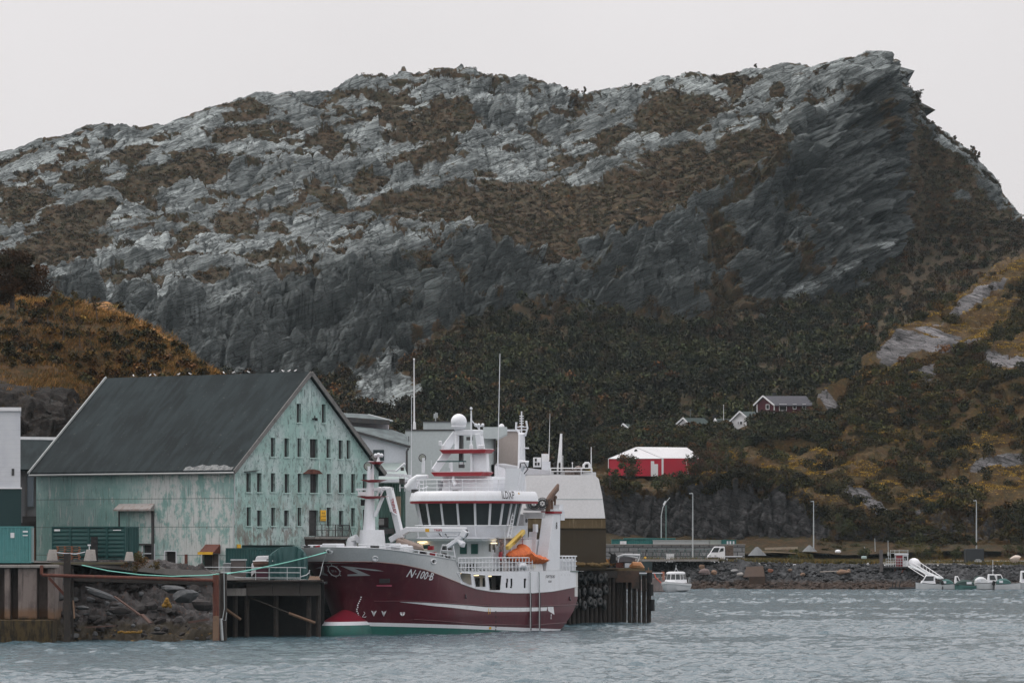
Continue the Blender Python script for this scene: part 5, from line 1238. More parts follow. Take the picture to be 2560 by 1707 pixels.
# ---------- containers ----------
def container(label, base, rz, L_, Hh, mat, W_=2.44, style='corr', group=None, name='shipping_container', marks=()):
    C = Th(name, label, 'container', base, group, rz)
    def corr(p0, dx, dy, L1, n, dep, mb):      # folded side from p0 along (dx,dy)
        rows = []
        prof = []
        for i in range(n):
            u = L1*i/n; s = L1/n
            prof += [(u, 0), (u+s*.3, 0), (u+s*.5, dep), (u+s*.8, dep)]
        prof.append((L1, 0))
        nx, ny = dy, -dx      # outward normal
        for z in (.14, Hh-.12):
            rows.append([(p0[0]+dx*u-nx*d, p0[1]+dy*u-ny*d, z) for u, d in prof])
        mb.grid(rows)
    b = MB(); n = int(L_/.29)
    if style == 'corr': corr((0, 0), 1, 0, L_, n, .05, b)
    else:
        nb = 4
        for i in range(nb):
            x0 = L_*i/nb+.12; x1 = L_*(i+1)/nb-.12
            for k in range(7):
                z0 = .2+(Hh-.4)*k/7; z1 = .2+(Hh-.4)*(k+1)/7
                b.add([(x0, .05, z0), (x1, .05, z0), (x1, .0, z0+.08), (x0, .0, z0+.08), (x1, .0, z1-.12), (x0, .0, z1-.12), (x1, .05, z1), (x0, .05, z1)], [(0, 1, 2, 3), (3, 2, 4, 5), (5, 4, 6, 7)])
    corr((L_, 0), 0, 1, W_, 8, .04, b); corr((L_, W_), -1, 0, L_, n, .05, b); corr((0, W_), 0, -1, W_, 8, .04, b)
    b.box(.02, L_-.02, .02, W_-.02, Hh-.12, Hh-.05)
    C.p(b, 'side_panels', mat)
    b = MB()
    for x in (-.01, L_-.13):
        for y in (-.02, W_-.12): b.box(x, x+.14, y, y+.14, 0, Hh)
    for z in (0, Hh-.13):
        b.box(.13, L_-.13, -.015, .1, z, z+.13); b.box(.13, L_-.13, W_-.1, W_+.015, z, z+.13)
        b.box(-.01, .12, .12, W_-.12, z, z+.13); b.box(L_-.12, L_+.01, .12, W_-.12, z, z+.13)
    if style != 'corr':
        for i in range(1, 4): b.box(L_*i/4-.1, L_*i/4+.1, -.03, .06, .13, Hh-.13)
    C.p(b, 'frame', mat)
    b = MB()
    for y in (.5, .8, W_-.8, W_-.5): b.tube([(L_+.06, y, .1), (L_+.06, y, Hh-.1)], .025, 5)
    C.p(b, 'locking_bars', GALV if style == 'corr' else mat)
    for (x0, x1, z0, z1, txt, m) in marks:
        if txt:
            vs, fs = textmesh(txt, z1-z0); mx_ = max(v[0] for v in vs)*2 or 1; k = min(1.0, (x1-x0)/mx_)
            b = MB(); b.add([((x0+x1)/2+u*k, -.035, (z0+z1)/2+v) for u, v in vs], fs); C.p(b, 'marking', m)
        else:
            b = MB(); b.box(x0, x1, -.05, -.03, z0, z1); C.p(b, 'sign_plate', m)
    return C
xr = xat(75.5, 373.6)
c1 = container('light teal corrugated container on the quay at the left edge', (xr-6.06, 373.8, 6.12), 0, 6.06, 2.85, TEALL, marks=[(6.06-1.55, 6.06-1.25, 1.95, 2.35, '', WHITE), (6.06-.6, 6.06-.2, 2.38, 2.5, '', M_inkw), (6.06-.6, 6.06-.2, 2.1, 2.18, '', M_inkw)])
c2 = container('dark green container with four panelled bays in front of the warehouse', (xat(126, 384), 385.2, 6.35), R(-22), 6.55, 2.65, TEALD, style='bays', marks=[(.25, .75, 2.28, 2.42, '', M_inkw), (5.5, 6.2, 2.32, 2.38, '', M_inkw)])
c3 = container('dark green container beside the gable, half hidden by the tarpaulin', (-21.9, 397.2, 4.66), R(50), 6.06, 2.6, TEALD, marks=[(2.35, 2.95, 1.75, 1.95, '', M_inkw), (2.35, 2.8, 1.54, 1.62, '', M_inkw)])
# concrete barriers
def barrier(px0, px1, py0, py1, D, label):
    x0, x1 = xat(px0, D), xat(px1, D); z0, z1 = zat(py1, D), zat(py0, D); w_ = x1-x0
    b = MB(); m = (x0+x1)/2
    f = [(x0, D-.1, z0), (x1, D-.3, z0), (x1-.12*w_, D+.05, z1), (m-.18*w_, D+.2, z1)]
    b.add([(x0+.25*w_, D-.5, z0), (x1, D-.5, z0), (x1-.14*w_, D-.05, z1), (x0+.3*w_, D-.05, z1), (x0, D+.5, z0), (x1-.3*w_, D+1.3, z0), (x1-.34*w_, D+1.1, z1), (x0+.22*w_, D+.35, z1)],
          [(0, 1, 2, 3), (0, 3, 7, 4), (3, 2, 6, 7), (1, 5, 6, 2), (4, 7, 6, 5), (0, 4, 5, 1)])
    single('concrete_barrier', b, CONC, label, 'barrier', bevel=.03)
barrier(114, 146, 1373, 1401, 379, 'left concrete barrier in front of the dark green container')
barrier(207, 243, 1373, 1402, 379, 'middle concrete barrier, tilted side showing, before the panelled container')
barrier(309, 336, 1379, 1402, 379.5, 'right concrete barrier half hidden by the autumn bush')
P = Th('pallet_stack', 'stack of orange-brown pallets between the left and middle barriers', 'pallets', at(160, 1396, 381))
M_pal = mpaint('pallet_wood', (0.26, 0.10, 0.05), (0.16, 0.08, 0.05), .9, scale=3)
for k in range(7):
    b = MB(); z = zat(1398, 381)+k*.155; j = rnd.uniform(-.05, .05)
    for i in range(5): b.box(xat(140, 381)+j, xat(198 if k < 5 else 190, 381)+j, 381+i*.22, 381+i*.22+.1, z+.09, z+.12)
    for i in range(4): b.box(xat(141+i*18, 381)+j, xat(144+i*18, 381)+j, 381, 382, z, z+.09)
    P.w(b, 'pallet', M_pal)
b = MB(); b.cbox(at(223, 1362, 381), .25, .1, .12); b.tube([at(223, 1364, 381), at(223, 1374, 381)], .03, 4); single('marker_light', b, WHITE, 'small white marker box above the middle barrier', 'marker')
b = MB(); b.tube([at(138, 1380, 379), at(165, 1383, 379), at(190, 1384, 379), at(213, 1379, 379)], .035, 5); single('barrier_rope', b, WHITE2, 'thin pale rope sagging between the left and middle barriers', 'rope')
b = MB(); b.cbox(at(236, 1372, 383), .5, .5, 2.0); b.sphere(at(236, 1356, 383), .3, 8, 6); single('covered_bollard', b, BLACK, 'dark wrapped post standing behind the middle barrier', 'post')
# kerb timbers along the edge
b = MB(); b.beam(at(78, 1408, 376), at(310, 1407, 378), .3, .16); single('kerb_timber', b, mpaint('mossy_kerb', (0.10, 0.085, 0.05), (0.05, 0.06, 0.05)), 'long mossy kerb timber at the top of the rubble bank', 'kerb')
# bush on the rubble top
tree('autumn_bush', at(340, 1425, 380), 1.35, 1.35, [(0.10, 0.065, 0.02), (0.13, 0.06, 0.02), (0.05, 0.05, 0.015)], 'rust and olive bush growing at the top of the rubble bank', n=1500, leaf=.06, trunk=.05, seed=5, cat='bush', low=.05)
tree('autumn_bush', at(388, 1425, 380), .8, .6, [(0.06, 0.05, 0.02), (0.09, 0.06, 0.02)], 'small sparse bush right beside the rust and olive bush', n=350, leaf=.06, trunk=.03, seed=8, cat='bush', low=.05)
# cabinets, car, boat, tarpaulin
b = wbox(577, 613, 1400, 1447, 393.5, 1.2); G = Th('utility_cabinet', 'grey-brown utility cabinet with a flat lid beside the gable corner', 'cabinet', at(595, 1447, 393.5)); G.w(b, 'body', mpaint('grey_brown_panel', (0.10, 0.085, 0.08), (0.08, 0.07, 0.065)), bevel=.02)
G.w(wbox(576, 615, 1397, 1400.5, 393.4, 1.4), 'lid', GALV)
G = Th('small_cabinet', 'small pale grey cabinet left of the utility cabinet', 'cabinet', at(568, 1444, 393)); G.w(wbox(558, 576, 1409, 1446, 393.2, .8), 'body', mpaint('pale_cabinet', (0.2, 0.21, 0.215)), bevel=.02); G.w(wbox(557, 577, 1406.5, 1409, 393.1, 1), 'lid', GALV)
D7 = 396
C = Th('parked_van', 'white parked van half hidden behind the brown skiff', 'van', at(660, 1445, D7+1))
hz_prism(C, 'body', WHITE, [(628, 1440), (629, 1409), (637, 1402), (641, 1391), (646, 1389), (690, 1388), (690, 1440)], D7+1, 1.7, bevel=.03)
hz_prism(C, 'windscreen', GLASS, [(667, 1397), (676, 1397), (676, 1401), (665, 1401)], D7+.95, .04)
for x in (640, 680): 
    b = MB(); p = at(x, 1441, D7+1); b.tube([(p.x, p.y-.03, p.z), (p.x, p.y+.2, p.z)], .32, 12); C.w(b, 'wheel', BLACK)
S = Th('wooden_skiff', 'brown open skiff with a white rail stored on the pier', 'boat', at(652, 1420, D7-1))
b = MB(); rows_ = []
for i in range(9):
    s = i/8; x = xat(631+58*s, D7-1); w_ = .75*math.sin(min(1, s*1.6+.08)*math.pi/2); zt = zat(1402-.6*math.sin(s*2), D7-1)
    rows_.append([(x, D7-w_, zt), (x, D7-w_*.9, zt-.25), (x+.1*(1-s), D7-w_*.5, zt-.52), (x+.15*(1-s), D7, zt-.6), (x+.1*(1-s), D7+w_*.5, zt-.52), (x, D7+w_, zt)])
b.grid(rows_); S.w(b, 'hull', mpaint('brown_varnish', (0.16, 0.10, 0.08), (0.10, 0.06, 0.05), .5, scale=2, c3=(.3, .2, .15)))
b = MB(); b.tube([r[0] for r in rows_], .04, 5); b.tube([r[5] for r in rows_], .04, 5); S.w(b, 'gunwale', WHITE)
b = MB(); b.box(xat(640, D7), xat(678, D7), D7-.4, D7+.4, 4.66, zat(1420, D7)); S.w(b, 'cradle', mpaint('maroon_cradle', (0.06, 0.015, 0.03)))
rows_ = []; D8 = 396.5
prof = [(672, 1447), (672.5, 1388), (680, 1382), (700, 1368), (722, 1365), (744, 1365), (758, 1374), (768, 1390), (771, 1447)]
for j, (dy, k) in enumerate(((-1.3, .93), (-1.2, .985), (-.6, 1.0), (.6, 1.0), (1.4, .9))):
    row = []
    for i in range(len(prof)-1):
        for f_ in (0, .34, .67):
            x = prof[i][0]*(1-f_)+prof[i+1][0]*f_; y = prof[i][1]*(1-f_)+prof[i+1][1]*f_
            if j == 0: y = max(y, 1389)+2*math.sin(x*.35)
            x_ = xat(721+(x-721)*k, D8); z = zat(y, D8); z = 4.66+(z-4.66)*(k if j != 0 else 1)
            row.append((x_, D8+dy+.10*math.sin(x*.5+j), z+.04*math.sin(x*.8+j*2)))
    row.append((xat(721+(771-721)*k, D8), D8+dy, 4.66)); rows_.append(row)
# front skirt
rows_.insert(0, [(x, y+.03*math.sin(x*9), 4.7) for x, y, z in rows_[0]])
b = MB().grid(rows_); single('tarpaulin', b, mpaint('green_tarpaulin', (0.030, 0.085, 0.085), (0.018, 0.055, 0.056), .42, scale=1.2, bump=.03), 'bulky dark green tarpaulin over a boat beside the bow', 'tarpaulin', base=at(721, 1447, D8), smooth='auto')
b = MB(); b.box(xat(772, 393), xat(800, 393), 392.3, 393.5, 4.68, 4.8); b.box(xat(774, 393), xat(798, 393), 392.3, 393.2, 4.82, 4.95); single('plank_pile', b, mpaint('new_timber', (0.40, 0.27, 0.2), (0.3, 0.2, 0.15)), 'two short pale planks on the pier beside the bow', 'planks')
# seaward clutter on the pier right of the ship
D9 = 460
b = MB(); b.tube([at(1575, 1418, D9), at(1583, 1412, D9), at(1600, 1413, D9), at(1610, 1419, D9)], [.15, .35, .35, .1], 8); single('orange_fender', b, mpaint('orange_pale', (0.45, 0.20, 0.08), (0.5, 0.35, 0.2)), 'orange-tan fender lying at the pier end', 'fender')
SB = Th('stored_skiff', 'small white boat with a canopy stored on the right-hand pier', 'boat', at(1575, 1418, D9))
hz_prism(SB, 'hull', WHITE2, [(1560, 1418), (1557, 1407), (1600, 1408), (1597, 1418)], D9, 1.6)
hz_prism(SB, 'yellow_strap', YELLOW, [(1580, 1418), (1580, 1408), (1584, 1408), (1584, 1418)], D9-.03, .02)
b = MB(); b.tube([at(1544, 1391, D9), at(1560, 1386, D9), at(1600, 1387, D9)], .12, 6); b.tube([at(1560, 1387, D9), at(1595, 1394, D9)], .08, 5); b.tube([at(1600, 1388, D9), at(1592, 1410, D9)], .05, 5); b.tube([at(1548, 1391, D9), at(1545, 1405, D9)], .05, 5); SB.w(b, 'canopy_frame', WHITE)
hz_prism(SB, 'windscreen', mpaint('hazy_plastic', (0.16, 0.15, 0.16)), [(1546, 1404), (1549, 1392), (1590, 1393), (1586, 1404)], D9+.3, .1)
b = MB(); b.box(xat(1540, D9), xat(1562, D9), D9, D9+1, zat(1418, D9), zat(1406, D9)); single('rusty_crate', b, RUST_, 'rust-brown crate left of the stored skiff', 'crate')
b = MB()
for i in range(14): b.sphere(at(1512+i*1.4, 1404+g_.uniform(-6, 10), D9+g_.uniform(0, 1)), g_.uniform(.1, .3), 6, 4)
single('net_heap', b, mpaint('orange_net', (0.45, 0.22, 0.06), (0.10, 0.08, 0.07), .9, scale=5, lo=.4, hi=.55), 'orange and black heap of fishing gear beside the boat hall', 'net heap')
b = MB(); b.tube([at(1523, 1418, D9), at(1530, 1385, D9), at(1522, 1380, D9)], .1, 5); b.cbox(at(1533, 1396, D9), .5, .5, .9); single('net_winch', b, BLACK, 'small black winch on the right-hand pier', 'winch')
# ================= THE TRAWLER =================
SX, SY = -14.33, 400.0; CA, SA = 0.438, 0.899
SH = Th('fishing_trawler', 'large fishing trawler with a maroon hull and white superstructure moored in the middle', 'ship', (SX, SY, 0), rz=math.atan2(SA, CA))
def S(l, b, z): return Vector((l, -b, z))
def sp(px, py, b):
    q = (px-1280)/F; l = (q*(400-CA*b)+14.33-SA*b)/(CA-SA*q); return S(l, b, zat(py, 400+SA*l-CA*b))
def sl(px, py, l):
    q = (px-1280)/F; b = (q*(400+SA*l)+14.33-CA*l)/(SA+CA*q); return S(l, b, zat(py, 400+SA*l-CA*b))
def ip(x, pts): return float(np.interp(x, [p[0] for p in pts], [p[1] for p in pts]))
ZBP = [(-3, 6.15), (0, 6.12), (2.5, 5.9), (5.6, 5.45), (9, 4.8), (12, 4.24), (15, 3.75), (18, 3.5), (22, 3.33), (26, 3.3), (30, 3.4), (36, 3.8)]
ZTP = [(-3, 7.35), (0, 7.2), (2, 7.02), (4.2, 6.78), (8.45, 6.45), (11, 6.24), (11.9, 5.22), (40, 5.22)]
BH = 5.2; LSTEP = 11.0
def stem(z): return ip(z, [(-1, .9), (1.8, .8), (3, .55), (4.5, -.3), (5.4, -1.1), (6.2, -1.8), (7.35, -2.6)])
def lend(z): return 36-3.5*max(0, (2.8-z)/2.8)**1.4
def hb(l, z):
    t = (l-stem(z))/ip(z, [(0, 12.5), (2, 11), (4, 10), (7, 8.2)]); t = min(1, max(0, t))
    e = ip(z, [(0, .85), (1.5, .8), (3, .66), (5, .55), (7, .5)])
    r = BH*(1-(1-t)**2)**e
    if l > 30: r *= 1-.05*((l-30)/6)**2
    if z < 1.5: r *= 1-.03*(1.5-z)-.0*l
    return r
zg = lambda l: .82-.034*l; zw = lambda l: zg(l)+.30
us = np.concatenate([np.linspace(0, 1, 60)**2*.35, np.linspace(.36, 1, 56)])
def hull_row(zf):
    row = []
    z0 = zf(0) if callable(zf) else zf
    pts = []
    for u in us:
        z = z0
        for _ in range(3):
            l = stem(z)+(lend(z)-stem(z))*u; z = zf(l)
        pts.append((l, hb(l, z), z))
    return pts
def lerp_rows(fa, fb, n, last=True):
    return [(lambda l, k=k: fa(l)+(fb(l)-fa(l))*k/n) for k in range(n+(1 if last else 0))]
def zbf(l): return ip(l, ZBP)
def ztf(l): return ip(l, ZTP)
M_maroon = mpaint('maroon_hull_paint', (0.082, 0.009, 0.018), (0.060, 0.008, 0.015), 0.34, scale=.5, lo=.4, hi=.7, c3=(0.12, 0.045, 0.045), streak=.2, spec=.3)
M_hgrey = mpaint('pale_bulwark_paint', (0.46, 0.48, 0.49), (0.40, 0.42, 0.43), 0.4, scale=.4)
M_hgreen = mpaint('green_antifouling', (0.02, 0.12, 0.10), (0.03, 0.085, 0.075), 0.5, scale=1.2, c3=(.02, .05, .045), streak=.12)
SW = mpaint('ship_white', (0.68, 0.70, 0.735), (0.62, 0.64, 0.67), 0.38, scale=.7, c3=(0.42, 0.34, 0.28), streak=.06)
SRED = mpaint('ship_red', (0.30, 0.025, 0.035), (0.26, 0.02, 0.03), .4)
def hull_part(name, fns, mat, closed=True):
    b = MB()
    rows = [hull_row(f) for f in fns]
    full = []
    for r in rows:
        half = [S(*p) for p in r]; star = [S(p[0], -p[1], p[2]) for p in r]
        le = r[-1]
        tr = [S(le[0], le[1]*k, le[2]) for k in (.6, .2, -.2, -.6)]
        full.append(half+tr+star[::-1])
    b.grid(full)
    return SH.p(b, name, mat, smooth='auto')
hull_part('underwater_hull', lerp_rows(lambda l: -1.2, zg, 3), M_hgreen)
hull_part('waterline_stripe', lerp_rows(zg, zw, 1), SW)
def zbs(l): return min(zbf(l), zbf(l))
hull_part('hull', lerp_rows(zw, zbf, 22), M_maroon)
# bulwark forward of the openings
b = MB(); full = []
for k in range(9):
    row = []
    for u in np.concatenate([np.linspace(0, 1, 60)**2]):
        l = -2.7+u*(12.0+2.7); zb_, zt_ = zbf(l), ztf(l)
        z = zb_+(zt_-zb_)*k/8
        l2 = stem(z)+u*(12.0-stem(z)); zb_, zt_ = zbf(l2), ztf(l2); z = zb_+(zt_-zb_)*k/8
        row.append((l2, hb(l2, z)+.02, z))
    full.append([S(p[0], -p[1], p[2]) for p in row[::-1]]+[S(*p) for p in row[1:]])
b.grid(full); SH.p(b, 'bulwark', M_hgrey, smooth='auto')
# upper side with its openings
opn = []
for pts in ([(1141, 1430), (1176, 1433), (1179, 1462), (1172, 1462), (1155, 1453)], [(1182, 1434), (1212, 1437), (1214, 1467), (1188, 1467)], [(1219, 1437), (1253, 1437), (1250, 1475), (1223, 1476)],
            [(1265, 1445), (1269.5, 1445), (1268.5, 1469), (1264, 1469)], [(1276, 1445), (1280.5, 1445), (1279.5, 1469), (1275, 1469)], [(1309, 1445), (1314.5, 1445), (1313.5, 1469), (1308.5, 1469)]):
    opn.append([(p.x, p.z) for p in (sp(x, y, BH) for x, y in pts)])
def inpoly(x, z, P):
    c = False; j = len(P)-1
    for i in range(len(P)):
        if (P[i][1] > z) != (P[j][1] > z) and x < (P[j][0]-P[i][0])*(z-P[i][1])/(P[j][1]-P[i][1])+P[i][0]: c = not c
        j = i
    return c
for side in (1, -1):
    b = MB(); ls = np.arange(12.0, 36.001, .12); n = 30
    for i in range(len(ls)-1):
        for k in range(n):
            def q(l, k): zb_ = zbf(l); z = zb_+(5.22-zb_)*k/n; return S(l, side*(hb(l, z)+.02), z)
            lm = (ls[i]+ls[i+1])/2; zm = zbf(lm)+(5.22-zbf(lm))*(k+.5)/n
            if side == 1 and any(inpoly(lm, zm, P) for P in opn): continue
            b.add([q(ls[i], k), q(ls[i+1], k), q(ls[i+1], k+1), q(ls[i], k+1)], [(0, 1, 2, 3)])
    import bmesh as _bm
    o = SH.p(b, 'side_plating', SW, smooth='auto')
b = MB()
for P in opn[:3]:
    for i in range(len(P)): b.tube([S(P[i][0], BH+.03, P[i][1]), S(P[(i+1) % len(P)][0], BH+.03, P[(i+1) % len(P)][1])], .035, 5)
SH.p(b, 'opening_rims', SW)
b = MB(); b.add([S(36.02, BH*.94, 3.8), S(36.02, -BH*.94, 3.8), S(36.02, -BH*.94, 5.22), S(36.02, BH*.94, 5.22)], [(0, 1, 2, 3)]); SH.p(b, 'transom', SW)
b = MB(); b.box(11.5, 21.5, -3.9, 3.9, 2.8, 5.18); b.box(21.5, 35.9, -5.0, -4.9, 2.9, 5.15); inn = SH.p(b, 'passage_wall', mpaint('inner_white', (.55, .55, .54), (.48, .48, .47), .5))
b = MB()
for x0, x1 in ((1184, 1199), (1207, 1212), (1221, 1228)):
    p0 = sp(x0, 1444, 3.93); p1 = sp(x1, 1470, 3.93); b.box(p0.x, p1.x, -3.96, -3.93, max(p1.z, 3.5), p0.z)
SH.p(b, 'passage_window', GLASS, inn)
for P in opn[3:]:
    b = MB(); b.box(min(p[0] for p in P)-.05, max(p[0] for p in P)+.05, -5.12, -5.08, min(p[1] for p in P)-.05, max(p[1] for p in P)+.05); SH.p(b, 'side_window', GLASS)
te = NT('warm_lamp'); te.b.inputs['Emission Color'].default_value = (1.0, 0.72, 0.38, 1); te.b.inputs['Emission Strength'].default_value = 2.2
M_lamp = te.fin((0.9, 0.8, 0.6), .5)
for x, y in ((1146, 1433), (1190, 1438), (1222, 1440)):
    p = sp(x, y, 4.6); b = MB(); b.box(p.x-.35, p.x+.35, -4.7, -4.5, p.z-.02, p.z+.05); SH.p(b, 'deck_lamp', M_lamp)
# decks
b = MB(); rowp = []
for u in np.linspace(0, 1, 40)**2:
    l = -2.3+u*14.3; w_ = hb(l, 6.3)-.12; rowp.append((l, max(.02, w_)))
b.grid([[S(l, w_, 6.0) for l, w_ in rowp], [S(l, 0, 6.05) for l, w_ in rowp], [S(l, -w_, 6.0) for l, w_ in rowp]])
b.box(12.0, 35.95, -5.1, 5.1, 5.1, 5.2); b.box(11.9, 12.0, -5.1, 5.1, 5.1, 6.05); SH.p(b, 'deck', mpaint('green_grey_deck', (.12, .16, .15)))
# bulbous bow: rows cut at the paint lines
def bulb(z0, z1, n, name, mat):
    b = MB(); rows = []
    for k in range(n+1):
        z = z0+(z1-z0)*k/n; r = max(0.0, 1-((z-.1)/1.95)**2)**.5
        if z > 1.0: r *= 1
        rows.append([S(1.3-(3.9*r)*math.cos(t_), 1.75*r*math.sin(t_), z) for t_ in np.linspace(-math.pi*.62, math.pi*.62, 34)])
    b.grid(rows); return SH.p(b, name, mat, smooth=True)
bulb(-1.2, .84, 6, 'bulb_bottom', M_hgreen); bulb(.84, 1.14, 2, 'bulb_stripe', SW)
M_mbulb = mpaint('bulb_maroon_lit', (0.19, 0.010, 0.026), (0.15, 0.010, 0.022), .35)  # same hull maroon, brightened to paint in skylight on the upturned bulb
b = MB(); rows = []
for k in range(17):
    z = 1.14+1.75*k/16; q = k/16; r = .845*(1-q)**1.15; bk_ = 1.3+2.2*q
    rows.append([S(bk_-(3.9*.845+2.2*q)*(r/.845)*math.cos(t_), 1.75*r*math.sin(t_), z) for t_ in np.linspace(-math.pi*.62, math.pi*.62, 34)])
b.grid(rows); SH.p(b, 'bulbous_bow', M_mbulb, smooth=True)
# rubbing strakes and stripe
def strake(l0, l1, zf, r, mat, name):
    b = MB(); b.tube([S(l, hb(l, zf(l))+.03, zf(l)) for l in np.linspace(l0, l1, 40)], r, 6); return SH.p(b, name, mat, smooth='auto')
strake(-.9, 12, lambda l: ztf(l)+.0, .05, M_hgrey, 'bulwark_cap')
stz = lambda px, py: sp(px, py, 5.2)
za = [(sp(x, y, BH).x, sp(x, y, BH).z) for x, y in ((1055, 1502), (1140, 1509), (1240, 1515), (1330, 1515), (1447, 1511))]
strake(sp(1012, 1499, 5).x, 35.9, lambda l: ip(l, za), .05, M_maroon, 'rubbing_strake')
zb2 = [(sp(x, y, BH).x, sp(x, y, BH).z) for x, y in ((1070, 1548), (1200, 1560), (1330, 1562), (1420, 1556))]
strake(sp(1070, 1548, 5.2).x, 33.6, lambda l: ip(l, zb2), .04, M_maroon, 'lower_strake')
strake(-2.2, 12, lambda l: zbf(l), .035, mpaint('buff_line', (.35, .2, .18)), 'sheer_line'); strake(12, 36, lambda l: zbf(l), .035, M_hgrey, 'sheer_line')
def hpoly(name, pts, mat, off=.018, px=True, parent=None):
    """flat mark laid on the port side: polygon given as upper and lower edges of (px,py)"""
    up, lo = pts; U = [sp(x, y, BH) for x, y in up]; Lw = [sp(x, y, BH) for x, y in lo]
    def res(P, n):
        xs = np.linspace(P[0].x, P[-1].x, n); return [(x, ip(x, [(p.x, p.z) for p in P])) for x in xs]
    A, B_ = res(U, 40), res(Lw, 40); b = MB()
    b.grid([[S(l, hb(l, z)+off, z) for l, z in A], [S(l, hb(l, z)+off, z) for l, z in B_]])
    return SH.p(b, name, mat, parent)
hpoly('white_side_stripe', ([(1045, 1504), (1120, 1507), (1215, 1517), (1300, 1518), (1368, 1517)], [(1046, 1504.5), (1095, 1514), (1215, 1528), (1300, 1528), (1366, 1526)]), M_inkw)
hpoly('stripe_end', ([(1369, 1516), (1383, 1516)], [(1370, 1526), (1386.5, 1536)]), M_inkw)
M_black = mpaint('black_mark', (.02, .018, .02))
# lettering on the hull
def hull_text(s, l0, z0, size, slope, mat, name, shear=0, kx=1.0, bold=0.01, off=.022):
    vs, fs = textmesh(s, size, shear, bold); b = MB()
    b.add([S(l0+u*kx, hb(l0+u*kx, z0+v-slope*u)+off, z0+v-slope*u) for u, v in vs], fs); return SH.p(b, name, mat)
pA, pB = sp(1027, 1437, 4.85), sp(1086, 1447, 5.15)
hull_text('N·100·B', (pA.x+pB.x)/2, 4.98, .92, .11, M_inkw, 'hull_number', .25, (pB.x-pA.x)/3.4, .012)
hull_text('STØTTFJORD', sp(1375, 1441, 5.2).x, sp(1375, 1441, 5.2).z, .34, 0, M_black, 'ship_name', .3, .95)
hull_text('BODØ', sp(1374, 1453, 5.2).x, sp(1374, 1453, 5.2).z, .24, 0, M_black, 'home_port', .3, .9)
# bow emblem, laid round the stem by arc length
def arc_tab(z):
    pts = [(0.0, stem(z), 0.0)]; s = 0
    for u in np.linspace(0, 1, 200)[1:]**2*6:
        l = stem(z)+u; w_ = hb(l, z); s += math.hypot(l-pts[-1][1], w_-pts[-1][2]); pts.append((s, l, w_))
    return np.array(pts)
_tabs = {}
def around(s, z, off=.03):
    k = round(z, 1)
    if k not in _tabs: _tabs[k] = arc_tab(k)
    T_ = _tabs[k]; a_ = abs(s); l = float(np.interp(a_, T_[:, 0], T_[:, 1])); w_ = float(np.interp(a_, T_[:, 0], T_[:, 2]))
    dl = stem(z)-stem(k); n = Vector((-(.9 if a_ < .8 else .35), -math.copysign(.5 if a_ < .8 else .9, s), 0)).normalized()
    return S(l+dl, math.copysign(w_, s), z)+n*off*2
def apoly(name, poly, mat, n=8):
    b = MB(); P = []
    for (s0, z0), (s1, z1) in zip(poly, poly[1:]+poly[:1]): P += [(s0+(s1-s0)*k/n, z0+(z1-z0)*k/n) for k in range(n)]
    from mathutils.geometry import tessellate_polygon
    tr = tessellate_polygon([[Vector((s, z, 0)) for s, z in P]])
    # subdivide so the mark follows the curved plating
    vs = [Vector((s, z)) for s, z in P]; fs = [tuple(f) for f in tr]
    for _ in range(2):
        nf = []
        for a_, b_, c_ in fs:
            m = len(vs); vs += [(vs[a_]+vs[b_])/2, (vs[b_]+vs[c_])/2, (vs[c_]+vs[a_])/2]
            nf += [(a_, m, m+2), (m, b_, m+1), (m+2, m+1, c_), (m, m+1, m+2)]
        fs = nf
    b.add([around(v.x, v.y) for v in vs], fs); return SH.p(b, name, mat)
M_emb = mpaint('grey_emblem', (.36, .37, .38))
EZ = 5.35
apoly('bow_wing_mark', [(.75, EZ+.42), (1.5, EZ+.36), (3.6, EZ+.12), (4.3, EZ-.02), (3.4, EZ+.02), (1.75, EZ+.22), (2.9, EZ-.38), (.95, EZ-.42), (1.0, EZ-.28), (1.9, EZ-.22)], M_emb)
apoly('bow_wing_mark', [(-.75, EZ+.42), (-1.3, EZ+.36), (-2.4, EZ+.16), (-1.3, EZ+.22), (-1.7, EZ-.30), (-.8, EZ-.42), (-.8, EZ-.28), (-1.15, EZ-.16)], M_emb)
b = MB(); ring = [around(.48*math.cos(t_), EZ+.42*math.sin(t_), .03) for t_ in np.linspace(0, 2*math.pi, 25)]; b.tube(ring, .045, 5)
for t_ in np.linspace(0, 2*math.pi, 9)[:-1]: b.tube([around(.46*math.cos(t_), EZ+.40*math.sin(t_), .03), around(.62*math.cos(t_), EZ+.56*math.sin(t_), .03)], .035, 4)
em = SH.p(b, 'wheel_emblem', M_emb)
vs, fs = textmesh('SFA', .28); b = MB(); b.add([around(u, EZ+v-.02, .03) for u, v in vs], fs); SH.p(b, 'emblem_letters', M_emb, em)
# draught marks, thruster and bulb symbols
b = MB()
dots = [(902, 1492), (900, 1497), (898, 1502), (896, 1507), (894.5, 1512), (893, 1517), (892.5, 1522), (893, 1527), (894, 1532), (896, 1537), (898.5, 1541), (901, 1545), (903, 1549), (905, 1553)]
def onhull(px, py, side=1, off=.03):
    best = None
    for l in np.linspace(-2.5, 34, 700):
        Y = 400+SA*l; z = zat(py, Y); 
        if z < stem_ok: pass
        w_ = hb(l, z) if l > stem(z) else 0
        p = S(l, side*w_, z); X = SX+CA*l+SA*side*w_; Yw = SY+SA*l-CA*side*w_
        e_ = abs(1280+F*X/Yw-px)
        if best is None or e_ < best[0]-1e-6: best = (e_, l, w_, zat(py, Yw))
    _, l, w_, z = best
    d = .05; n = Vector((-(hb(l+d, z)-hb(l-d, z))/(2*d), -1*side, 0)).normalized()
    return S(l, side*w_, z)+n*off, n
stem_ok = -9
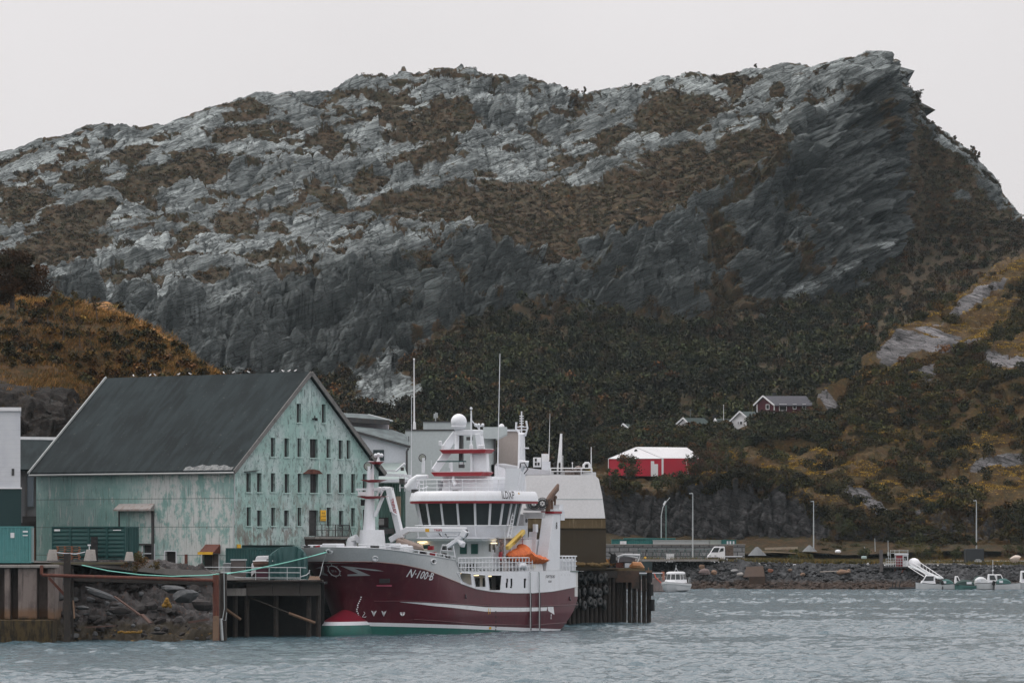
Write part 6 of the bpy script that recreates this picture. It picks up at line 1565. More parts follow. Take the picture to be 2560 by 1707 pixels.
def stamp(name, items, mat, parent=None):
    b = MB()
    for px, py, w_, h_ in items:
        p, n = onhull(px, py); u = Vector((0, 0, 1)).cross(n).normalized()
        c = [p+u*(-w_/2)+Vector((0, 0, -h_/2)), p+u*(w_/2)+Vector((0, 0, -h_/2)), p+u*(w_/2)+Vector((0, 0, h_/2)), p+u*(-w_/2)+Vector((0, 0, h_/2))]
        b.add(c, [(0, 1, 2, 3)])
    return SH.p(b, name, mat, parent)
stamp('draught_marks', [(x, y, .10, .11) for x, y in dots], M_inkw)
def glyph(name, px, py, s, segs, r, mat, side=1):
    p, n = onhull(px, py, side); u = Vector((0, 0, 1)).cross(n).normalized()
    if u.x < 0: u = -u
    b = MB()
    for seg in segs: b.tube([p+u*x*s+Vector((0, 0, y*s)) for x, y in seg], r, 4)
    return SH.p(b, name, mat)
glyph('bulb_symbol', 910, 1532, .32, [[(.5, .8), (.45, 1), (-.5, 1), (.2, 0), (-.5, -1), (.45, -1), (.5, -.8)]], .035, M_inkw)
for x in (935, 959): glyph('thruster_arrow', x, 1531, .28, [[(-.8, .8), (0, -.9), (.8, .8)], [(-.4, .4), (0, -.4), (.4, .4)]], .055, M_inkw)
p, n = onhull(1006, 1531); u = Vector((0, 0, 1)).cross(n).normalized(); b = MB()
b.add([p+(u*math.cos(t_)+Vector((0, 0, 1))*math.sin(t_))*.25 for t_ in np.linspace(0, 2*math.pi, 25)[:-1]], [tuple(range(24))]); cs = SH.p(b, 'thruster_disc', M_inkw)
b = MB(); n2 = n*.012
for d1, d2 in ((u, Vector((0, 0, 1))), (Vector((0, 0, 1)), u)):
    b.add([p+n2+d1*.22+d2*.03, p+n2-d1*.22+d2*.03, p+n2-d1*.22-d2*.03, p+n2+d1*.22-d2*.03], [(0, 1, 2, 3)])
SH.p(b, 'thruster_cross', M_maroon, cs)
stamp('load_marks', [(1239, y, .17, .22) for y in (1529, 1541, 1553, 1565, 1574)], M_black)
stamp('stern_mark', [(1377, 1537, .14, .2), (1377, 1544, .14, .2)], M_inkw)
stamp('rust_run', [(1221, 1527, .1, .5), (1225, 1527, .08, .45)], YELLOW); stamp('yellow_patch', [(1225, 1569, .45, .2)], YELLOW)
stamp('hull_vents', [(1402+i*4.5, 1508.5, .1, .08) for i in range(10)]+[(1133+i*4, 1503, .09, .07) for i in range(3)]+[(1205+i*6, 1511, .14, .09) for i in range(4)], M_black)
stamp('scupper_marks', [(1403+i*8, 1436, .05, .07) for i in range(6)], M_black)
stamp('anchor_pocket', [(962, 1447, 1.0, .66)], mpaint('anchor_shadow', (.012, .01, .012)))
p0, p1 = onhull(940, 1463, 1, .08)[0], onhull(977, 1463.5, 1, .08)[0]; b = MB(); b.beam(p0, p1, .14, .12); SH.p(b, 'anchor_ledge', mpaint('pink_ledge', (.32, .05, .09)))
for x, y in ((822, 1378), (937, 1396), (1083, 1403)):
    pts = [onhull(x+8*math.cos(t_)*.8, y+6*math.sin(t_), 1, .04)[0] for t_ in np.linspace(0, 2*math.pi, 13)]
    b = MB(); b.tube(pts, .06, 6); fr = SH.p(b, 'fairlead', WHITE, smooth=True)
    c_, n_ = onhull(x, y, 1, .035); u = Vector((0, 0, 1)).cross(n_).normalized(); b = MB()
    b.add([c_+(u*math.cos(t_)*.19+Vector((0, 0, 1))*math.sin(t_)*.17) for t_ in np.linspace(0, 2*math.pi, 17)[:-1]], [tuple(range(16))]); SH.p(b, 'fairlead_opening', M_black if x != 937 else SW, fr)
for x, y in ((1163, 1490), (1434, 1495)):
    c_, n_ = onhull(x, y, 1, .03); b = MB(); b.cbox(c_, .16, .1, .34); b.sphere(c_+n_*.05+Vector((0, 0, -.12)), .09, 6, 4); SH.p(b, 'scupper', mpaint('scupper_dark', (.08, .06, .07)))
for x in (1326, 1348.5):
    pts = [sp(x-4, 1428, 5.1)]+[sp(x, y, 5.34) for y in (1431, 1450, 1480, 1520, 1570)]
    b = MB(); b.tube(pts, .055, 6); SH.p(b, 'discharge_pipe', GALV)
    b = MB(); b.tube([sp(x+1.5, 1481, 5.27), sp(x+1.5, 1575, 5.27)], .06, 4); SH.p(b, 'fender_rail', M_black)
# ---- foredeck ----
b = MB(); cz = 6.0
def frus(mb, l, b_, z0, z1, w0, d0, w1, d1, dl=0):
    P = [S(l-d0/2, b_-w0/2, z0), S(l+d0/2, b_-w0/2, z0), S(l+d0/2, b_+w0/2, z0), S(l-d0/2, b_+w0/2, z0), S(l-d1/2+dl, b_-w1/2, z1), S(l+d1/2+dl, b_-w1/2, z1), S(l+d1/2+dl, b_+w1/2, z1), S(l-d1/2+dl, b_+w1/2, z1)]
    return mb.hexa(P)
fl = 5.3
pc = sl(930, 1375, fl); bc = -pc.y
zt_ = lambda y: sl(925, y, fl).z
b = MB(); b.tube([S(fl, bc, 6.0), S(fl, bc, zt_(1324))], [1.28, 1.02], 14); FM = SH.p(b, 'foremast_base', SW, smooth='auto')
b = MB(); b.tube([S(fl, bc-.28, zt_(1326)), S(fl, bc-.22, zt_(1240)), S(fl, bc-.15, zt_(1205)), S(fl, bc-.1, zt_(1152))], [.53, .38, .30, .26], 12); SH.p(b, 'foremast', SW, smooth='auto')
b = MB(); b.tube([sl(878, 1374, fl), sl(880, 1350, fl), sl(893, 1346, fl)], [.55, .42, .4], 10); SH.p(b, 'deck_house', SW, smooth='auto')
for (x0, x1, y0, dd) in ((899, 963, 1240, 1.5), (908, 961, 1199, 1.2), (926, 955, 1154, .8)):
    a_, c_ = sl(x0, y0, fl), sl(x1, y0, fl); m = (a_+c_)/2; b = MB()
    b.hexa([S(fl-dd/2+.3, -m.y-.35, a_.z-.22), S(fl+dd/2-.3, -m.y-.35, a_.z-.22), S(fl+dd/2-.3, -m.y+.35, a_.z-.22), S(fl-dd/2+.3, -m.y+.35, a_.z-.22), S(fl-dd/2, -a_.y, a_.z), S(fl+dd/2, -a_.y, a_.z), S(fl+dd/2, -c_.y, a_.z), S(fl-dd/2, -c_.y, a_.z)])
    SH.p(b, 'mast_platform', SRED)
def searchlight(px, py, l, r, pole_y=None):
    c_ = sl(px, py, l); b = MB(); d = Vector((-.6, -.5, 0)).normalized()
    b.tube([c_-d*r*1.1, c_-d*r*.6, c_, c_+d*r*.35], [r*.35, r*.85, r, r*1.05], 14); o = SH.p(b, 'searchlight', SW, smooth='auto')
    b = MB(); c2 = c_+d*(r*.36); b.tube([c2, c2+d*.015], [r*.78, r*.76], 14); SH.p(b, 'lens', mpaint('lens_glass', (.25, .27, .24), (.45, .45, .4), .1, scale=6), o)
    b = MB(); torus(b, c2, r*.92, r*.12, d, 16, 5); SH.p(b, 'lens_ring', DKMETAL, o)
    if pole_y: b = MB(); b.tube([sl(px+3, pole_y, l), sl(px+3, py, l)], r*.45, 8); SH.p(b, 'lamp_post', SW, o)
searchlight(919, 1165, fl-.5, .36, 1199); 
b = MB()
for dx in (-7, 0, 8): b.sphere(sl(946+dx, 1138-(2 if dx == 0 else 0), fl), .17, 8, 6)
b.tube([sl(937, 1141, fl), sl(956, 1141, fl)], .07, 5); b.tube([sl(946, 1154, fl), sl(946, 1141, fl)], [.2, .06], 6); SH.p(b, 'horn_cluster', SW, smooth='auto')
b = MB(); b.tube([sl(926, 1154, fl), sl(926, 1143, fl), sl(929, 1136, fl)], .06, 5); b.cbox(sl(944, 1161, fl), .3, .3, .4); b.cbox(sl(911, 1256, fl), .4, .5, .5); SH.p(b, 'mast_lamps', BLACK)
b = MB(); b.beam(sl(891, 1223, fl), sl(965, 1221, fl), .18, .16); b.tube([sl(893, 1224, fl), sl(904, 1240, fl)], .05, 5); b.tube([sl(901, 1224, fl), sl(908, 1240, fl)], .05, 5); b.tube([sl(950, 1222, fl), sl(942, 1240, fl)], .05, 5); b.tube([sl(960, 1222, fl), sl(951, 1240, fl)], .06, 5); b.box(fl-.3, fl+.3, -sl(899, 1, fl).y*-1, sl(922, 1, fl).y, sl(905, 1238, fl).z, sl(905, 1229, fl).z); SH.p(b, 'yard', SW)
b = MB(); b.beam(sl(957, 1242, fl), sl(938, 1290, fl), .22, .22); SH.p(b, 'mast_strut', SW)
# anchor winch line of small gear seen over the bulwark
b = MB()
for x0, x1, y in ((776, 812, 1361), (812, 850, 1358), (850, 905, 1365), (980, 1010, 1360), (968, 1020, 1364)): 
    a_, c_ = sl(x0, y, 2.5 if x0 < 900 else 7), sl(x1, y, 2.5 if x0 < 900 else 7); b = MB(); b.box(a_.x-.6, a_.x+.9, min(a_.y, c_.y), max(a_.y, c_.y), 6.0, a_.z); SH.p(b, 'foredeck_casing', SW, bevel=.08)
b = MB()
for x in (764, 772, 787, 796, 930, 937, 944): b = MB(); b.cbox(sl(x, 1367, 1.5), .2, .2, .25); SH.p(b, 'deck_fitting', DKMETAL)
b = MB(); b.beam(sl(790, 1366, 1.2), sl(799, 1364, 1.2), .2, .12); SH.p(b, 'red_fitting', SRED)
b = MB(); b.tube([S(l, hb(l, ztf(l))-.05, ztf(l)+.28) for l in np.linspace(-1.5, 11.0, 30)], .035, 5)
b.tube([S(l, -hb(l, ztf(l))+.05, ztf(l)+.22) for l in np.linspace(-1.5, 11.0, 30)], .045, 5)
for l in (1, 3, 4.5, 6, 7.5, 9, 10.5): b.tube([S(l, hb(l, ztf(l))-.05, ztf(l)-.02), S(l, hb(l, ztf(l))-.05, ztf(l)+.28)], .035 if l < 6 else .06, 5)
SH.p(b, 'bow_rail', SW)
# fore crane with two booms
def txt_on(s, p, ux, uz, size, mat, name, nrm, parent=None, kx=1):
    vs, fs = textmesh(s, size, 0, .006); b = MB(); b.add([p+ux*u*kx+uz*v+nrm*.02 for u, v in vs], fs); return SH.p(b, name, mat, parent)
NV = Vector((-.9, -.44, 0)).normalized()     # towards the viewer, in the ship's frame
UV = Vector((.438, -.899, 0))*1.0            # picture right, in the ship's frame
UV = Vector((CA, -SA, 0))
lc_ = 9.0
b = MB(); b.beam(sl(973, 1219, lc_), sl(1003, 1345, lc_), .5, .55, up=(0, 1, 0)); CR = SH.p(b, 'crane_upright_boom', SW, bevel=.05)
b = MB(); b.tube([sl(967, 1238, lc_-.4), sl(979, 1279, lc_-.4)], .13, 8); b.tube([sl(979, 1279, lc_-.4), sl(990, 1286, lc_-.4)], .08, 6); SH.p(b, 'hydraulic_ram', SW)
b = MB(); b.tube([sl(935, 1226, lc_), sl(960, 1221, lc_), sl(975, 1222, lc_)], [.1, .18, .2], 8); b.sphere(sl(950, 1225, lc_), .3, 10, 6); SH.p(b, 'crane_head', SW, smooth='auto')
b = MB(); b.tube([sl(968, 1240, lc_), sl(969, 1216, lc_), sl(980, 1213, lc_), sl(981, 1225, lc_)], .04, 5); SH.p(b, 'hydraulic_hose', BLACK)
dv = (sl(1003, 1345, lc_)-sl(973, 1219, lc_)).normalized(); pp = sl(984, 1265, lc_)+NV*.35
txt_on('TRIPLEX', pp, dv, dv.cross(NV)*-1 if False else NV.cross(dv), .34, SRED, 'crane_lettering', NV, CR, 1.1)
b = MB(); b.beam(sl(976, 1350, lc_), sl(1022, 1322, lc_), .45, .5); b.beam(sl(1018, 1323, lc_), sl(1165, 1324, lc_), .42, .42); B2 = SH.p(b, 'crane_main_boom', SW, bevel=.05)
txt_on('TRIPLEX', sl(1101, 1325, lc_)+NV*.28, UV, Vector((0, 0, 1)), .26, SRED, 'crane_lettering', NV, B2, 1.15)
b = MB(); q_ = sl(1071, 1325, lc_)+NV*.27; b.add([q_-UV*.27+Vector((0, 0, -.14)), q_+UV*.27+Vector((0, 0, -.14)), q_+UV*.27+Vector((0, 0, .14)), q_-UV*.27+Vector((0, 0, .14))], [(0, 1, 2, 3)]); SH.p(b, 'crane_plate', YELLOW, B2)
b = MB(); b.beam(sl(1165, 1326, lc_), sl(1157, 1342, lc_), .5, .5); b.beam(sl(1160, 1338, lc_), sl(1119, 1366, lc_), .34, .34); b.tube([sl(1146, 1350, lc_), sl(1157, 1360, lc_), sl(1156, 1367, lc_)], [.2, .3, .2], 8); SH.p(b, 'crane_jib', SW, bevel=.04)
b = MB(); b.tube([sl(1118, 1338, lc_), sl(1143, 1338, lc_)], .1, 6); SH.p(b, 'hydraulic_ram', SW)
b = MB(); b.tube([sl(1160, 1320, lc_), sl(1168, 1325, lc_), sl(1170, 1336, lc_), sl(1158, 1348, lc_)], .045, 5); b.tube([sl(1113, 1333, lc_), sl(1120, 1343, lc_), sl(1126, 1337, lc_)], .04, 5); b.tube([sl(1097, 1332, lc_), sl(1104, 1341, lc_)], .04, 5); SH.p(b, 'hydraulic_hose', BLACK)
b = MB(); b.hexa([sl(988, 1368, 8), sl(1062, 1376, 8), sl(1058, 1368, 10), sl(990, 1360, 10), sl(990, 1345, 8), sl(1058, 1366, 8), sl(1055, 1362, 10), sl(998, 1340, 10)]); SH.p(b, 'net_cover', mpaint('tan_cover', (.30, .235, .20), (.24, .18, .155), .8), bevel=.1)
b = MB()
for x, y, w_ in ((970, 1366, 2.0), (1010, 1372, 1.2)): b.cbox(sl(x+14, y, 8.5), 1.2, w_, .6)
SH.p(b, 'white_casing', SW, bevel=.1)
for x, y, c_ in ((1077, 1369, SRED), (1083, 1384, SRED), (1041, 1381, M_inkw), (1058, 1383, mpaint('grey_gear', (.1, .09, .1))), (1035, 1378, mpaint('tan_box', (.3, .2, .15))), (1066, 1366, TEALD)):
    b = MB(); b.cbox(sl(x, y, 10.2), .3, .5, .35); SH.p(b, 'deck_gear', c_)
b = MB(); pts = [sl(1098, 1390, 10.6), sl(1106, 1362, 10.6), sl(1133, 1363, 10.6), sl(1138, 1394, 10.6)]; b.tube(pts, .06, 6); b.tube([sl(1103, 1375, 10.6), sl(1135, 1377, 10.6)], .04, 5); b.tube([sl(1118, 1363, 10.6), sl(1120, 1392, 10.6)], .04, 5); SH.p(b, 'ladder_frame', SW)
b = MB()
for x, y in ((1111, 1370), (1111, 1386), (1124, 1373), (1120, 1394)): b = MB(); b.cbox(sl(x, y, 10.9), .25, .3, .3); SH.p(b, 'deck_fitting', DKMETAL)
# ---- boat deck rails ----
b = MB()
def rail(mb, P, n, h=1.15, r=.035, bars=3):
    for k in range(bars): mb.tube([Vector(p)+Vector((0, 0, h*(k+1)/bars)) for p in P], r*(1.2 if k == bars-1 else .8), 5)
    tot = len(P)-1
    for i in range(n+1):
        t_ = i/n*tot; j = min(int(t_), tot-1); f_ = t_-j; p = Vector(P[j])*(1-f_)+Vector(P[j+1])*f_
        mb.tube([p, p+Vector((0, 0, h))], r*1.2, 5)
rail(b, [S(11.8, 5.1, 5.2), S(26.3, 5.1, 5.2)], 22, 1.2, .04); SH.p(b, 'boat_deck_rail', SW)
b = MB(); rail(b, [S(32.6, 5.05, 5.2), S(35.9, 4.9, 5.2), S(35.9, -4.9, 5.2)], 9, 1.3, .05); SH.p(b, 'stern_rail', SW)
b = MB(); b.box(32.5, 35.7, -4.85, -4.8, 5.25, 6.3); b.box(35.6, 35.7, -4.8, 4.8, 5.2, 6.2); SH.p(b, 'stern_screen', SW)
b = MB()
for i in range(9): b.cbox(sp(1141+i*7, 1414+(i % 3), 4.6), .12, .1, .45)
for i in range(14): b.cbox(sp(1145+i*11, 1424, 4.9), .3, .1, .1)
SH.p(b, 'deck_vents', DKMETAL)
# ---- deckhouse and wheelhouse ----
b = MB(); b.box(21.0, 33.0, -3.8, 3.8, 5.2, 8.0); b.hexa([S(19.4, -3.6, 7.85), S(21, -3.9, 7.85), S(21, 4.2, 7.85), S(19.4, 3.6, 7.85), S(19.2, -3.7, 8.05), S(21, -4.2, 8.05), S(21, 4.4, 8.05), S(19.2, 3.7, 8.05)]); DH = SH.p(b, 'deckhouse', SW)
for x0, x1, y0, y1 in ((1150, 1167, 1359, 1384), (1178, 1195, 1359, 1384)):
    a_, c_ = sl(x0, y0, 20.97), sl(x1, y1, 20.97); b = MB(); b.box(20.93, 20.97, min(a_.y, c_.y), max(a_.y, c_.y), c_.z, a_.z); SH.p(b, 'deckhouse_window', mpaint('green_glass', (.03, .10, .09), (.04, .13, .12), .15, spec=.5), DH)
for x0, x1, y0, y1 in ((1223, 1227, 1359, 1378), (1232, 1238, 1360, 1374), (1241, 1246, 1344, 1364), (1236, 1239, 1368, 1380)):
    a_, c_ = sl(x0, y0, 20.97), sl(x1, y1, 20.97); b = MB(); b.box(20.9, 20.97, min(a_.y, c_.y), max(a_.y, c_.y), c_.z, a_.z); SH.p(b, 'wall_fitting', mpaint('grey_fitting', (.10, .10, .10)), DH)
for x0, x1, y in ((1045, 1064, 1353), (1228, 1239, 1356), (1050, 1057, 1356)):
    a_, c_ = sl(x0, y, 20.6), sl(x1, y+2, 20.6); b = MB(); b.box(20.5, 20.9, min(a_.y, c_.y), max(a_.y, c_.y), c_.z, a_.z); SH.p(b, 'deck_lamp', M_lamp, DH)
W0 = [(27.5, -4.1), (25.2, -4.1), (24.2, -4.1), (23.3, -4.1), (22.4, -3.85), (21.5, -3.25), (20.95, -2.2), (20.65, -.75), (20.65, .75), (20.95, 2.2), (21.5, 3.25), (22.4, 3.85), (23.3, 4.1), (24.2, 4.1), (25.2, 4.1), (27.5, 4.1)]
def off(P, d):
    out = []
    for i, (x, y) in enumerate(P):
        a_ = Vector(P[max(i-1, 0)]); c_ = Vector(P[min(i+1, len(P)-1)]); t_ = (c_-a_).normalized(); n = Vector((-t_.y, t_.x)) 
        if n.x*(x-24.5)+n.y*y < 0: n = -n
        out.append((x+n.x*d, y+n.y*d))
    return out
def ring(P, z): return [S(x, y, z) for x, y in P]
z_w0, z_w1 = 9.2, 11.12
W1 = off(W0, .42)
def shell(name, levels, mat, parent=None, cap=False, smooth='auto'):
    b = MB(); rows = [ring(P, z) for P, z in levels]; rows = [r+[r[0]] for r in rows]; b.grid(rows)
    if cap:
        n = len(b.v); b.add(rows[-1][:-1], [tuple(range(len(rows[-1])-1))]); b.add(rows[0][:-1], [tuple(range(len(rows[0])-1))])
    return SH.p(b, name, mat, parent, smooth=smooth)
WHs = shell('wheelhouse', [(off(W0, -.75), 8.0), (off(W0, -.12), 8.95), (W0, z_w0)], SW)
for i in range(1, len(W0)-2):
    a_, c_, d_, e_ = S(*W0[i], z_w0), S(*W0[i+1], z_w0), S(*W1[i+1], z_w1), S(*W1[i], z_w1)
    b = MB(); b.add([a_, c_, d_, e_], [(0, 1, 2, 3)]); SH.p(b, 'window', GLASS, WHs)
b = MB()
for i in range(1, len(W0)-1):
    a_, e_ = S(*off(W0, .03)[i], z_w0), S(*off(W1, .03)[i], z_w1); b = MB(); b.beam(a_, e_, .16, .14, up=(1, 0, 0)); SH.p(b, 'mullion', SW, WHs)
b = MB(); a_, c_ = S(*off(W0, .04)[4], z_w0), S(*off(W1, .04)[4], z_w1); e_, d_ = S(*off(W0, .04)[5], z_w0), S(*off(W1, .04)[5], z_w1)
b.beam(a_*.65+c_*.35, e_*.65+d_*.35, .06); b.beam((a_+e_)/2*.65+(c_+d_)/2*.35, (c_+d_)/2, .06); SH.p(b, 'window_bars', SW, WHs)
shell('roof_red_edge', [(off(W0, .80), 11.12), (off(W0, .98), 11.16), (off(W0, .98), 11.34)], SRED, None, True)
FA = shell('roof_fascia', [(off(W0, 1.04), 11.345), (off(W0, .98), 11.7), (off(W0, .86), 12.05), (off(W0, .70), 12.2)], SW, None, True)
pL = S(23.9, 5.15, 11.72)
vs, fs = textmesh('ILDXP', .95, 0, .012); ce = sp(1269, 1238, 5.12); b = MB(); b.add([S(ce.x+u*1.0, 5.12-.12*v+.04, ce.z+v) for u, v in vs], fs); SH.p(b, 'call_sign', M_black, FA)
for x in (1054, 1087, 1096, 1139, 1141, 1190):
    pass
b = MB(); rr = [S(x, y, 9.2) for x, y in off(W0, .55)[3:13]]; b.tube([p for p in rr], .045, 5)
for p in rr[::2]: b.tube([p, p+Vector((.3, 0, -1.1))], .03, 4)
SH.p(b, 'walkway_rail', SW)
shell('walkway', [(off(W0, .45), 8.06), (off(W0, .5), 8.18)], SW, None, True)
# roof tier
RT = [(29.5, -3.0), (24.6, -3.0), (23.6, -2.6), (23.2, -1.6), (23.2, 1.6), (23.6, 2.6), (24.6, 3.0), (29.5, 3.0)]
shell('upper_house', [(RT, 12.1), (off(RT, -.05), 13.1), (off(RT, -.3), 13.5)], SW, None, True)
b = MB(); b.tube([sl(1070, 1215, 22), sl(1056, 1222, 22)], .05, 4); P = [S(x, y, 12.15) for x, y in off(W0, .45)[2:14]]; rail(b, P, 14, 1.05, .03, 3); SH.p(b, 'monkey_deck_rail', SW)
b = MB(); b.tube([sl(1022, 1222, 22.5), sl(1034, 1206, 22.5), sl(1045, 1192, 22.5), sl(1070, 1190, 22.5)], [.5, .5, .25, .15], 10); SH.p(b, 'intake_trunk', SW, smooth='auto')
for x, y, s_ in ((1037, 1227, .55), (1139, 1229, .45)):
    b = MB(); b.cbox(sl(x, y, 21.0), .3, s_, .3); SH.p(b, 'deck_floodlight', DKMETAL)
b = MB(); b.cbox(sl(1101, 1210, 23.0), .2, .4, .55); b.cyl(sl(1101, 1226, 22.9), .15, .5, 8); SH.p(b, 'roof_camera', mpaint('grey_camera', (.25, .26, .28)))
b = MB(); b.tube([sl(1139, 1212, 22.6), sl(1133, 1200, 22.6), sl(1134, 1190, 22.6)], [.22, .14, .1], 7); SH.p(b, 'bell_post', SW, smooth='auto')
# red-edged platforms and the tripod mast
def plat(x0, x1, y0, y1, l, dep, name='mast_platform'):
    a_, c_ = sl(x0, y0, l), sl(x1, y1, l); b = MB(); w0 = min(a_.y, c_.y); w1 = max(a_.y, c_.y)
    b.hexa([(l+.15, w0+.25, c_.z), (l+dep-.2, w0+.25, c_.z), (l+dep-.2, w1-.25, c_.z), (l+.15, w1-.25, c_.z), (l, w0, a_.z), (l+dep, w0, a_.z), (l+dep, w1, a_.z), (l, w1, a_.z)])
    SH.p(b, name, SRED)
    b = MB(); b.box(l+.1, l+dep-.1, w0+.1, w1-.1, a_.z, a_.z+.06); SH.p(b, 'platform_top', SW)
plat(1077, 1207, 1180, 1189, 22.3, 2.2); plat(1098, 1215, 1124, 1132, 23.0, 1.8)
lm = 24.0
b = MB(); b.beam(sl(1086, 1178, lm-1), sl(1122, 1126, lm), .22, .7); b.beam(sl(1112, 1122, lm), sl(1142, 1083, lm+.3), .22, .75); b.beam(sl(1140, 1081, lm), sl(1206, 1081, lm), .5, .5); b.beam(sl(1197, 1083, lm), sl(1203, 1124, lm), .6, .55); b.beam(sl(1200, 1132, lm), sl(1203, 1180, lm), .5, 1.5); SH.p(b, 'mast_frame', SW, bevel=.06)
b = MB(); b.tube([sl(1142, 1124, lm), sl(1143, 1070, lm)], .2, 10); DM = SH.p(b, 'dome_post', SW)
c_ = sl(1147, 1054, lm); b = MB(); b.tube([c_+Vector((0, 0, -.72)), c_+Vector((0, 0, -.5)), c_+Vector((0, 0, -.35))], [.40, .62, .68], 20); b.sphere(c_+Vector((0, 0, 0)), .70, 24, 12, 1.0, -.5); SH.p(b, 'radar_dome', SW, smooth=True)
b = MB(); b.tube([sl(1178, 1180, lm-.6), sl(1178, 1050, lm-.6), sl(1178, 1026, lm-.6)], [.10, .09, .06], 6); b.sphere(sl(1178, 1021, lm-.6), .13, 8, 5); b.tube([sl(1178, 1050, lm-.6), sl(1197, 1072, lm)], .05, 5); SH.p(b, 'light_mast', SW)
b = MB()
for x in (1189, 1197, 1207): b.sphere(sl(x, 1062, lm), .15, 8, 6)
b.tube([sl(1188, 1065, lm), sl(1208, 1065, lm)], .06, 5); b.cyl(sl(1198, 1076, lm), .08, .35, 6); SH.p(b, 'horn_cluster', SW, smooth='auto')
b = MB(); b.beam(sl(1093, 1153, lm-1.2), sl(1165, 1153, lm-1.2), .12, .1); SH.p(b, 'radar_scanner', TEALD)
b = MB(); b.tube([sl(1129, 1180, lm-1.2), sl(1129, 1155, lm-1.2)], .12, 6); SH.p(b, 'scanner_post', SW)
b = MB(); b.beam(sl(1153, 1078, lm+.4), sl(1153, 1165, lm+.4), .35, .3, up=(0, 1, 0)); b.cbox(sl(1154, 1165, lm-.9), .3, .45, .3); b.cbox(sl(1174, 1096, lm), .3, .5, .3); b.cbox(sl(1184, 1150, lm), .3, .35, .3); b.cbox(sl(1185, 1163, lm), .2, .3, .5); SH.p(b, 'mast_equipment', DKMETAL)
b = MB()
for x, y in ((1101, 1108), (1108, 1118), (1127, 1163), (1153, 1158), (1199, 1118), (1207, 1118), (1178, 1117)): b = MB(); b.cbox(sl(x, y, lm-.8), .2, .3, .45); SH.p(b, 'mast_instrument', SW, bevel=.04)
searchlight(1055, 1144, 22.0, .34, 1182)
def whip(px0, py0, px1, py1, l, r0=.05, r1=.015):
    b = MB(); a_, c_ = sl(px0, py0, l), sl(px1, py1, l); b.tube([a_, a_*.7+c_*.3, a_*.68+c_*.32, c_], [r0, r0, r0*.6, r1], 5); SH.p(b, 'whip_antenna', SW)
whip(1028, 1225, 1029, 990, 23, .04, .02); whip(1243, 1225, 1250, 884, 24.5, .07, .03); whip(1078, 1180, 1078, 1150, 23, .02, .02)
# aft mast and aft crane
la = 28.0
b = MB(); b.tube([sl(1302, 1240, la), sl(1304, 1160, la), sl(1304, 1085, la)], [.42, .36, .3], 8); SH.p(b, 'aft_mast', SW, smooth='auto')
b = MB(); b.tube([sl(1304, 1090, la), sl(1304, 1028, la)], .07, 6)
for y in (1040, 1046, 1052, 1058, 1065): b.tube([sl(1299, y, la), sl(1309, y, la)], .04, 4)
for y in (1067, 1074): b.tube([sl(1290, y, la), sl(1318, y, la)], .04, 4)
b.tube([sl(1304, 1088, la), sl(1290, 1072, la), sl(1291, 1055, la)], .09, 6); b.tube([sl(1313, 1090, la), sl(1319, 1070, la), sl(1316, 1056, la)], .09, 6); b.tube([sl(1297, 1085, la), sl(1313, 1085, la)], .15, 6); b.sphere(sl(1316, 1054, la), .1, 6, 4)
SH.p(b, 'antenna_rack', SW)
for y in (1120, 1153): b = MB(); b.tube([sl(1304, y, la), sl(1322, y, la)], .07, 5); SH.p(b, 'mast_arm', SW)
b = MB(); b.beam(sl(1308, 1160, 26.5), sl(1272, 1238, 26.5), .45, .45); b.beam(sl(1300, 1157, 26.5), sl(1318, 1160, 26.5), .6, .5); SH.p(b, 'aft_crane_boom', SW, bevel=.05)
b = MB(); b.tube([sl(1290, 1180, 26.2), sl(1275, 1215, 26.2)], .12, 6); SH.p(b, 'hydraulic_ram', SW)
b = MB(); b.tube([sl(1300, 1170, 26), sl(1301, 1158, 26), sl(1311, 1156, 26), sl(1320, 1172, 26), sl(1310, 1184, 26)], .05, 5); SH.p(b, 'hydraulic_hose', BLACK)
b = MB(); b.hexa([sl(1238, 1225, 27), sl(1275, 1225, 27), sl(1275, 1225, 29), sl(1238, 1225, 29), sl(1238, 1162, 27), sl(1262, 1170, 27), sl(1262, 1170, 29), sl(1238, 1162, 29)]); SH.p(b, 'aft_casing', SW)
b = MB(); b.beam(sp(1303, 1180, 4.6), sp(1291, 1253, 4.6), .3, .5); b.hexa([sp(1262, 1228, 4.6), sp(1294, 1228, 4.6), sp(1294, 1228, 4.0), sp(1262, 1228, 4.0), sp(1264, 1170, 4.6), sp(1303, 1170, 4.6), sp(1303, 1170, 4.0), sp(1264, 1170, 4.0)]); SH.p(b, 'crane_pedestal', SW)
b = MB(); b.beam(sp(1297, 1232, 4.95), sp(1292, 1252, 4.95), .1, .2); SH.p(b, 'warning_stripe', YELLOW)
# starboard wing gear
b = MB(); b.beam(sl(948, 1176, 23), sl(990, 1177, 23), .12, .16); b.tube([sl(990, 1178, 23), sl(1012, 1158, 23)], .1, 5); b.beam(sl(950, 1185, 23), sl(1026, 1190, 23), .25, .25)
for x in (1000, 1012, 1022): b.tube([sl(x, 1186, 22.6), sl(x, 1228, 22.6)], .06, 5)
for y in (1198, 1208, 1218): b.tube([sl(998, y, 22.6), sl(1030, y, 22.6)], .04, 5)
SH.p(b, 'starboard_davit', SW)
b = MB(); b.cbox(sl(1005, 1203, 22.4), .3, .4, .5); b.cbox(sl(1020, 1210, 22.4), .3, .3, .4); b.cbox(sl(1006, 1172, 22.4), .2, .25, .3); SH.p(b, 'davit_gear', DKMETAL)
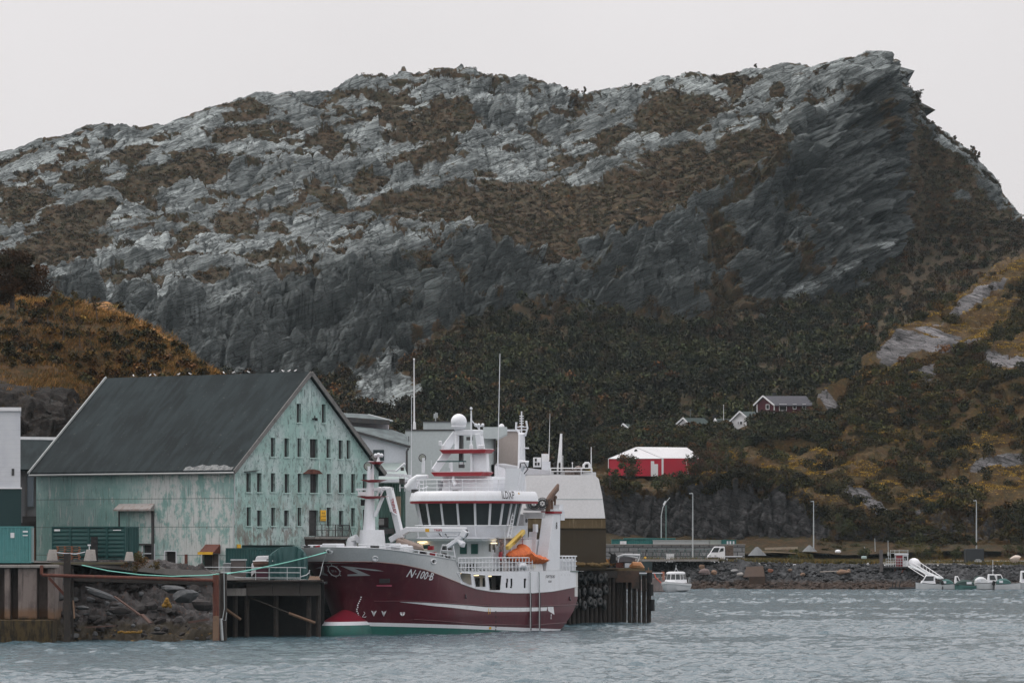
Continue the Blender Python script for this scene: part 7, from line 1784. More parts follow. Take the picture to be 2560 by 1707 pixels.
# stairs / mess of pipes on the port side aft of the wheelhouse
b = MB()
for x0, y0, x1, y1 in ((1285, 1262, 1268, 1345), (1291, 1262, 1275, 1345), (1262, 1345, 1262, 1400), (1278, 1340, 1278, 1420)): b.tube([sp(x0, y0, 4.3), sp(x1, y1, 4.3)], .06, 5)
for k in range(8): b.tube([sp(1284-k*2.1, 1268+k*10, 4.3), sp(1290-k*2.1, 1268+k*10, 4.3)], .05, 4)
SH.p(b, 'ladder', SW)
b = MB(); b.hexa([sp(1258, 1428, 4.2), sp(1292, 1428, 4.2), sp(1292, 1428, 3.2), sp(1258, 1428, 3.2), sp(1258, 1345, 4.2), sp(1292, 1350, 4.2), sp(1292, 1350, 3.2), sp(1258, 1345, 3.2)]); SH.p(b, 'side_house', mpaint('warm_white', (.5, .46, .46), (.4, .33, .33)))
b = MB()
for k in range(7): b.cbox(sp(1252+(k % 2)*3, 1352+k*9, 4.3), .3, .2, .3)
SH.p(b, 'pipe_fittings', mpaint('brown_pipes', (.12, .07, .06), (.3, .2, .18), .6, scale=6, lo=.4, hi=.5))
b = MB(); b.cbox(sp(1252, 1383, 4.4), .3, .2, .3); b.cbox(sp(1251, 1392, 4.4), .35, .2, .5); SH.p(b, 'red_locker', SRED)
# yellow knuckle crane
b = MB(); b.beam(sp(1268, 1369, 4.8), sp(1309, 1328, 4.8), .34, .4); YC = SH.p(b, 'rescue_crane', mpaint('crane_yellow', (.68, .48, .12), (.6, .4, .1)), bevel=.04)
dv = (sp(1309, 1328, 4.8)-sp(1268, 1369, 4.8)).normalized(); nv = Vector((0, -1, 0)); uz = nv.cross(dv)*1
pq = (sp(1309, 1328, 4.8)+sp(1268, 1369, 4.8))/2+nv*.24
b = MB(); b.add([pq+dv*a_+uz*c_ for a_, c_ in ((-.9, -.14), (.9, -.14), (.9, .14), (-.9, .14))], [(0, 1, 2, 3)]); pl_ = SH.p(b, 'crane_panel', mpaint('crane_orange', (.62, .36, .03)), YC)
if uz.z < 0: uz = -uz
txt_on('PALFINGER', pq+nv*.01, dv, uz, .27, M_black, 'crane_lettering', nv, YC, 1.05)
b = MB(); b.tube([sp(1306, 1334, 4.8), sp(1306, 1362, 4.8)], .03, 4); SH.p(b, 'crane_wire', SRED)
# rescue boat under its orange cover
b = MB(); rows_ = []
pL_, pR_ = sp(1268, 1400, 4.4).x, sp(1352, 1400, 4.4).x
for i in range(25):
    s_ = i/24; l = pL_+(pR_-pL_)*s_
    yt = ip(s_, [(0, 1387), (.08, 1378), (.2, 1373), (.35, 1368), (.46, 1357), (.52, 1368), (.7, 1383), (.85, 1386), (.95, 1389), (1, 1396)])
    yb = ip(s_, [(0, 1392), (.1, 1402), (.3, 1405), (.6, 1410), (.95, 1410), (1, 1402)])
    zt_2, zb_2 = sp(1310, yt, 4.4).z, sp(1310, yb, 4.4).z; w_ = 1.0*math.sin(max(.08, min(1, s_*1.3+.12))*math.pi/2)
    row = []
    for k in range(13):
        t_ = k/12*math.pi*2; cz_ = (zt_2+zb_2)/2; hz2 = (zt_2-zb_2)/2
        yy = -math.cos(t_)*w_*(1 if math.sin(t_) < 0 else .55+.45*abs(math.cos(t_))); zz_ = math.sin(t_)*hz2+.05*math.sin(i*2.3+k*1.7)
        row.append(S(l, 4.35+yy*-1, cz_+zz_))
    rows_.append(row)
b.grid(rows_); RB = Th('rescue_boat', 'rescue boat under a bright orange cover on the port boat deck', 'boat', Vector((SX, SY, 0))+Matrix.Rotation(math.atan2(SA, CA), 3, 'Z') @ S(26.3, 4.35, 5.2), rz=math.atan2(SA, CA))
off_ = S(26.3, 4.35, 5.2)
def rbp(mb, name, mat, **k): mb.v = [tuple(Vector(v)-off_) for v in mb.v]; return RB.p(mb, name, mat, **k)
rbp(b, 'orange_cover', mpaint('orange_tarp', (.72, .17, .035), (.50, .10, .025), .6, scale=2.5, lo=.4, hi=.6, bump=.03), smooth='auto')
b = MB(); b.hexa([S(24.0, 3.9, 5.2), S(29, 3.9, 5.2), S(29, 4.9, 5.2), S(24.0, 4.9, 5.2), S(24.5, 4, 5.85), S(29, 4, 5.85), S(29, 4.8, 5.85), S(24.5, 4.8, 5.85)]); rbp(b, 'cradle', SW, bevel=.04)
b = MB(); b.tube([sp(1293, 1418, 4.9), sp(1297, 1413, 4.9), sp(1308, 1413, 4.9), sp(1314, 1420, 4.9)], [.2, .32, .32, .2], 10); LR = SH.p(b, 'liferaft_canister', SW, smooth='auto')
b = MB(); b.cbox(sp(1335, 1415, 5.0), .5, .1, .3); SH.p(b, 'canister_label', mpaint('label_white', (.6, .58, .5)))
# funnel with exhausts, net gantry
FB = [sp(1365, 1428, 5.0), sp(1400, 1428, 5.0)]; f0, f1 = FB[0].x, FB[1].x; t0, t1 = sp(1384, 1283, 5.0).x, sp(1401, 1283, 5.0).x; zf1 = sp(1392, 1283, 5.0).z
b = MB(); b.hexa([S(f0, 3.9, 5.2), S(f1, 3.9, 5.2), S(f1, 5.0, 5.2), S(f0, 5.0, 5.2), S(t0, 3.9, zf1), S(t1, 3.9, zf1), S(t1, 5.0, zf1), S(t0, 5.0, zf1)]); FN = SH.p(b, 'funnel', SW, bevel=.04)
b = MB(); b.box(t0-.1, t1+.1, -5.1, -3.8, zf1, zf1+.2); SH.p(b, 'funnel_red_band', SRED, FN)
b = MB(); b.box(t0-.12, t1+.5, -5.12, -3.75, zf1+.2, zf1+.36); b.box(t1+.05, t1+.9, -5.0, -3.8, zf1-.6, zf1+.2); b.box(t1, t1+.8, -4.9, -4.0, zf1+.36, zf1+.8); SH.p(b, 'funnel_top', SW, FN)
fx = sp(1391, 1314, 5.0); b = MB()
vs, fs = textmesh('8', .85, 0, .01); b.add([S(fx.x+u*.75, 5.03, fx.z+v) for u, v in vs], fs); SH.p(b, 'funnel_mark', M_black, FN)
b = MB(); b.tube([sp(1370, 1278, 4.5), sp(1370, 1250, 4.5), sp(1378, 1238, 4.5), sp(1391, 1222, 4.5), sp(1395, 1211, 4.5)], [.24, .24, .25, .26, .12], 10); b.tube([sp(1378, 1278, 4.3), sp(1378, 1252, 4.3), sp(1388, 1242, 4.3)], .2, 8); b.tube([sp(1387, 1262, 4.5), sp(1388, 1240, 4.5)], .1, 6); SH.p(b, 'exhaust_pipes', mpaint('burnt_steel', (.10, .055, .035), (.035, .03, .03), .6, scale=3), FN)
lg = 30.0
b = MB(); b.beam(sl(1310, 1287, lg), sl(1360, 1287, lg), .5, .5); b.beam(sl(1310, 1272, lg), sl(1362, 1274, lg), .3, .22); b.beam(sl(1306, 1430, lg), sl(1306, 1284, lg), .75, .75, up=(0, 1, 0)); GN = SH.p(b, 'net_gantry', mpaint('gantry_white', (.48, .49, .50), (.4, .41, .41)), bevel=.04)
b = MB(); b.tube([sl(1298, 1301, lg), sl(1317, 1301, lg)], .2, 6); SH.p(b, 'gantry_cable', DKMETAL, GN)
for x, r in ((1335, .52), (1356, .5)):
    c_ = sl(x, 1258, lg-.3); b = MB(); torus(b, c_, r, .04, (1, .3, 0), 20, 4); torus(b, c_, r*.6, .1, (1, .3, 0), 16, 5)
    for k in range(6): t_ = k*math.pi/3; b.tube([c_, c_+Vector((0, math.cos(t_), math.sin(t_)))*r], .025, 4)
    SH.p(b, 'net_drum', DKMETAL, GN)
b = MB(); b.tube([sl(1318, 1266, lg), sl(1352, 1265, lg)], .16, 8); b.tube([sl(1362, 1268, lg), sl(1352, 1268, lg)], .18, 8); b.cbox(sl(1322, 1258, lg), .4, .4, .5); SH.p(b, 'winch_motor', GALV, GN)
b = MB(); b.hexa([sl(1318, 1378, 29), sl(1338, 1385, 29), sl(1338, 1385, 30), sl(1318, 1378, 30), sl(1323, 1329, 29), sl(1343, 1329, 29), sl(1343, 1329, 30), sl(1323, 1329, 30)]); b.box(28.8, 29.3, sl(1342, 1, 29).y, sl(1334, 1, 29).y, sl(1335, 1330, 29).z, sl(1335, 1310, 29).z); SH.p(b, 'hydraulic_cabinet', SW, bevel=.03)
# mooring ropes
M_rope = mpaint('green_rope', (.25, .62, .52), (.18, .5, .42), .7)
RP_ = MB(); pb = onhull(820, 1379, 1, .1)[0]; pw = Vector((SX, SY, 0))+Matrix.Rotation(math.atan2(SA, CA), 3, 'Z') @ pb
RP_.tube([at(205, 1412, 374), at(270, 1426, 376), at(350, 1436, 378), at(430, 1440, 381), at(520, 1437, 384), at(610, 1428, 388), at(700, 1409, 393), at(770, 1392, 397), pw], .045, 5)
single('mooring_rope', RP_, M_rope, 'long pale green mooring rope sagging from the rubble to the bow', 'rope', base=at(205, 1412, 374))
RP_ = MB(); RP_.tube([at(540, 1434, 372.6), at(565, 1434, 376), at(640, 1421, 384), at(720, 1404, 392), pw+Vector((0, 0, -.05))], .04, 5)
single('mooring_rope', RP_, M_rope, 'shorter green mooring rope from the reddish pile to the bow', 'rope', base=at(540, 1434, 372.6))
RP_ = MB(); RP_.tube([pw, at(808, 1405, 398), at(800, 1438, 397.5), at(792, 1448, 397), at(785, 1450, 397), at(779, 1446, 397), at(775, 1436, 397), at(772, 1425, 397)], .03, 5)
single('heaving_line', RP_, GALV, 'thin grey line hanging in a loop below the bow fairlead', 'rope', base=pw)
b = MB(); b.tube([at(1036, 1073, 471), at(1036, 1056, 471), at(1035.5, 1054, 471), at(1035, 899, 471)], [.18, .15, .09, .05], 6); b.sphere(at(1035, 898, 471), .1, 6, 4)
single('flagpole', b, WHITE, 'tall white pole standing on the pale grey cold store roof', 'pole', base=at(1036, 1073, 471))
# ================= FAR SHORE =================
def gridobj(name, pxs, Ds, zf, mat, noise=0, kind='structure', seed=900, sc=1.0, atts=None, yslope=0):
    PX, DG = np.meshgrid(pxs, Ds); Z = zf(PX, DG); X = (PX-1280)*DG/F
    a_ = fbm(X/(1.6*sc), DG/(1.3*sc), Z/(1.1*sc), 3, seed); q = np.round(a_*3)/3
    n_ = noise*(0.55*q+0.3*fbm(X/(.55*sc), DG/(.5*sc), Z/(.5*sc), 3, seed+3))
    V = np.stack([X, DG-yslope*n_, Z+n_], 2).reshape(-1, 3)
    o = npmesh(name, V, gridf(len(Ds), len(pxs)), mat, True, {k: ('FLOAT', np.full(V.shape[0], v)) for k, v in (atts or {}).items()})
    o['kind'] = kind; return o, V.reshape(len(Ds), len(pxs), 3)
def topz(px): return np.interp(px, [1500, 1800, 2000, 2200, 2560, 2800], [4.75, 4.7, 4.3, 4.2, 4.0, 4.0])
def toe(px): return np.interp(px, [1480, 1640, 1800, 2800], [806, 806, 801, 799])
def armz(PX, DG):
    s = np.clip((DG-toe(PX))/12.5, -0.1, 1.0); return -0.7+(topz(PX)+0.7)*np.sign(s)*np.abs(s)**0.9-1.4*np.clip((DG-toe(PX)-12.0)/1.5, 0, 1)
t = NT('dark_rock_armour')
c = t.mix(t.ramp(t.noise(0.8, None, 6, 0.75), 0.42, 0.62), (0.012, 0.012, 0.013), (0.060, 0.062, 0.066))
c = t.mix(t.ramp(t.vor(0.9), 0.0, 0.2, 0.6, 0), c, (0.13, 0.125, 0.12))
s_ = t.n('ShaderNodeSeparateXYZ'); t.l(t.co.outputs['Object'], s_.inputs[0])
hz_ = t.math('ADD', s_.outputs[2], t.math('MULTIPLY', t.noise(0.7), 1.5))
c = t.mix(t.ramp(hz_, 2.5, 1.7, 0, 0.8), c, (0.045, 0.026, 0.016))
t.bump(t.noise(2.0, None, 6, .75), .9, .25)
M_arm = t.fin(c, 0.8)
Da = np.concatenate([np.arange(797, 821, .3)])
gridobj('rock_embankment', np.arange(1460, 2720, 2.6), Da, armz, M_arm, 0.9, seed=911, yslope=.6)
arm_s = []
g_ = random.Random(21)
T_ = [rock_mesh(1.0, 700+i, (1.1, .8, .65)) for i in range(8)]
V_ = []; F_ = []; base_n = 0
for i in range(3600):
    px = g_.uniform(1480, 2640); s = g_.uniform(0.0, 1.0)**.9; D = float(toe(px))+12.5*s; z = float(armz(px, D)); r = g_.uniform(.14, .5)*(1.25 if s < .3 else 1)
    tm = T_[i % 8]; M = Matrix.Rotation(g_.uniform(0, 6.3), 3, 'Z') @ Matrix.Rotation(g_.uniform(-.7, .7), 3, 'X'); x0 = xat(px, D)
    vv = np.array(tm.v) @ np.array(M).T*r+np.array([x0, D, z-.05]); V_.append(vv)
    F_ += [tuple(k+base_n for k in f) for f in tm.f]; base_n += len(tm.v)
me = bpy.data.meshes.new('rock_armour'); me.from_pydata([tuple(v) for v in np.concatenate(V_)], [], F_); me.materials.append(M_arm); o = bpy.data.objects.new('rock_armour', me); COL.link(o)
tag(o, 'bank of dark loose boulders along the far waterline', 'rocks', kind='stuff')
gridobj('shore_road', np.arange(1470, 2720, 12.0), np.concatenate([np.arange(813, 838, 1.5)]), lambda P, D: topz(P)+.02*(D-813)*(P > 1850), mpaint('gravel_road', (0.11, 0.10, 0.085), (0.055, 0.052, 0.028), .95, scale=.35), .05, seed=931)
# grass strips on the verge
vp = []
g2 = np.random.default_rng(8)
for px0, px1, d0, d1, n_ in ((1850, 2200, 813, 816, 900), (1880, 2200, 815, 836, 2200), (2200, 2600, 824, 836, 900), (2420, 2600, 813, 822, 700), (1600, 1860, 812.5, 813.5, 200), (2270, 2420, 821, 830, 300)):
    px = g2.uniform(px0, px1, n_); D = g2.uniform(d0, d1, n_); vp.append(np.stack([(px-1280)*D/F, D, topz(px)-.05], 1))
vp = np.concatenate(vp); cc = tints(len(vp), [(0.22, 0.13, 0.035), (0.10, 0.085, 0.025), (0.06, 0.06, 0.02)], [2, 3, 3], 12, .3)
o = blades('verge_grass', vp, g2.uniform(.3, .9, len(vp)), .06, cc, 8, .5, 13); tag(o, 'dry orange and green grass along the shore road verge', 'grass', kind='stuff')
# concrete retaining wall of blocks and quay lip
t = NT('block_wall'); bk = t.n('ShaderNodeTexBrick'); bk.inputs['Scale'].default_value = .55; bk.inputs['Brick Width'].default_value = .9; bk.inputs['Row Height'].default_value = .42; bk.inputs['Mortar Size'].default_value = .05
bk.inputs['Color1'].default_value = (.24, .245, .25, 1); bk.inputs['Color2'].default_value = (.16, .165, .17, 1); bk.inputs['Mortar'].default_value = (.045, .048, .05, 1); t.l(t.map((1, 1, 1), (R(90), 0, 0)), bk.inputs[0])
M_block = t.fin(t.mix(t.ramp(t.noise(1.2, None, 5, .7), .35, .65, 0, .6), bk.outputs[0], (.10, .105, .11)), .9)
D = 832; BW = Th('block_wall', 'long grey retaining wall of concrete blocks behind the small truck', 'wall', (xat(1690, D), D, 4.7))
BW.w(wbox(1500, 1862, 1362, 1402, D, 1.0), 'wall', M_block); BW.w(wbox(1498, 1864, 1359.5, 1362, D-.2, 1.4), 'coping', CONC)
b = MB()
for x in range(1590, 1800, 19):
    b.tube([at(x, 1400, 829), at(x+9, 1372, 829)], .07, 4); b.tube([at(x+18, 1400, 829), at(x+9, 1372, 829)], .07, 4)
b.tube([at(1592, 1373, 829), at(1800, 1373, 829)], .07, 4)
single('steel_trestles', b, mpaint('green_steel', (.07, .10, .10)), 'row of dark green steel trestles leaning before the block wall', 'trestles')
D = 817; b = MB(); b.box(xat(1588, D), xat(1792, D), 811.2, 820, 4.66, 5.0); single('quay_slab', b, CONC, 'pale concrete slab edge under the truck on the far quay', 'quay slab')
D = 812; b = MB(); b.box(xat(1592, D), xat(1630, D), 811.0, 814, 0, 4.6); single('quay_abutment', b, mpaint('dark_abutment', (.03, .045, .048), None, .8), 'dark blue-green quay abutment behind the old boat', 'abutment')
def lcont(px0, px1, py0, py1, D, dep, mat, label, nm='shipping_container', lid=None):
    C = Th(nm, label, 'container', (xat((px0+px1)/2, D), D, 4.75)); C.w(wbox(px0, px1, py0, py1, D, dep), 'side_panels', mat, bevel=.03)
    C.w(wbox(px0-1, px1+1, py0-1.6, py0, D-.1, dep+.2), 'top_rail', lid or mat); return C
M_tealc = corr_mat('teal_corrugated', (.02, .15, .14), (.015, .12, .115), .9)
C = lcont(1529, 1636, 1349, 1400, 838, 2.4, M_tealc, 'long teal container behind the block wall, left end'); C.w(wbox(1550, 1566, 1352, 1363, 837.9, .05), 'notice_board', WHITE)
lcont(1560, 1688, 1346, 1400, 841, 2.4, M_tealc, 'teal container set back behind the white one', lid=mpaint('teal_rail', (.05, .2, .19)))
lcont(1633, 1774, 1351, 1400, 836.5, 2.2, mpaint('grubby_white', (.38, .40, .40), (.3, .32, .32), .6, scale=.8), 'long grubby white container behind the block wall')
lcont(1775, 1803, 1351, 1400, 836, 2.2, mpaint('pale_green_panel', (.32, .36, .33), None, .6), 'short pale green container between the white and the teal ones')
C = lcont(1804, 1840, 1350, 1400, 835.5, 2.2, M_tealc, 'short teal container at the right end of the wall')
for x in (1817, 1824, 1832): C.w(wbox(x, x+4, 1352, 1361, 835.4, .05), 'sign_plate', WHITE2)
D = 822; b = MB(); T1 = Th('tank_crate', 'white caged liquid tank standing before the block wall', 'tank', at(1675, 1401, D)); T1.w(wbox(1666, 1685, 1384, 1398, D, 1.1), 'tank', WHITE, bevel=.05)
for i in range(5): b.tube([at(1666+i*4.7, 1399, D-.05), at(1666+i*4.7, 1383, D-.05)], .03, 4)
for y in (1384, 1391, 1398): b.tube([at(1666, y, D-.05), at(1685, y, D-.05)], .03, 4)
T1.w(b, 'cage', GALV); T1.w(wbox(1667, 1684, 1399, 1401, D, 1), 'pallet', DKMETAL)
D = 818; b = MB(); b.tube([at(1613, 1403, D), at(1613, 1394, D), at(1613, 1391, D)], [.32, .3, .12], 10); b.tube([at(1609, 1399, D), at(1617, 1399, D)], .12, 6); Y1 = single('yellow_bollard', b, YELLOW, 'bright yellow round bollard on the far quay edge', 'bollard', smooth='auto')
b = MB(); b.tube([at(1611, 1395, D+.4), at(1616, 1375, D+.4)], .08, 5); b.cbox(at(1616, 1375, D+.4), .3, .2, .2); single('lamp_spotlight', b, BLACK, 'slim black spotlight pole leaning beside the yellow bollard', 'spotlight')
# truck
D = 818; TR = Th('flatbed_truck', 'small white flatbed truck parked on the far quay', 'truck', at(1805, 1401, D))
hz_prism(TR, 'cab', WHITE, [(1769, 1397), (1769, 1389), (1773, 1385), (1777, 1380), (1784, 1368), (1788, 1365.5), (1810, 1365.5), (1812, 1367), (1813, 1397)], D, 1.9, bevel=.05)
hz_prism(TR, 'windscreen', GLASS, [(1778, 1380), (1785, 1368.5), (1799, 1368.5), (1795, 1380)], D-.03, .03)
hz_prism(TR, 'side_window', GLASS, [(1798, 1379), (1802, 1370), (1809, 1369), (1809, 1377)], D-.05, .03)
TR.w(wbox(1769, 1795, 1392, 1397.5, D-.05, .1), 'bumper', DKMETAL)
for x in (1773, 1786): TR.w(wbox(x, x+5, 1387, 1390, D-.08, .05), 'headlight', GALV)
TR.w(wbox(1813, 1856, 1389, 1391.5, D, 2.0), 'flatbed', WHITE2); TR.w(wbox(1814, 1852, 1391.6, 1397, D+.3, 1.4), 'chassis', BLACK)
for x in (1796, 1818, 1842, 1850):
    b = MB(); p = at(x, 1397.2, D-.1); b.tube([(p.x, p.y, p.z), (p.x, p.y+.3, p.z)], .34, 14); wl = TR.w(b, 'wheel', BLACK); b = MB(); b.tube([(p.x, p.y-.02, p.z), (p.x, p.y, p.z)], .18, 10); TR.w(b, 'hub', GALV, wl)
b = MB(); b.box(xat(1814, D), xat(1834, D), D+.2, D+1.7, zat(1389, D), zat(1363, D)); single('truck_load', b, mpaint('brown_load', (.07, .05, .04), (.12, .09, .07), .9, scale=3, lo=.4, hi=.55), 'brown stacked load behind the cab of the white truck', 'load', bevel=.08)
# lamps
def lamp(x, yb, yt, D, arm, label):
    T_ = Th('street_lamp', label, 'street lamp', at(x, yb, D)); b = MB(); b.tube([at(x, yb, D), at(x, (yb+yt)/2, D), at(x, yt, D)], [.12, .10, .07], 8); T_.w(b, 'pole', GALV)
    b = MB(); b.tube([at(x, yt, D), at(x+arm*.5, yt-1, D), at(x+arm, yt, D)], .06, 5); p = at(x+arm, yt, D); b.cbox(p, .55, .25, .14); T_.w(b, 'lamp_head', GALV)
lamp(1732, 1392, 1233, 824, -5, 'tallest street lamp, left of the white truck'); lamp(2034, 1376, 1253, 826, -3, 'street lamp rising from the grey gravel pile')
lamp(2441, 1372, 1251, 828, -4, 'rightmost street lamp above the dark grey cabin')
T_ = Th('street_lamp', 'curved-arm street lamp behind the teal containers', 'street lamp', at(1653, 1360, 843)); b = MB(); b.tube([at(1653, 1380, 843), at(1653, 1290, 843), at(1657, 1268, 843), at(1666, 1253, 843), at(1675, 1243, 843)], [.1, .09, .08, .07, .06], 6); T_.w(b, 'pole', GALV); b = MB(); b.beam(at(1659, 1262, 843), at(1664, 1252, 843), .2, .3); T_.w(b, 'lamp_head', WHITE)
b = MB(); b.tube([at(1665, 1385, 840), at(1665, 1262, 840)], .09, 6); single('utility_pole', b, mpaint('green_pole', (.12, .2, .19)), 'plain green pole right beside the curved-arm street lamp', 'pole')
# gravel piles and debris
M_grav = mpaint('grey_gravel', (.15, .16, .165), (.10, .105, .11), .95, scale=1.5, bump=.05)
for (x, y0, y1, w_, D, lab) in ((1893, 1366, 1388, 30, 824, 'low grey gravel pile right of the block wall'), (2024, 1362, 1378, 24, 826, 'pointed grey gravel pile at the foot of a street lamp')):
    b = MB(); h_ = zat(y0, D)-zat(y1, D); r_ = w_/2*D/F*1.6; p = at(x, y1, D); b.tube([p, p+Vector((0, 0, h_*.45)), p+Vector((0, 0, h_*.9)), p+Vector((.1, 0, h_))], [r_, r_*.62, r_*.2, .05], 14); single('gravel_pile', b, M_grav, lab, 'gravel pile', base=p)
b = MB(); b.beam(at(1912, 1371, 828), at(1994, 1369, 828), .5, .4); single('timber_beams', b, mpaint('pale_beams', (.30, .25, .19), (.16, .10, .07), .9, scale=2), 'long pale beams stacked on the verge between the gravel piles', 'beams')
b = MB(); b.beam(at(1905, 1378, 822), at(1990, 1382, 822), .3, .16); single('kerb_beam', b, mpaint('buff_beam', (.28, .22, .15)), 'low buff beam lying in front of the stacked beams', 'beam')
b = MB(); b.sphere(at(2095, 1378, 822), .55, 8, 5, .6); single('white_tub', b, WHITE, 'small white upturned tub on the grass', 'tub')
b = MB(); b.cbox(at(2160, 1393, 818), .9, .6, .5); single('bale', b, mpaint('pale_teal_bale', (.35, .45, .43)), 'small pale teal bale near the slipway platform', 'bale', bevel=.1)
for x, y0, y1, D, lab in ((2188, 1345, 1378, 830, 'short leaning grey post on the verge'), (2221, 1350, 1396, 820, 'slim green post with a white box before the booth'), (2162, 1366, 1382, 830, 'shortest grey post on the verge')):
    b = MB(); b.tube([at(x, y1, D), at(x-1, y0, D)], .06, 5)
    if x == 2221: b.cbox(at(2221, 1384, D), .3, .2, .6)
    single('marker_post', b, GALV, lab, 'post')
for (px, py, D, r, m, lab, sq) in ((1755, 1420, 808, .55, M_rocko, 'round rust-orange boulder above the pinkish slab', (1, .9, 1)), (1760, 1435, 806.5, .95, mpaint('pink_slab', (.15, .115, .11), None, .9), 'pinkish grey slab left of the ring-shaped stone', (1.3, .8, .7)),
      (1785, 1434, 807, .55, M_rocko, 'pale ring-like stone right of the pinkish slab', (1, .8, .9)), (1838, 1428, 808, .6, mpaint('white_stone', (.30, .30, .30)), 'flat white stone high in the embankment', (1.4, .7, .45)), (1850, 1438, 806.5, .6, mpaint('white_stone_', (.36, .34, .32)), 'pale pointed stone left of the rusty ramp', (1, .7, .7)),
      (1926, 1428, 807, .5, mpaint('orange_stone', (.24, .09, .05)), 'orange round stone right of the rusty ramp', (1, .8, .8)), (1975, 1427, 807.5, .4, M_rocko, 'small tan stone above the driftwood pole', (1, .8, .8)), (2006, 1438, 806, .5, M_rocko, 'brownish stone left of the driftwood pole', (1, .8, .7)),
      (2108, 1434, 807, .95, M_rocko, 'large ochre boulder at the end of the driftwood pole', (1.3, .8, .65)), (2122, 1430, 807.5, .45, M_rocko, 'small ochre boulder touching the large one', (1, .8, .9)), (2538, 1402, 815, .95, mpaint('cream_boulder', (.50, .42, .36)), 'big cream boulder on the verge at the right edge', (1.35, .8, .75)),
      (2170, 1412, 811, .35, mpaint('white_stone__', (.5, .5, .5)), 'tiny white stone below the slipway fence', (.8, .8, 1))):
    rock(px, py, D, r, m, lab, int(px), sq)
b = MB(); b.tube([at(2050, 1429, 807), at(2110, 1426, 807)], .09, 5); single('driftwood_pole', b, mpaint('driftwood', (.3, .27, .24)), 'pale driftwood pole lying across the embankment', 'pole')
D = 805; b = MB(); b.hexa([at(1858, 1442, D), at(1912, 1442, D), at(1912, 1442, D+4), at(1860, 1442, D+4), at(1866, 1416, D+3), at(1908, 1414, D+3), at(1908, 1414, D+6), at(1868, 1416, D+6)]); b.box(xat(1872, D), xat(1912, D), D-1.5, D+2, -.3, zat(1440, D)); single('rusty_ramp', b, mpaint('rusty_ramp', (.055, .035, .025), (.03, .022, .018), .9, scale=1), 'dark brown rusty ramp halfway along the embankment', 'ramp')
# slipway platform, booth, gangway
D = 808; PF = Th('gangway_platform', 'steel platform with railings carrying the red booth', 'platform', at(2240, 1420, D)); PF.w(wbox(2196, 2302, 1415.5, 1419, D, 3), 'deck', DKMETAL)
b = MB()
for x in (2238, 2262): b.tube([at(x, 1472, D+1), at(x, 1419, D+1)], .18, 6)
b.tube([at(2236, 1470, D), at(2258, 1424, D)], .12, 6); PF.w(b, 'supports', RUST_)
b = MB(); b.box(xat(2202, D), xat(2236, D), D+2, D+3, 0, zat(1420, D)); PF.w(b, 'back_wall', BLACK)
b = MB()
for y in (1396, 1402, 1409): b.tube([at(2215, y, D-.1), at(2262, y, D-.1)], .045, 5)
for x in range(2215, 2264, 6): b.tube([at(x, 1416, D-.1), at(x, 1395, D-.1)], .035, 4)
for y in (1376, 1382): b.tube([at(2226, y, D+5), at(2270, y, D+5)], .04, 4)
for x in (2226, 2237, 2248, 2270): b.tube([at(x, 1400, D+5), at(x, 1374, D+5)], .04, 4)
PF.w(b, 'railing', GALV)
b = MB(); b.beam(at(2203, 1428, D), at(2203, 1374, D), .55, .3, up=(0, 1, 0)); PF.w(b, 'gate_post', mpaint('grey_brown_post', (.10, .09, .09)))
BO = Th('booth', 'small booth with a dark red front and white sides on the platform', 'booth', at(2252, 1416, D)); BO.w(wbox(2240.5, 2270, 1385, 1416, D+.3, 1.5), 'walls', WHITE, bevel=.02)
BO.w(wbox(2240, 2256.5, 1387.5, 1415, D+.22, .08), 'door', mpaint('booth_red', (.20, .02, .03), None, .5)); BO.w(wbox(2238.5, 2271, 1383, 1386.5, D+.1, 1.9), 'roof', WHITE)
BO.w(wbox(2259, 2268, 1390, 1400, D+.25, .05), 'poster', GLASS)
b = MB(); b.sphere(at(2285, 1412, D+1), 1.15, 14, 8, 1.05, -.25); single('dome_cover', b, WHITE, 'rounded white cover beside the red booth', 'cover', smooth=True)
GW = Th('gangway', 'white railed gangway sloping down to the small boats', 'gangway', at(2278, 1416, D)); b = MB(); b.beam(at(2276, 1414, D-.5), at(2352, 1446, 800), 1.3, .12); GW.w(b, 'walkway', GALV)
b = MB()
for o_, (x0, y0, x1, y1) in enumerate(((2272, 1408, 2322, 1440), (2282, 1406, 2345, 1444), (2298, 1404, 2358, 1444), (2268, 1414, 2312, 1442), (2290, 1412, 2350, 1448))): b.tube([at(x0, y0, D-.2*o_), at(x1, y1, 800)], .06, 5)
for k in range(7): x = 2300+k*8; y = 1405+k*5.2; b.tube([at(x, y, D-k), at(x, y+12, D-k)], .04, 4)
GW.w(b, 'handrails', WHITE)
b = MB(); b.box(xat(2415, 820), xat(2460, 820), 820, 824, 4, zat(1371, 820)); DC = single('dark_cabin', b, mpaint('dark_cabin', (.028, .032, .036)), 'dark grey cabin below the rightmost street lamp', 'cabin', bevel=.05)
b = MB(); b.cbox(at(2445, 1398, 815), .75, .5, .12); b.cbox(at(2445, 1402, 815), 1.2, .5, .3); single('bench', b, mpaint('pale_bench', (.35, .36, .37)), 'small pale bench in front of the dark grey cabin', 'bench')
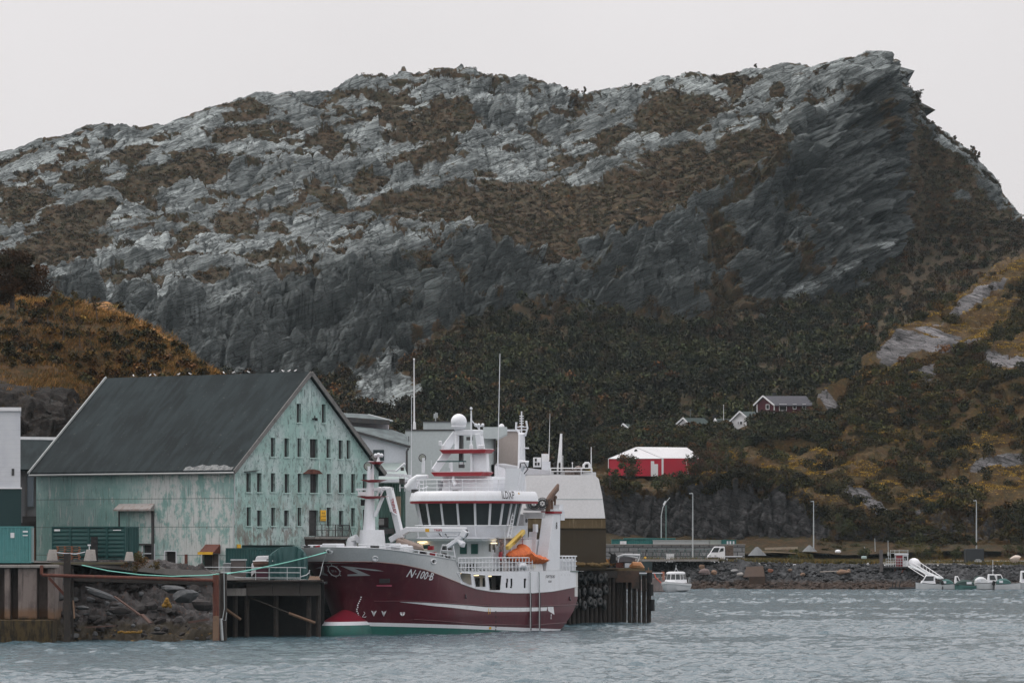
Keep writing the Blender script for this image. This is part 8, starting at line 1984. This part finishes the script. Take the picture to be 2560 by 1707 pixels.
# ---- boats ----
def boat(name, label, px0, px1, yw, D, yaw, hullc, bow_right=True, cabin=None, canopy=None, fb=.85, beam=2.3, trim=None, motor=False, group=None):
    """px0..px1: extent; yaw only turns the bow a little towards or away from the viewer"""
    L_ = (px1-px0)*D/F; x0 = xat(px0 if bow_right else px1, D); B_ = Th(name, label, 'boat', (x0, D, 0), group, rz=0 if bow_right else math.pi)
    b = MB(); rows_ = []
    for i in range(13):
        s = i/12; w_ = beam/2*(1-max(0, (s-.45)/.55)**2.2)*(1 if s > .05 else .93); z = fb*(1+.35*s**2); k = .35*max(0, s-.7)
        rows_.append([(L_*s, -w_, z), (L_*s-k*.6, -w_*.97, z-.15), (L_*s-k*L_*.2, -w_*.75, .1), (L_*s-k*L_*.3, 0, -.35), (L_*s-k*L_*.2, w_*.75, .1), (L_*s-k*.6, w_*.97, z-.15), (L_*s, w_, z)])
    b.grid(rows_); b.add(rows_[0], [tuple(range(7))]); B_.p(b, 'hull', hullc, smooth='auto')
    b = MB(); b.grid([[r[0], (r[0][0], 0, r[0][2]+.04), r[6]] for r in rows_]); B_.p(b, 'deck', WHITE2)
    b = MB(); b.tube([r[0] for r in rows_], .05, 5); b.tube([r[6] for r in rows_], .05, 5); B_.p(b, 'gunwale', trim or DKMETAL)
    if cabin:
        s0, s1, h, slope = cabin; x0_, x1_ = L_*s0, L_*s1; w_ = beam*.38; z0 = fb*1.02
        b = MB(); P_ = lambda d: [(x0_, -w_+d, z0), (x1_, -w_+d, z0), (x1_-slope, -w_*.85+d*.85, z0+h), (x0_+.15, -w_*.85+d*.85, z0+h)]
        A_ = P_(0); C_ = [(x, -y, z) for x, y, z in A_]; b.add(A_+C_, [(0, 1, 2, 3), (7, 6, 5, 4), (0, 3, 7, 4), (1, 5, 6, 2), (3, 2, 6, 7), (0, 4, 5, 1)]); CB = B_.p(b, 'cabin', WHITE, bevel=.05)
        b = MB()
        for sg in (-1, 1): b.add([(x0_+.35, sg*(w_*.96), z0+h*.36), (x1_-slope*.4-.15, sg*(w_*.96), z0+h*.36), (x1_-slope*.88-.15, sg*(w_*.9), z0+h*.88), (x0_+.3, sg*(w_*.9), z0+h*.88)], [(0, 1, 2, 3)])
        for v in range(len(b.v)): b.v[v] = (b.v[v][0], b.v[v][1]*1.04, b.v[v][2])
        b.add([(x1_-slope*.36+.03, -w_*.8, z0+h*.4), (x1_-slope*.36+.03, w_*.8, z0+h*.4), (x1_-slope*.86+.03, w_*.7, z0+h*.86), (x1_-slope*.86+.03, -w_*.7, z0+h*.86)], [(0, 1, 2, 3)])
        B_.p(b, 'cabin_windows', GLASS, CB)
    if canopy:
        s0, s1, h, mt = canopy; x0_, x1_ = L_*s0, L_*s1; rr = []
        for i in range(7):
            s = i/6; x = x0_+(x1_-x0_)*s; hh = h*math.sin(math.pi*(.12+.8*s))**.6; w_ = beam*.46*(1-.4*s)
            rr.append([(x, -w_, fb), (x, -w_*.9, fb+hh*.7), (x, -w_*.3, fb+hh), (x, w_*.3, fb+hh), (x, w_*.9, fb+hh*.7), (x, w_, fb)])
        b = MB(); b.grid(rr); b.add(rr[0], [tuple(range(6))]); b.add(rr[-1], [tuple(range(6))]); B_.p(b, 'canopy', mt)
        b = MB(); 
        for sg in (-1, 1): b.add([(x0_+(x1_-x0_)*.15, sg*beam*.455, fb+h*.25), (x0_+(x1_-x0_)*.42, sg*beam*.43, fb+h*.25), (x0_+(x1_-x0_)*.42, sg*beam*.41, fb+h*.62), (x0_+(x1_-x0_)*.15, sg*beam*.43, fb+h*.62)], [(0, 1, 2, 3)])
        B_.p(b, 'canopy_window', WHITE2)
    if motor: b = MB(); b.cbox((-.25, 0, fb+.2), .5, .35, .7, 0, 0, .3); b.tube([(-.3, 0, fb), (-.35, 0, -.3)], .1, 6); B_.p(b, 'outboard_motor', BLACK, bevel=.06)
    return B_, L_
HW = mpaint('boat_white', (.62, .63, .64), (.55, .56, .56), .3, scale=1); HG = mpaint('boat_teal', (.10, .22, .20), None, .4)
GC = mpaint('green_canvas', (.025, .085, .08), (.035, .11, .10), .6); DGC = mpaint('dark_canvas', (.02, .045, .04), (.03, .06, .055), .7)
bb, L_ = boat('motorboat', 'white motorboat with a rounded cabin, leftmost at the pontoon', 2288, 2352, 0, 798, 0, HW, False, cabin=(.22, .82, 1.45, 1.0), motor=True, trim=DKMETAL, fb=.95)
bb, L_ = boat('motorboat', 'motorboat under a green canopy right of the leftmost cabin boat', 2348, 2404, 0, 799, 0, HW, True, canopy=(.05, .62, .9, GC), motor=True)
bb, L_ = boat('motorboat', 'low boat fully covered with dark green canvas, between a green canopy and a white cruiser', 2386, 2440, 0, 798, 0, HG, False, canopy=(.1, .95, .95, DGC), fb=.7)
bb, L_ = boat('cabin_cruiser', 'white cabin cruiser with a tall aerial among the pontoon boats', 2436, 2506, 0, 799, 0, HW, True, cabin=(.46, .84, 1.5, .6), canopy=(.02, .46, 1.1, mpaint('clear_awning', (.50, .52, .53), (.36, .37, .38), .4, scale=2)), fb=1.05)
b = MB(); b.tube([(L_*.66, 0, 2.3), (L_*.66, 0, 4.9)], .04, 5); b.cbox((L_*.66, 0, 3.2), .3, .2, .2); bb.p(b, 'aerial', WHITE)
bb, L_ = boat('motorboat', 'white boat with a green canopy right of the cruiser', 2488, 2552, 0, 797.5, 0, HW, True, canopy=(.05, .6, 1.0, GC), motor=True, fb=.9)
bb, L_ = boat('cabin_cruiser', 'white boat with a cabin cut off by the right edge', 2530, 2610, 0, 799.5, 0, HW, True, cabin=(.25, .8, 2.1, .9), fb=1.0)
boat('motorboat', 'small white runabout tucked behind the two green canopies at the pontoon', 2368, 2418, 0, 803, 0, HW, True, cabin=(.35, .7, 1.3, .6), fb=.9)
boat('motorboat', 'white boat with a dark cover just left of the cruiser aerial', 2412, 2462, 0, 804, 0, HW, False, canopy=(.1, .6, 1.2, DGC), fb=1.0)
boat('motorboat', 'white runabout half hidden behind the boat right of the cruiser', 2470, 2526, 0, 804, 0, HW, True, cabin=(.3, .75, 1.5, .7), fb=1.0)
b = MB(); b.box(xat(2225, 800), xat(2640, 800), 800.5, 801.6, .05, .4); single('pontoon', b, DKMETAL, 'long dark floating pontoon behind the small boats', 'pontoon')
b = MB()
for x in (2230, 2238, 2248): b.tube([at(x, 1470, 799), at(x+3, 1452, 799)], .08, 5)
b.box(xat(2222, 799), xat(2262, 799), 798.5, 799.5, 0, .3); single('mooring_float', b, BLACK, 'small dark raft with stakes left of the leftmost boat', 'raft')
# white cabin boat at the pier corner: seen three-quarter
MB_ = Th('cabin_boat', 'white cabin boat with a wrap-round windscreen off the pier corner', 'boat', (xat(1700, 756), 756, 0), rz=R(-112))
b = MB(); rows_ = []; L_ = 6.2
for i in range(15):
    s = i/14; w_ = 1.95*(1-max(0, (s-.3)/.7)**2.6); z = 1.35*(1+.28*s**1.5)
    rows_.append([(L_*s, -w_, z), (L_*s-.02*s, -w_*.98, z-.35), (L_*s-.6*s**3, -w_*.85, .35), (L_*s-1.3*s**3, 0, -.4), (L_*s-.6*s**3, w_*.85, .35), (L_*s-.02*s, w_*.98, z-.35), (L_*s, w_, z)])
b.grid(rows_); b.add(rows_[0], [tuple(range(7))]); MB_.p(b, 'hull', HW, smooth='auto')
b = MB(); b.grid([[r[0], (r[0][0], 0, r[0][2]+.12), r[6]] for r in rows_]); MB_.p(b, 'deck', WHITE)
b = MB(); b.tube([(r[1][0], r[1][1]*1.02, r[1][2]) for r in rows_], .05, 5); b.tube([(r[5][0], r[5][1]*1.02, r[5][2]) for r in rows_], .05, 5); MB_.p(b, 'rubbing_band', GALV)
b = MB(); cb0 = [(.4, -1.35), (3.4, -1.35), (4.3, -.8), (4.5, 0), (4.3, .8), (3.4, 1.35), (.4, 1.35)]
rws = [[(x*(1-.0*k)+(2.2-x)*k*.22, y*(1-k*.18), 1.5+1.75*k) for x, y in cb0] for k in (0, .3, .78, .95, 1.0)]
rws[-1] = [(x+(2.2-x)*.25, y*.75, z) for x, y, z in rws[-1]]
rws = [r+[r[0]] for r in rws]; b.grid(rws); b.add(rws[-1][:-1], [tuple(range(7))]); CB = MB_.p(b, 'cabin', WHITE, smooth='auto')
b = MB()
for i in range(6):
    a_, c_ = Vector(rws[1][i]), Vector(rws[1][i+1]); d_, e_ = Vector(rws[2][i+1]), Vector(rws[2][i])
    n = (c_-a_).cross(d_-a_).normalized(); cen = Vector((2.2, 0, 2.2)); n = n if n.dot(a_-cen) > 0 else -n; n *= .03
    segs_ = 2 if i in (0, 5) else 1
    for q in range(segs_):
        s0, s1 = (q+.07)/segs_, (q+.93)/segs_; b.add([a_.lerp(c_, s0)+n, a_.lerp(c_, s1)+n, e_.lerp(d_, s1)+n, e_.lerp(d_, s0)+n], [(0, 1, 2, 3)])
MB_.p(b, 'cabin_windows', GLASS, CB)
b = MB(); b.tube([(1.6, -.3, 3.2), (1.9, 0, 4.0), (1.6, .3, 3.2)], .06, 5); b.tube([(1.8, 0, 3.9), (1.8, 0, 4.3)], .05, 5); b.cbox((1.85, 0, 3.7), .2, .2, .25); MB_.p(b, 'light_mast', GALV)
b = MB(); b.tube([(.1, 1.7, 1.4), (.1, 1.7, 2.3), (.8, 1.8, 2.3), (1.2, 1.8, 1.5)], .035, 5); b.tube([(.1, -1.7, 1.4), (.1, -1.7, 2.3), (.8, -1.8, 2.3), (1.2, -1.8, 1.5)], .035, 5); MB_.p(b, 'grab_rails', GALV)
bb, L_ = boat('old_workboat', 'faded pink and grey workboat half hidden behind the pier corner', 1590, 1668, 0, 762, 0, mpaint('faded_pink_hull', (.24, .20, .19), (.34, .25, .23), .6, scale=1, c3=(.12, .08, .07)), True, fb=1.9, beam=2.6, trim=mpaint('buff_trim', (.4, .33, .28)))
b = MB(); b.box(L_*.1, L_*.8, -1.0, 1.0, 1.9, 2.9); bb.p(b, 'wheelhouse', mpaint('blue_grey_wheelhouse', (.10, .13, .13)), bevel=.05); b = MB(); b.box(L_*.08, L_*.84, -1.15, 1.15, 2.9, 3.05); bb.p(b, 'wheelhouse_roof', WHITE2)
b = MB(); b.tube([(L_*.86, -.4, 1.9), (L_*.86, -.4, 3.2)], .25, 8); bb.p(b, 'orange_gear', mpaint('faded_orange', (.4, .17, .11), (.3, .2, .18), .7, scale=4)); b = MB(); b.tube([(L_*.58, -1.25, 2.9), (L_*.62, -1.3, 2.3), (L_*.8, -1.2, 1.4)], .09, 5); bb.p(b, 'orange_line', mpaint('coral_line', (.6, .12, .08)))

# ================= TENT, HOUSES =================
D = 878
TE = Th('marquee', 'large marquee with a white roof and bright red walls on the hill', 'marquee', at(1590, 1190, D)); RED = mpaint('marquee_red', (.42, .018, .04), (.36, .018, .035), .6, scale=.4)
ap0, ap1 = at(1590, 1117.5, D+6), at(1717, 1119, D+22); el0, er0, er1, el1 = at(1521, 1146.5, D+3), at(1657, 1146, D-1), at(1757, 1146, D+15), at(1600, 1146, D+24)
def dn(v, y): return Vector((v.x, v.y, zat(y, v.y)-.0))
b = MB(); gl, gr, gr1 = dn(el0, 1188), dn(er0, 1190.5), dn(er1, 1189); b.add([gl, gr, er0, el0], [(0, 1, 2, 3)]); b.add([gr, gr1, er1, er0], [(0, 1, 2, 3)]); b.add([el1, er1, Vector((er1.x, er1.y, gr.z)), Vector((el1.x, el1.y, gl.z))], [(0, 1, 2, 3)]); b.add([el0, el1, Vector((el1.x, el1.y, gl.z)), gl], [(0, 1, 2, 3)]); TE.w(b, 'red_walls', RED)
b = MB(); up = Vector((0, 0, .06)); fw = Vector((-.1, -.15, 0)); b.add([el0+fw, er0+fw, ap0+fw], [(0, 1, 2)]); b.add([er0+fw+up, er1+up, ap1+up, ap0+fw+up], [(0, 1, 2, 3)]); b.add([el0+fw+up, ap0+fw+up, ap1+up, el1+up], [(0, 1, 2, 3)]); b.add([er1, el1, ap1], [(0, 1, 2)]); RFm = TE.w(b, 'white_roof', mpaint('marquee_white', (.50, .50, .515), (.45, .45, .46), .5, scale=.2))
b = MB()
for f_ in (.3, .45, .62, .8): b.tube([ap0.lerp(ap1, f_)+up*1.2, er0.lerp(er1, f_)+up*1.2], .035, 4)
TE.w(b, 'roof_seams', GALV, RFm)
b = MB(); b.beam(gr+Vector((-.05, -.25, 0)), er0+Vector((-.05, -.25, 0)), .34, .3, up=(0, 1, 0)); b.beam(gl+Vector((0, -.15, 1)), el0+Vector((0, -.15, 0)), .12, .2, up=(0, 1, 0)); b.tube([er0.lerp(er1, .55)+Vector((.1, -.2, 0)), gr.lerp(gr1, .6)+Vector((.3, -.3, 0))], .06, 4); TE.w(b, 'corner_poles', WHITE)
b = MB(); c_ = ap0.lerp((el0+er0)/2, .32)+Vector((0, -.35, 0)); b.tube([c_, c_+Vector((0, -.05, 0))], .30, 14); TE.w(b, 'gable_vent', BLACK)
dA = gl.lerp(gr, .79)+Vector((0, -.2, 0)); b = MB(); b.box(dA.x-.1, dA.x+1.2, dA.y-.5, dA.y-.4, dA.z, dA.z+2.2); b.box(dA.x-.1, dA.x+.5, dA.y-.5, dA.y-.4, dA.z+2.2, dA.z+2.75); TE.w(b, 'white_door', WHITE)
b = MB(); p = gr.lerp(gr1, .5)+Vector((0, -.5, .2)); b.sphere(p, .12, 6, 4); b.sphere(p+Vector((.3, 0, 0)), .12, 6, 4); single('ground_lights', b, WHITE, 'two small white balls on the grass by the marquee wall', 'balls')
# terrace carrying the houses
def terz(P, D): return np.interp(D, [896, 904, 915, 925, 985, 1010], [12, 25, 27.5, 28.8, 31.5, 33.0])+np.interp(P, [1500, 1560, 1830, 1900, 2060], [-2, -.6, 0, 1.8, 2.0])
o, TV = gridobj('hillside_terrace', np.arange(1480, 2100, 6.0), np.arange(896, 1000, 2.0), terz, M_rh, 1.2, seed=951, sc=3, atts={'veg': 1.0, 'light': .5, 'yel': 0.0})
tp = TV[3:].reshape(-1, 3); g3 = np.random.default_rng(77); tp = tp[g3.choice(len(tp), 4600)]+g3.normal(size=(4600, 3))*np.array([.6, .6, 0])
tpx = 1280+tp[:, 0]*F/tp[:, 1]; tpy = HZ-(tp[:, 2]-CH)*F/tp[:, 1]
keep = ~((tp[:, 1] > 932) & (tp[:, 1] < 970) & ((tpx > 1828) & (tpx < 2040))); keep &= ~((tp[:, 1] > 922) & (tp[:, 1] < 936) & (tpx > 1836) & (tpx < 1872))
for a0_, a1_ in ((1551, 1625), (1683, 1790), (1786, 1850), (1925, 1980)): keep &= ~((tp[:, 1] > 938) & (tp[:, 1] < 958) & (tpx > a0_) & (tpx < a1_))
keep &= ~((tpx > 1826) & (tpx < 1880) & (tpy < 1096) & (tp[:, 1] < 940)); keep &= ~((tpx > 1548) & (tpx < 1580) & (tpy < 1090) & (tp[:, 1] < 944)); keep &= ~((tpx > 1683) & (tpx < 1714) & (tpy < 1092) & (tp[:, 1] < 945))
tp = tp[keep]
cc = tints(len(tp), [GREEN, OLIVE, DARK, BROWN, RUST], [4, 4, 3, 2, .6], 31, .3); sz = g3.uniform(.7, 1.7, len(tp))
o = scatter('village_thicket', tp, sz*1.1, sz*1.25, cc, 150, .13, seed=9); tag(o, 'thicket of autumn bushes around the hillside houses', 'thicket', kind='stuff')
def gable_house(name, label, px0, pxa, px1, pxe, ya, ye, yb, D, wallm, roofm, wins=(), side_w=(), trim=WHITE, dd=9, rdx=None, chim=None):
    """gable front px0..px1 with apex pxa; long side runs right to pxe"""
    H_ = Th(name, label, 'house', at((px0+px1)/2, yb, D)); a0 = at(px0, ye, D+2); a1 = at(px1, ye, D-.5); ap = at(pxa, ya, D+1); e1 = at(pxe, ye, D+dd*.35); ridge = (a0+a1)/2; back = e1-a1
    ap1 = ap+back if rdx is None else at(rdx, ya, D+dd*.4+1); f0, f1, f2 = [Vector((v.x, v.y, zat(yb, v.y)-1.5)) for v in (a0, a1, e1)]; a0b = a0+back; f0b = f0+back
    b = MB(); b.add([f0, f1, a1, ap, a0], [(0, 1, 2, 3, 4)]); b.add([f1, f2, e1, a1], [(0, 1, 2, 3)]); b.add([f0, a0, a0b, f0b], [(0, 1, 2, 3)]); b.add([f2, e1, a0b, f0b], [(0, 1, 2, 3)]); H_.w(b, 'walls', wallm)
    b = MB(); u = Vector((0, 0, .12)); ov_ = (a1-a0).normalized()*.45; fw_ = -back.normalized()*.4; s1 = (ap-a1).z/max(.1, (ap-a1).length)
    A1 = a1+ov_-u*2; E1 = e1+ov_-u*2; A0 = a0-ov_-u*2; A0b = a0b-ov_-u*2
    for q in ((A1+fw_, E1, ap1+u, ap+fw_+u), (A0+fw_, A0b, ap1+u, ap+fw_+u)):
        b.add(list(q)+[v-u*1.5 for v in q], [(0, 1, 2, 3), (7, 6, 5, 4), (0, 4, 5, 1), (1, 5, 6, 2), (2, 6, 7, 3), (3, 7, 4, 0)])
    b.add([E1, A0b, ap1], [(0, 1, 2)]); rf_ = H_.w(b, 'roof', roofm)
    b = MB(); b.beam(A1+fw_*1.2, ap+fw_*1.2+u, .1, .28); b.beam(A0+fw_*1.2, ap+fw_*1.2+u, .1, .28); b.beam(f1+fw_*.1, a1+fw_*.1, .22, .12, up=(0, 1, 0)); b.beam(f0+fw_*.1, a0+fw_*.1, .18, .12, up=(0, 1, 0)); H_.w(b, 'trim_boards', trim)
    for x0, x1, y0, y1, sd in wins:
        def onw(x, y):
            if sd == 'g': k = (x-px0)/(px1-px0); q = a0.lerp(a1, k); nn = Vector((0, -.06, 0))
            else: k = (x-px1)/(pxe-px1); q = a1.lerp(e1, k); nn = Vector((.02, -.06, 0))
            return Vector((q.x, q.y, zat(y, q.y)))+nn
        c4 = [onw(x0, y1), onw(x1, y1), onw(x1, y0), onw(x0, y0)]; b = MB(); b.add(c4, [(0, 1, 2, 3)]); wo2 = H_.w(b, 'window', GLASS)
        b = MB(); fwd = Vector((0, -.04, 0)); 
        for i in range(4): b.beam(c4[i]+fwd, c4[(i+1) % 4]+fwd, .1, .14, up=(0, 1, 0))
        H_.w(b, 'window_frame', trim, wo2)
    if chim: b = MB(); p = at(chim, ya, D+3); b.box(p.x-.35, p.x+.35, p.y-.3, p.y+.4, p.z-1, p.z+.8); H_.w(b, 'chimney', BLACK, rf_)
    return H_
MAR = mpaint('maroon_boards', (.075, .018, .026), (.06, .016, .022), .7, scale=.6)
GRF = mpaint('dark_green_roof', (.018, .036, .034), (.024, .045, .042), .6)
h1 = gable_house('maroon_house', 'long maroon house with a grey roof, highest of the hillside houses', 1893, 1912, 1936, 2035, 991, 1010, 1035, 958, MAR, mpaint('grey_violet_roof', (.055, .055, .068), None, .6), [(1915, 1923, 1011, 1023, 'g'), (1948, 1966, 1010, 1026, 's'), (1982, 1990, 1010, 1022, 's'), (2006, 2014, 1010, 1022, 's')], dd=12, rdx=2015, chim=1936)
D = 950; h1.w(wbox(1958, 1990, 1036, 1052, D, 2), 'white_basement', WHITE)
gable_house('white_house', 'small white house with a green roof and steep gable below the maroon house', 1831, 1851, 1875, 1893, 1030, 1050, 1067, 936, WHITE, GRF, [(1844, 1847, 1053, 1061, 'g'), (1849.5, 1855.5, 1053, 1061, 'g')], rdx=1888)
gable_house('green_roofed_house', 'low house with only its dark green roof and a white corner showing', 1925, 1932, 1938, 1976, 1037, 1052, 1062, 944, WHITE, GRF, rdx=1955)
gable_house('green_roofed_house', 'dark green roof left of the small white house and right of the flagpole', 1786, 1792, 1798, 1848, 1048, 1062, 1070, 941, WHITE, GRF, rdx=1820, chim=1787)
gable_house('green_roofed_house', 'house with a white verge board sloping up among the trees', 1683, 1712, 1735, 1790, 1046, 1072, 1080, 945, WHITE, GRF, rdx=1760)
gable_house('cream_house', 'cream gable with a dark green roof, leftmost of the hillside houses', 1551, 1562, 1575, 1622, 1061, 1071, 1080, 944, mpaint('cream_boards', (.5, .42, .36)), GRF, rdx=1610)
b = MB(); b.tube([at(1809, 1072, 935), at(1809, 1014, 935)], [.07, .04], 6); b.sphere(at(1809, 1013, 935), .1, 6, 4); single('flagpole', b, WHITE, 'white flagpole without a flag among the hillside houses', 'flagpole')
b = MB(); b.tube([at(1726, 1118, 928), at(1726, 1022, 928)], .08, 6); b.beam(at(1721, 1025, 928), at(1731, 1024, 928), .06); single('power_pole', b, mpaint('grey_pole', (.10, .12, .12)), 'thin grey power pole rising behind the marquee', 'pole')
# ================= TREES ONE CAN TELL APART =================
PD = [(0.045, 0.05, 0.018), (0.03, 0.036, 0.014), (0.06, 0.05, 0.018)]; PR_ = [(0.075, 0.038, 0.018), (0.05, 0.032, 0.018), (0.10, 0.045, 0.016)]; PG = [(.05, .055, .016), (.035, .042, .014)]
def ztree(px, yb, yt, wpx, D, pal, lab, seed, n=900, leaf=.16, group=None, low=.12, name='birch_tree', cat='tree', trunk=.12):
    h = (yb-yt)*D/F; return tree(name, at(px, yb, D), h, wpx/2*D/F*1.05, pal, lab, group, n, leaf, trunk, seed, cat, low=low)
ztree(1568, 1198, 1131, 78, 873, PD+PR_, 'dark rust-tinged tree standing in front of the marquee', 71, 2200, .17)
ztree(1745, 1206, 1106, 80, 873, PR_+PD, 'reddish-brown tree hiding the right end of the marquee', 72, 2400, .17)
ztree(1700, 1214, 1178, 60, 853, PD, 'low dark tree below the marquee wall', 73, 1000, .17); ztree(1525, 1212, 1172, 50, 856, PD, 'low dark tree under the left corner of the marquee', 74, 900, .17)
ztree(1655, 1222, 1188, 90, 851, PD, 'broad dark tree centred below the marquee', 75, 1300, .17)
grp = 'birches in the thicket between the marquee and the houses'
i = 0
for px, yb, yt, w_, D in ((1790, 1200, 1120, 70, 866), (1820, 1180, 1095, 70, 872), (1850, 1160, 1088, 60, 885), (1785, 1150, 1078, 60, 890), (1750, 1120, 1075, 50, 905), (1700, 1112, 1072, 50, 912), (1650, 1110, 1075, 55, 914), (1600, 1112, 1076, 55, 914), (1545, 1112, 1078, 50, 914), (1884, 1125, 1078, 46, 905), (1905, 1110, 1056, 55, 915), (1940, 1090, 1050, 50, 918), (1900, 1078, 1046, 36, 930), (1975, 1075, 1038, 50, 925), (2010, 1060, 1022, 50, 930), (2040, 1050, 1005, 45, 936), (1675, 1080, 1058, 30, 938), (1730, 1082, 1054, 44, 938), (1770, 1085, 1060, 40, 936), (1645, 1085, 1058, 40, 940), (1510, 1110, 1082, 45, 914)):
    i += 1; ztree(px, yb, yt, w_, D, (PD+PG, PR_+PD, PG+PD)[i % 3], 'autumn birch in the thicket between the red marquee and the houses', 100+i, 800, .17, grp)
ztree(1478, 1200, 1165, 40, 858, [(.20, .14, .035), (.10, .08, .02)], 'yellow-green bush on the bank right of the boat hall', 140, 700, .15)
# left hill trees
ztree(30, 762, 618, 165, 505, [(.062, .030, .012), (.040, .022, .011), (.030, .024, .012)], 'large dense rust-topped tree at the left edge', 150, 17000, .13, name='rowan_tree', trunk=.3, low=.1)
for k, (px, yb, yt, w_) in enumerate(((137, 790, 722, 26), (185, 782, 725, 34), (243, 790, 738, 26), (158, 850, 760, 40), (230, 900, 820, 34), (70, 900, 800, 50), (120, 800, 745, 24), (200, 860, 790, 44))):
    lab = ('slim sapling left on the grassy crest', 'bushy sapling in the middle of the grassy crest', 'round orange-topped sapling on the grassy crest', 'thin sapling on the slope below the crest', 'dark upright sapling just above the warehouse roof', 'brown sapling in the gully at the left', 'smallest sapling beside the large rust-topped tree', 'broad olive shrub halfway down the grassy slope')[k]
    ztree(px, yb, yt, w_, 512-k*1.5, [(.09, .065, .02), (.05, .045, .016), (.12, .06, .02)] if k < 3 else [(.045, .04, .015), (.05, .03, .013)], lab, 160+k, 700, .07, low=.2, trunk=.06, name='sapling')
# shore bushes
for k, (px, yb, yt, w_, D, pal, lab) in enumerate(((2305, 1402, 1352, 70, 828, PG+[(.10, .08, .02)], 'tall green bush behind the white dome cover'), (2352, 1402, 1368, 40, 826, [(.16, .10, .025), (.09, .07, .02)], 'golden bush left of the dark grey cabin'), (2388, 1400, 1366, 44, 827, PG, 'olive bush touching the dark grey cabin'),
      (2525, 1398, 1362, 60, 826, PG+PR_, 'dark bush above the cream boulder'), (1985, 1396, 1374, 50, 822, PG+[(.12, .09, .02)], 'low green-yellow bush below the stacked beams'), (2160, 1388, 1372, 50, 828, PG, 'small bush left of the gangway platform'), (2436, 1362, 1345, 20, 827, PG, 'wispy shrub growing on the dark cabin roof'), (2100, 1330, 1285, 50, 834, PG, 'dark bush at the foot of the cliff right of the tunnel-like hollow'),
      (2560, 1390, 1350, 50, 828, PG+PR_, 'brownish bush cut off by the right edge'), (2330, 1396, 1360, 40, 829, PG, 'middle bush of the hedge behind the gangway'), (2010, 1400, 1384, 60, 817, PG+[(.14, .1, .02)], 'grassy shrub at the top of the rock bank'))):
    ztree(px, yb, yt, w_, D, pal, lab, 200+k, 900, .11, name='shore_bush', cat='bush', low=.05, trunk=.05)
# single shrubs on the mountain skyline
kk = 0
for px, py in ((1412, 228), (1460, 232), (2295, 312), (2330, 320), (2345, 332), (2388, 348), (2400, 352), (2412, 362), (2430, 378), (2440, 385), (2448, 392), (2518, 520), (2535, 540), (2546, 552), (2318, 318), (1890, 165), (2290, 260)):
    kk += 1; p = nearest(MP, MXS, MYP, px/K, py/K+3); h = rnd.uniform(1.3, 2.2)
    tree('mountain_shrub', p, h, h*.42, PD+PR_, 'small dark shrub breaking the mountain skyline', 'shrubs on the mountain skyline', 320, .2, .06, 300+kk, 'shrub', low=.1)
# ================= AIR =================
b = MB(); b.box(-900, 900, -12, 1990, -1.6, 260)
hz = b.build('haze', bpy.data.materials.new('haze_air'), None); m = hz.data.materials[0]; m.use_nodes = True; nt = m.node_tree; nt.nodes.clear()
o_ = nt.nodes.new('ShaderNodeOutputMaterial'); v_ = nt.nodes.new('ShaderNodeVolumePrincipled'); nt.links.new(v_.outputs[0], o_.inputs['Volume'])
v_.inputs['Density'].default_value = 0.000028; v_.inputs['Color'].default_value = (0.72, 0.86, 0.92, 1); v_.inputs['Anisotropy'].default_value = 0.2
tag(hz, 'thin grey air between the camera and the mountain', 'haze', kind='stuff')
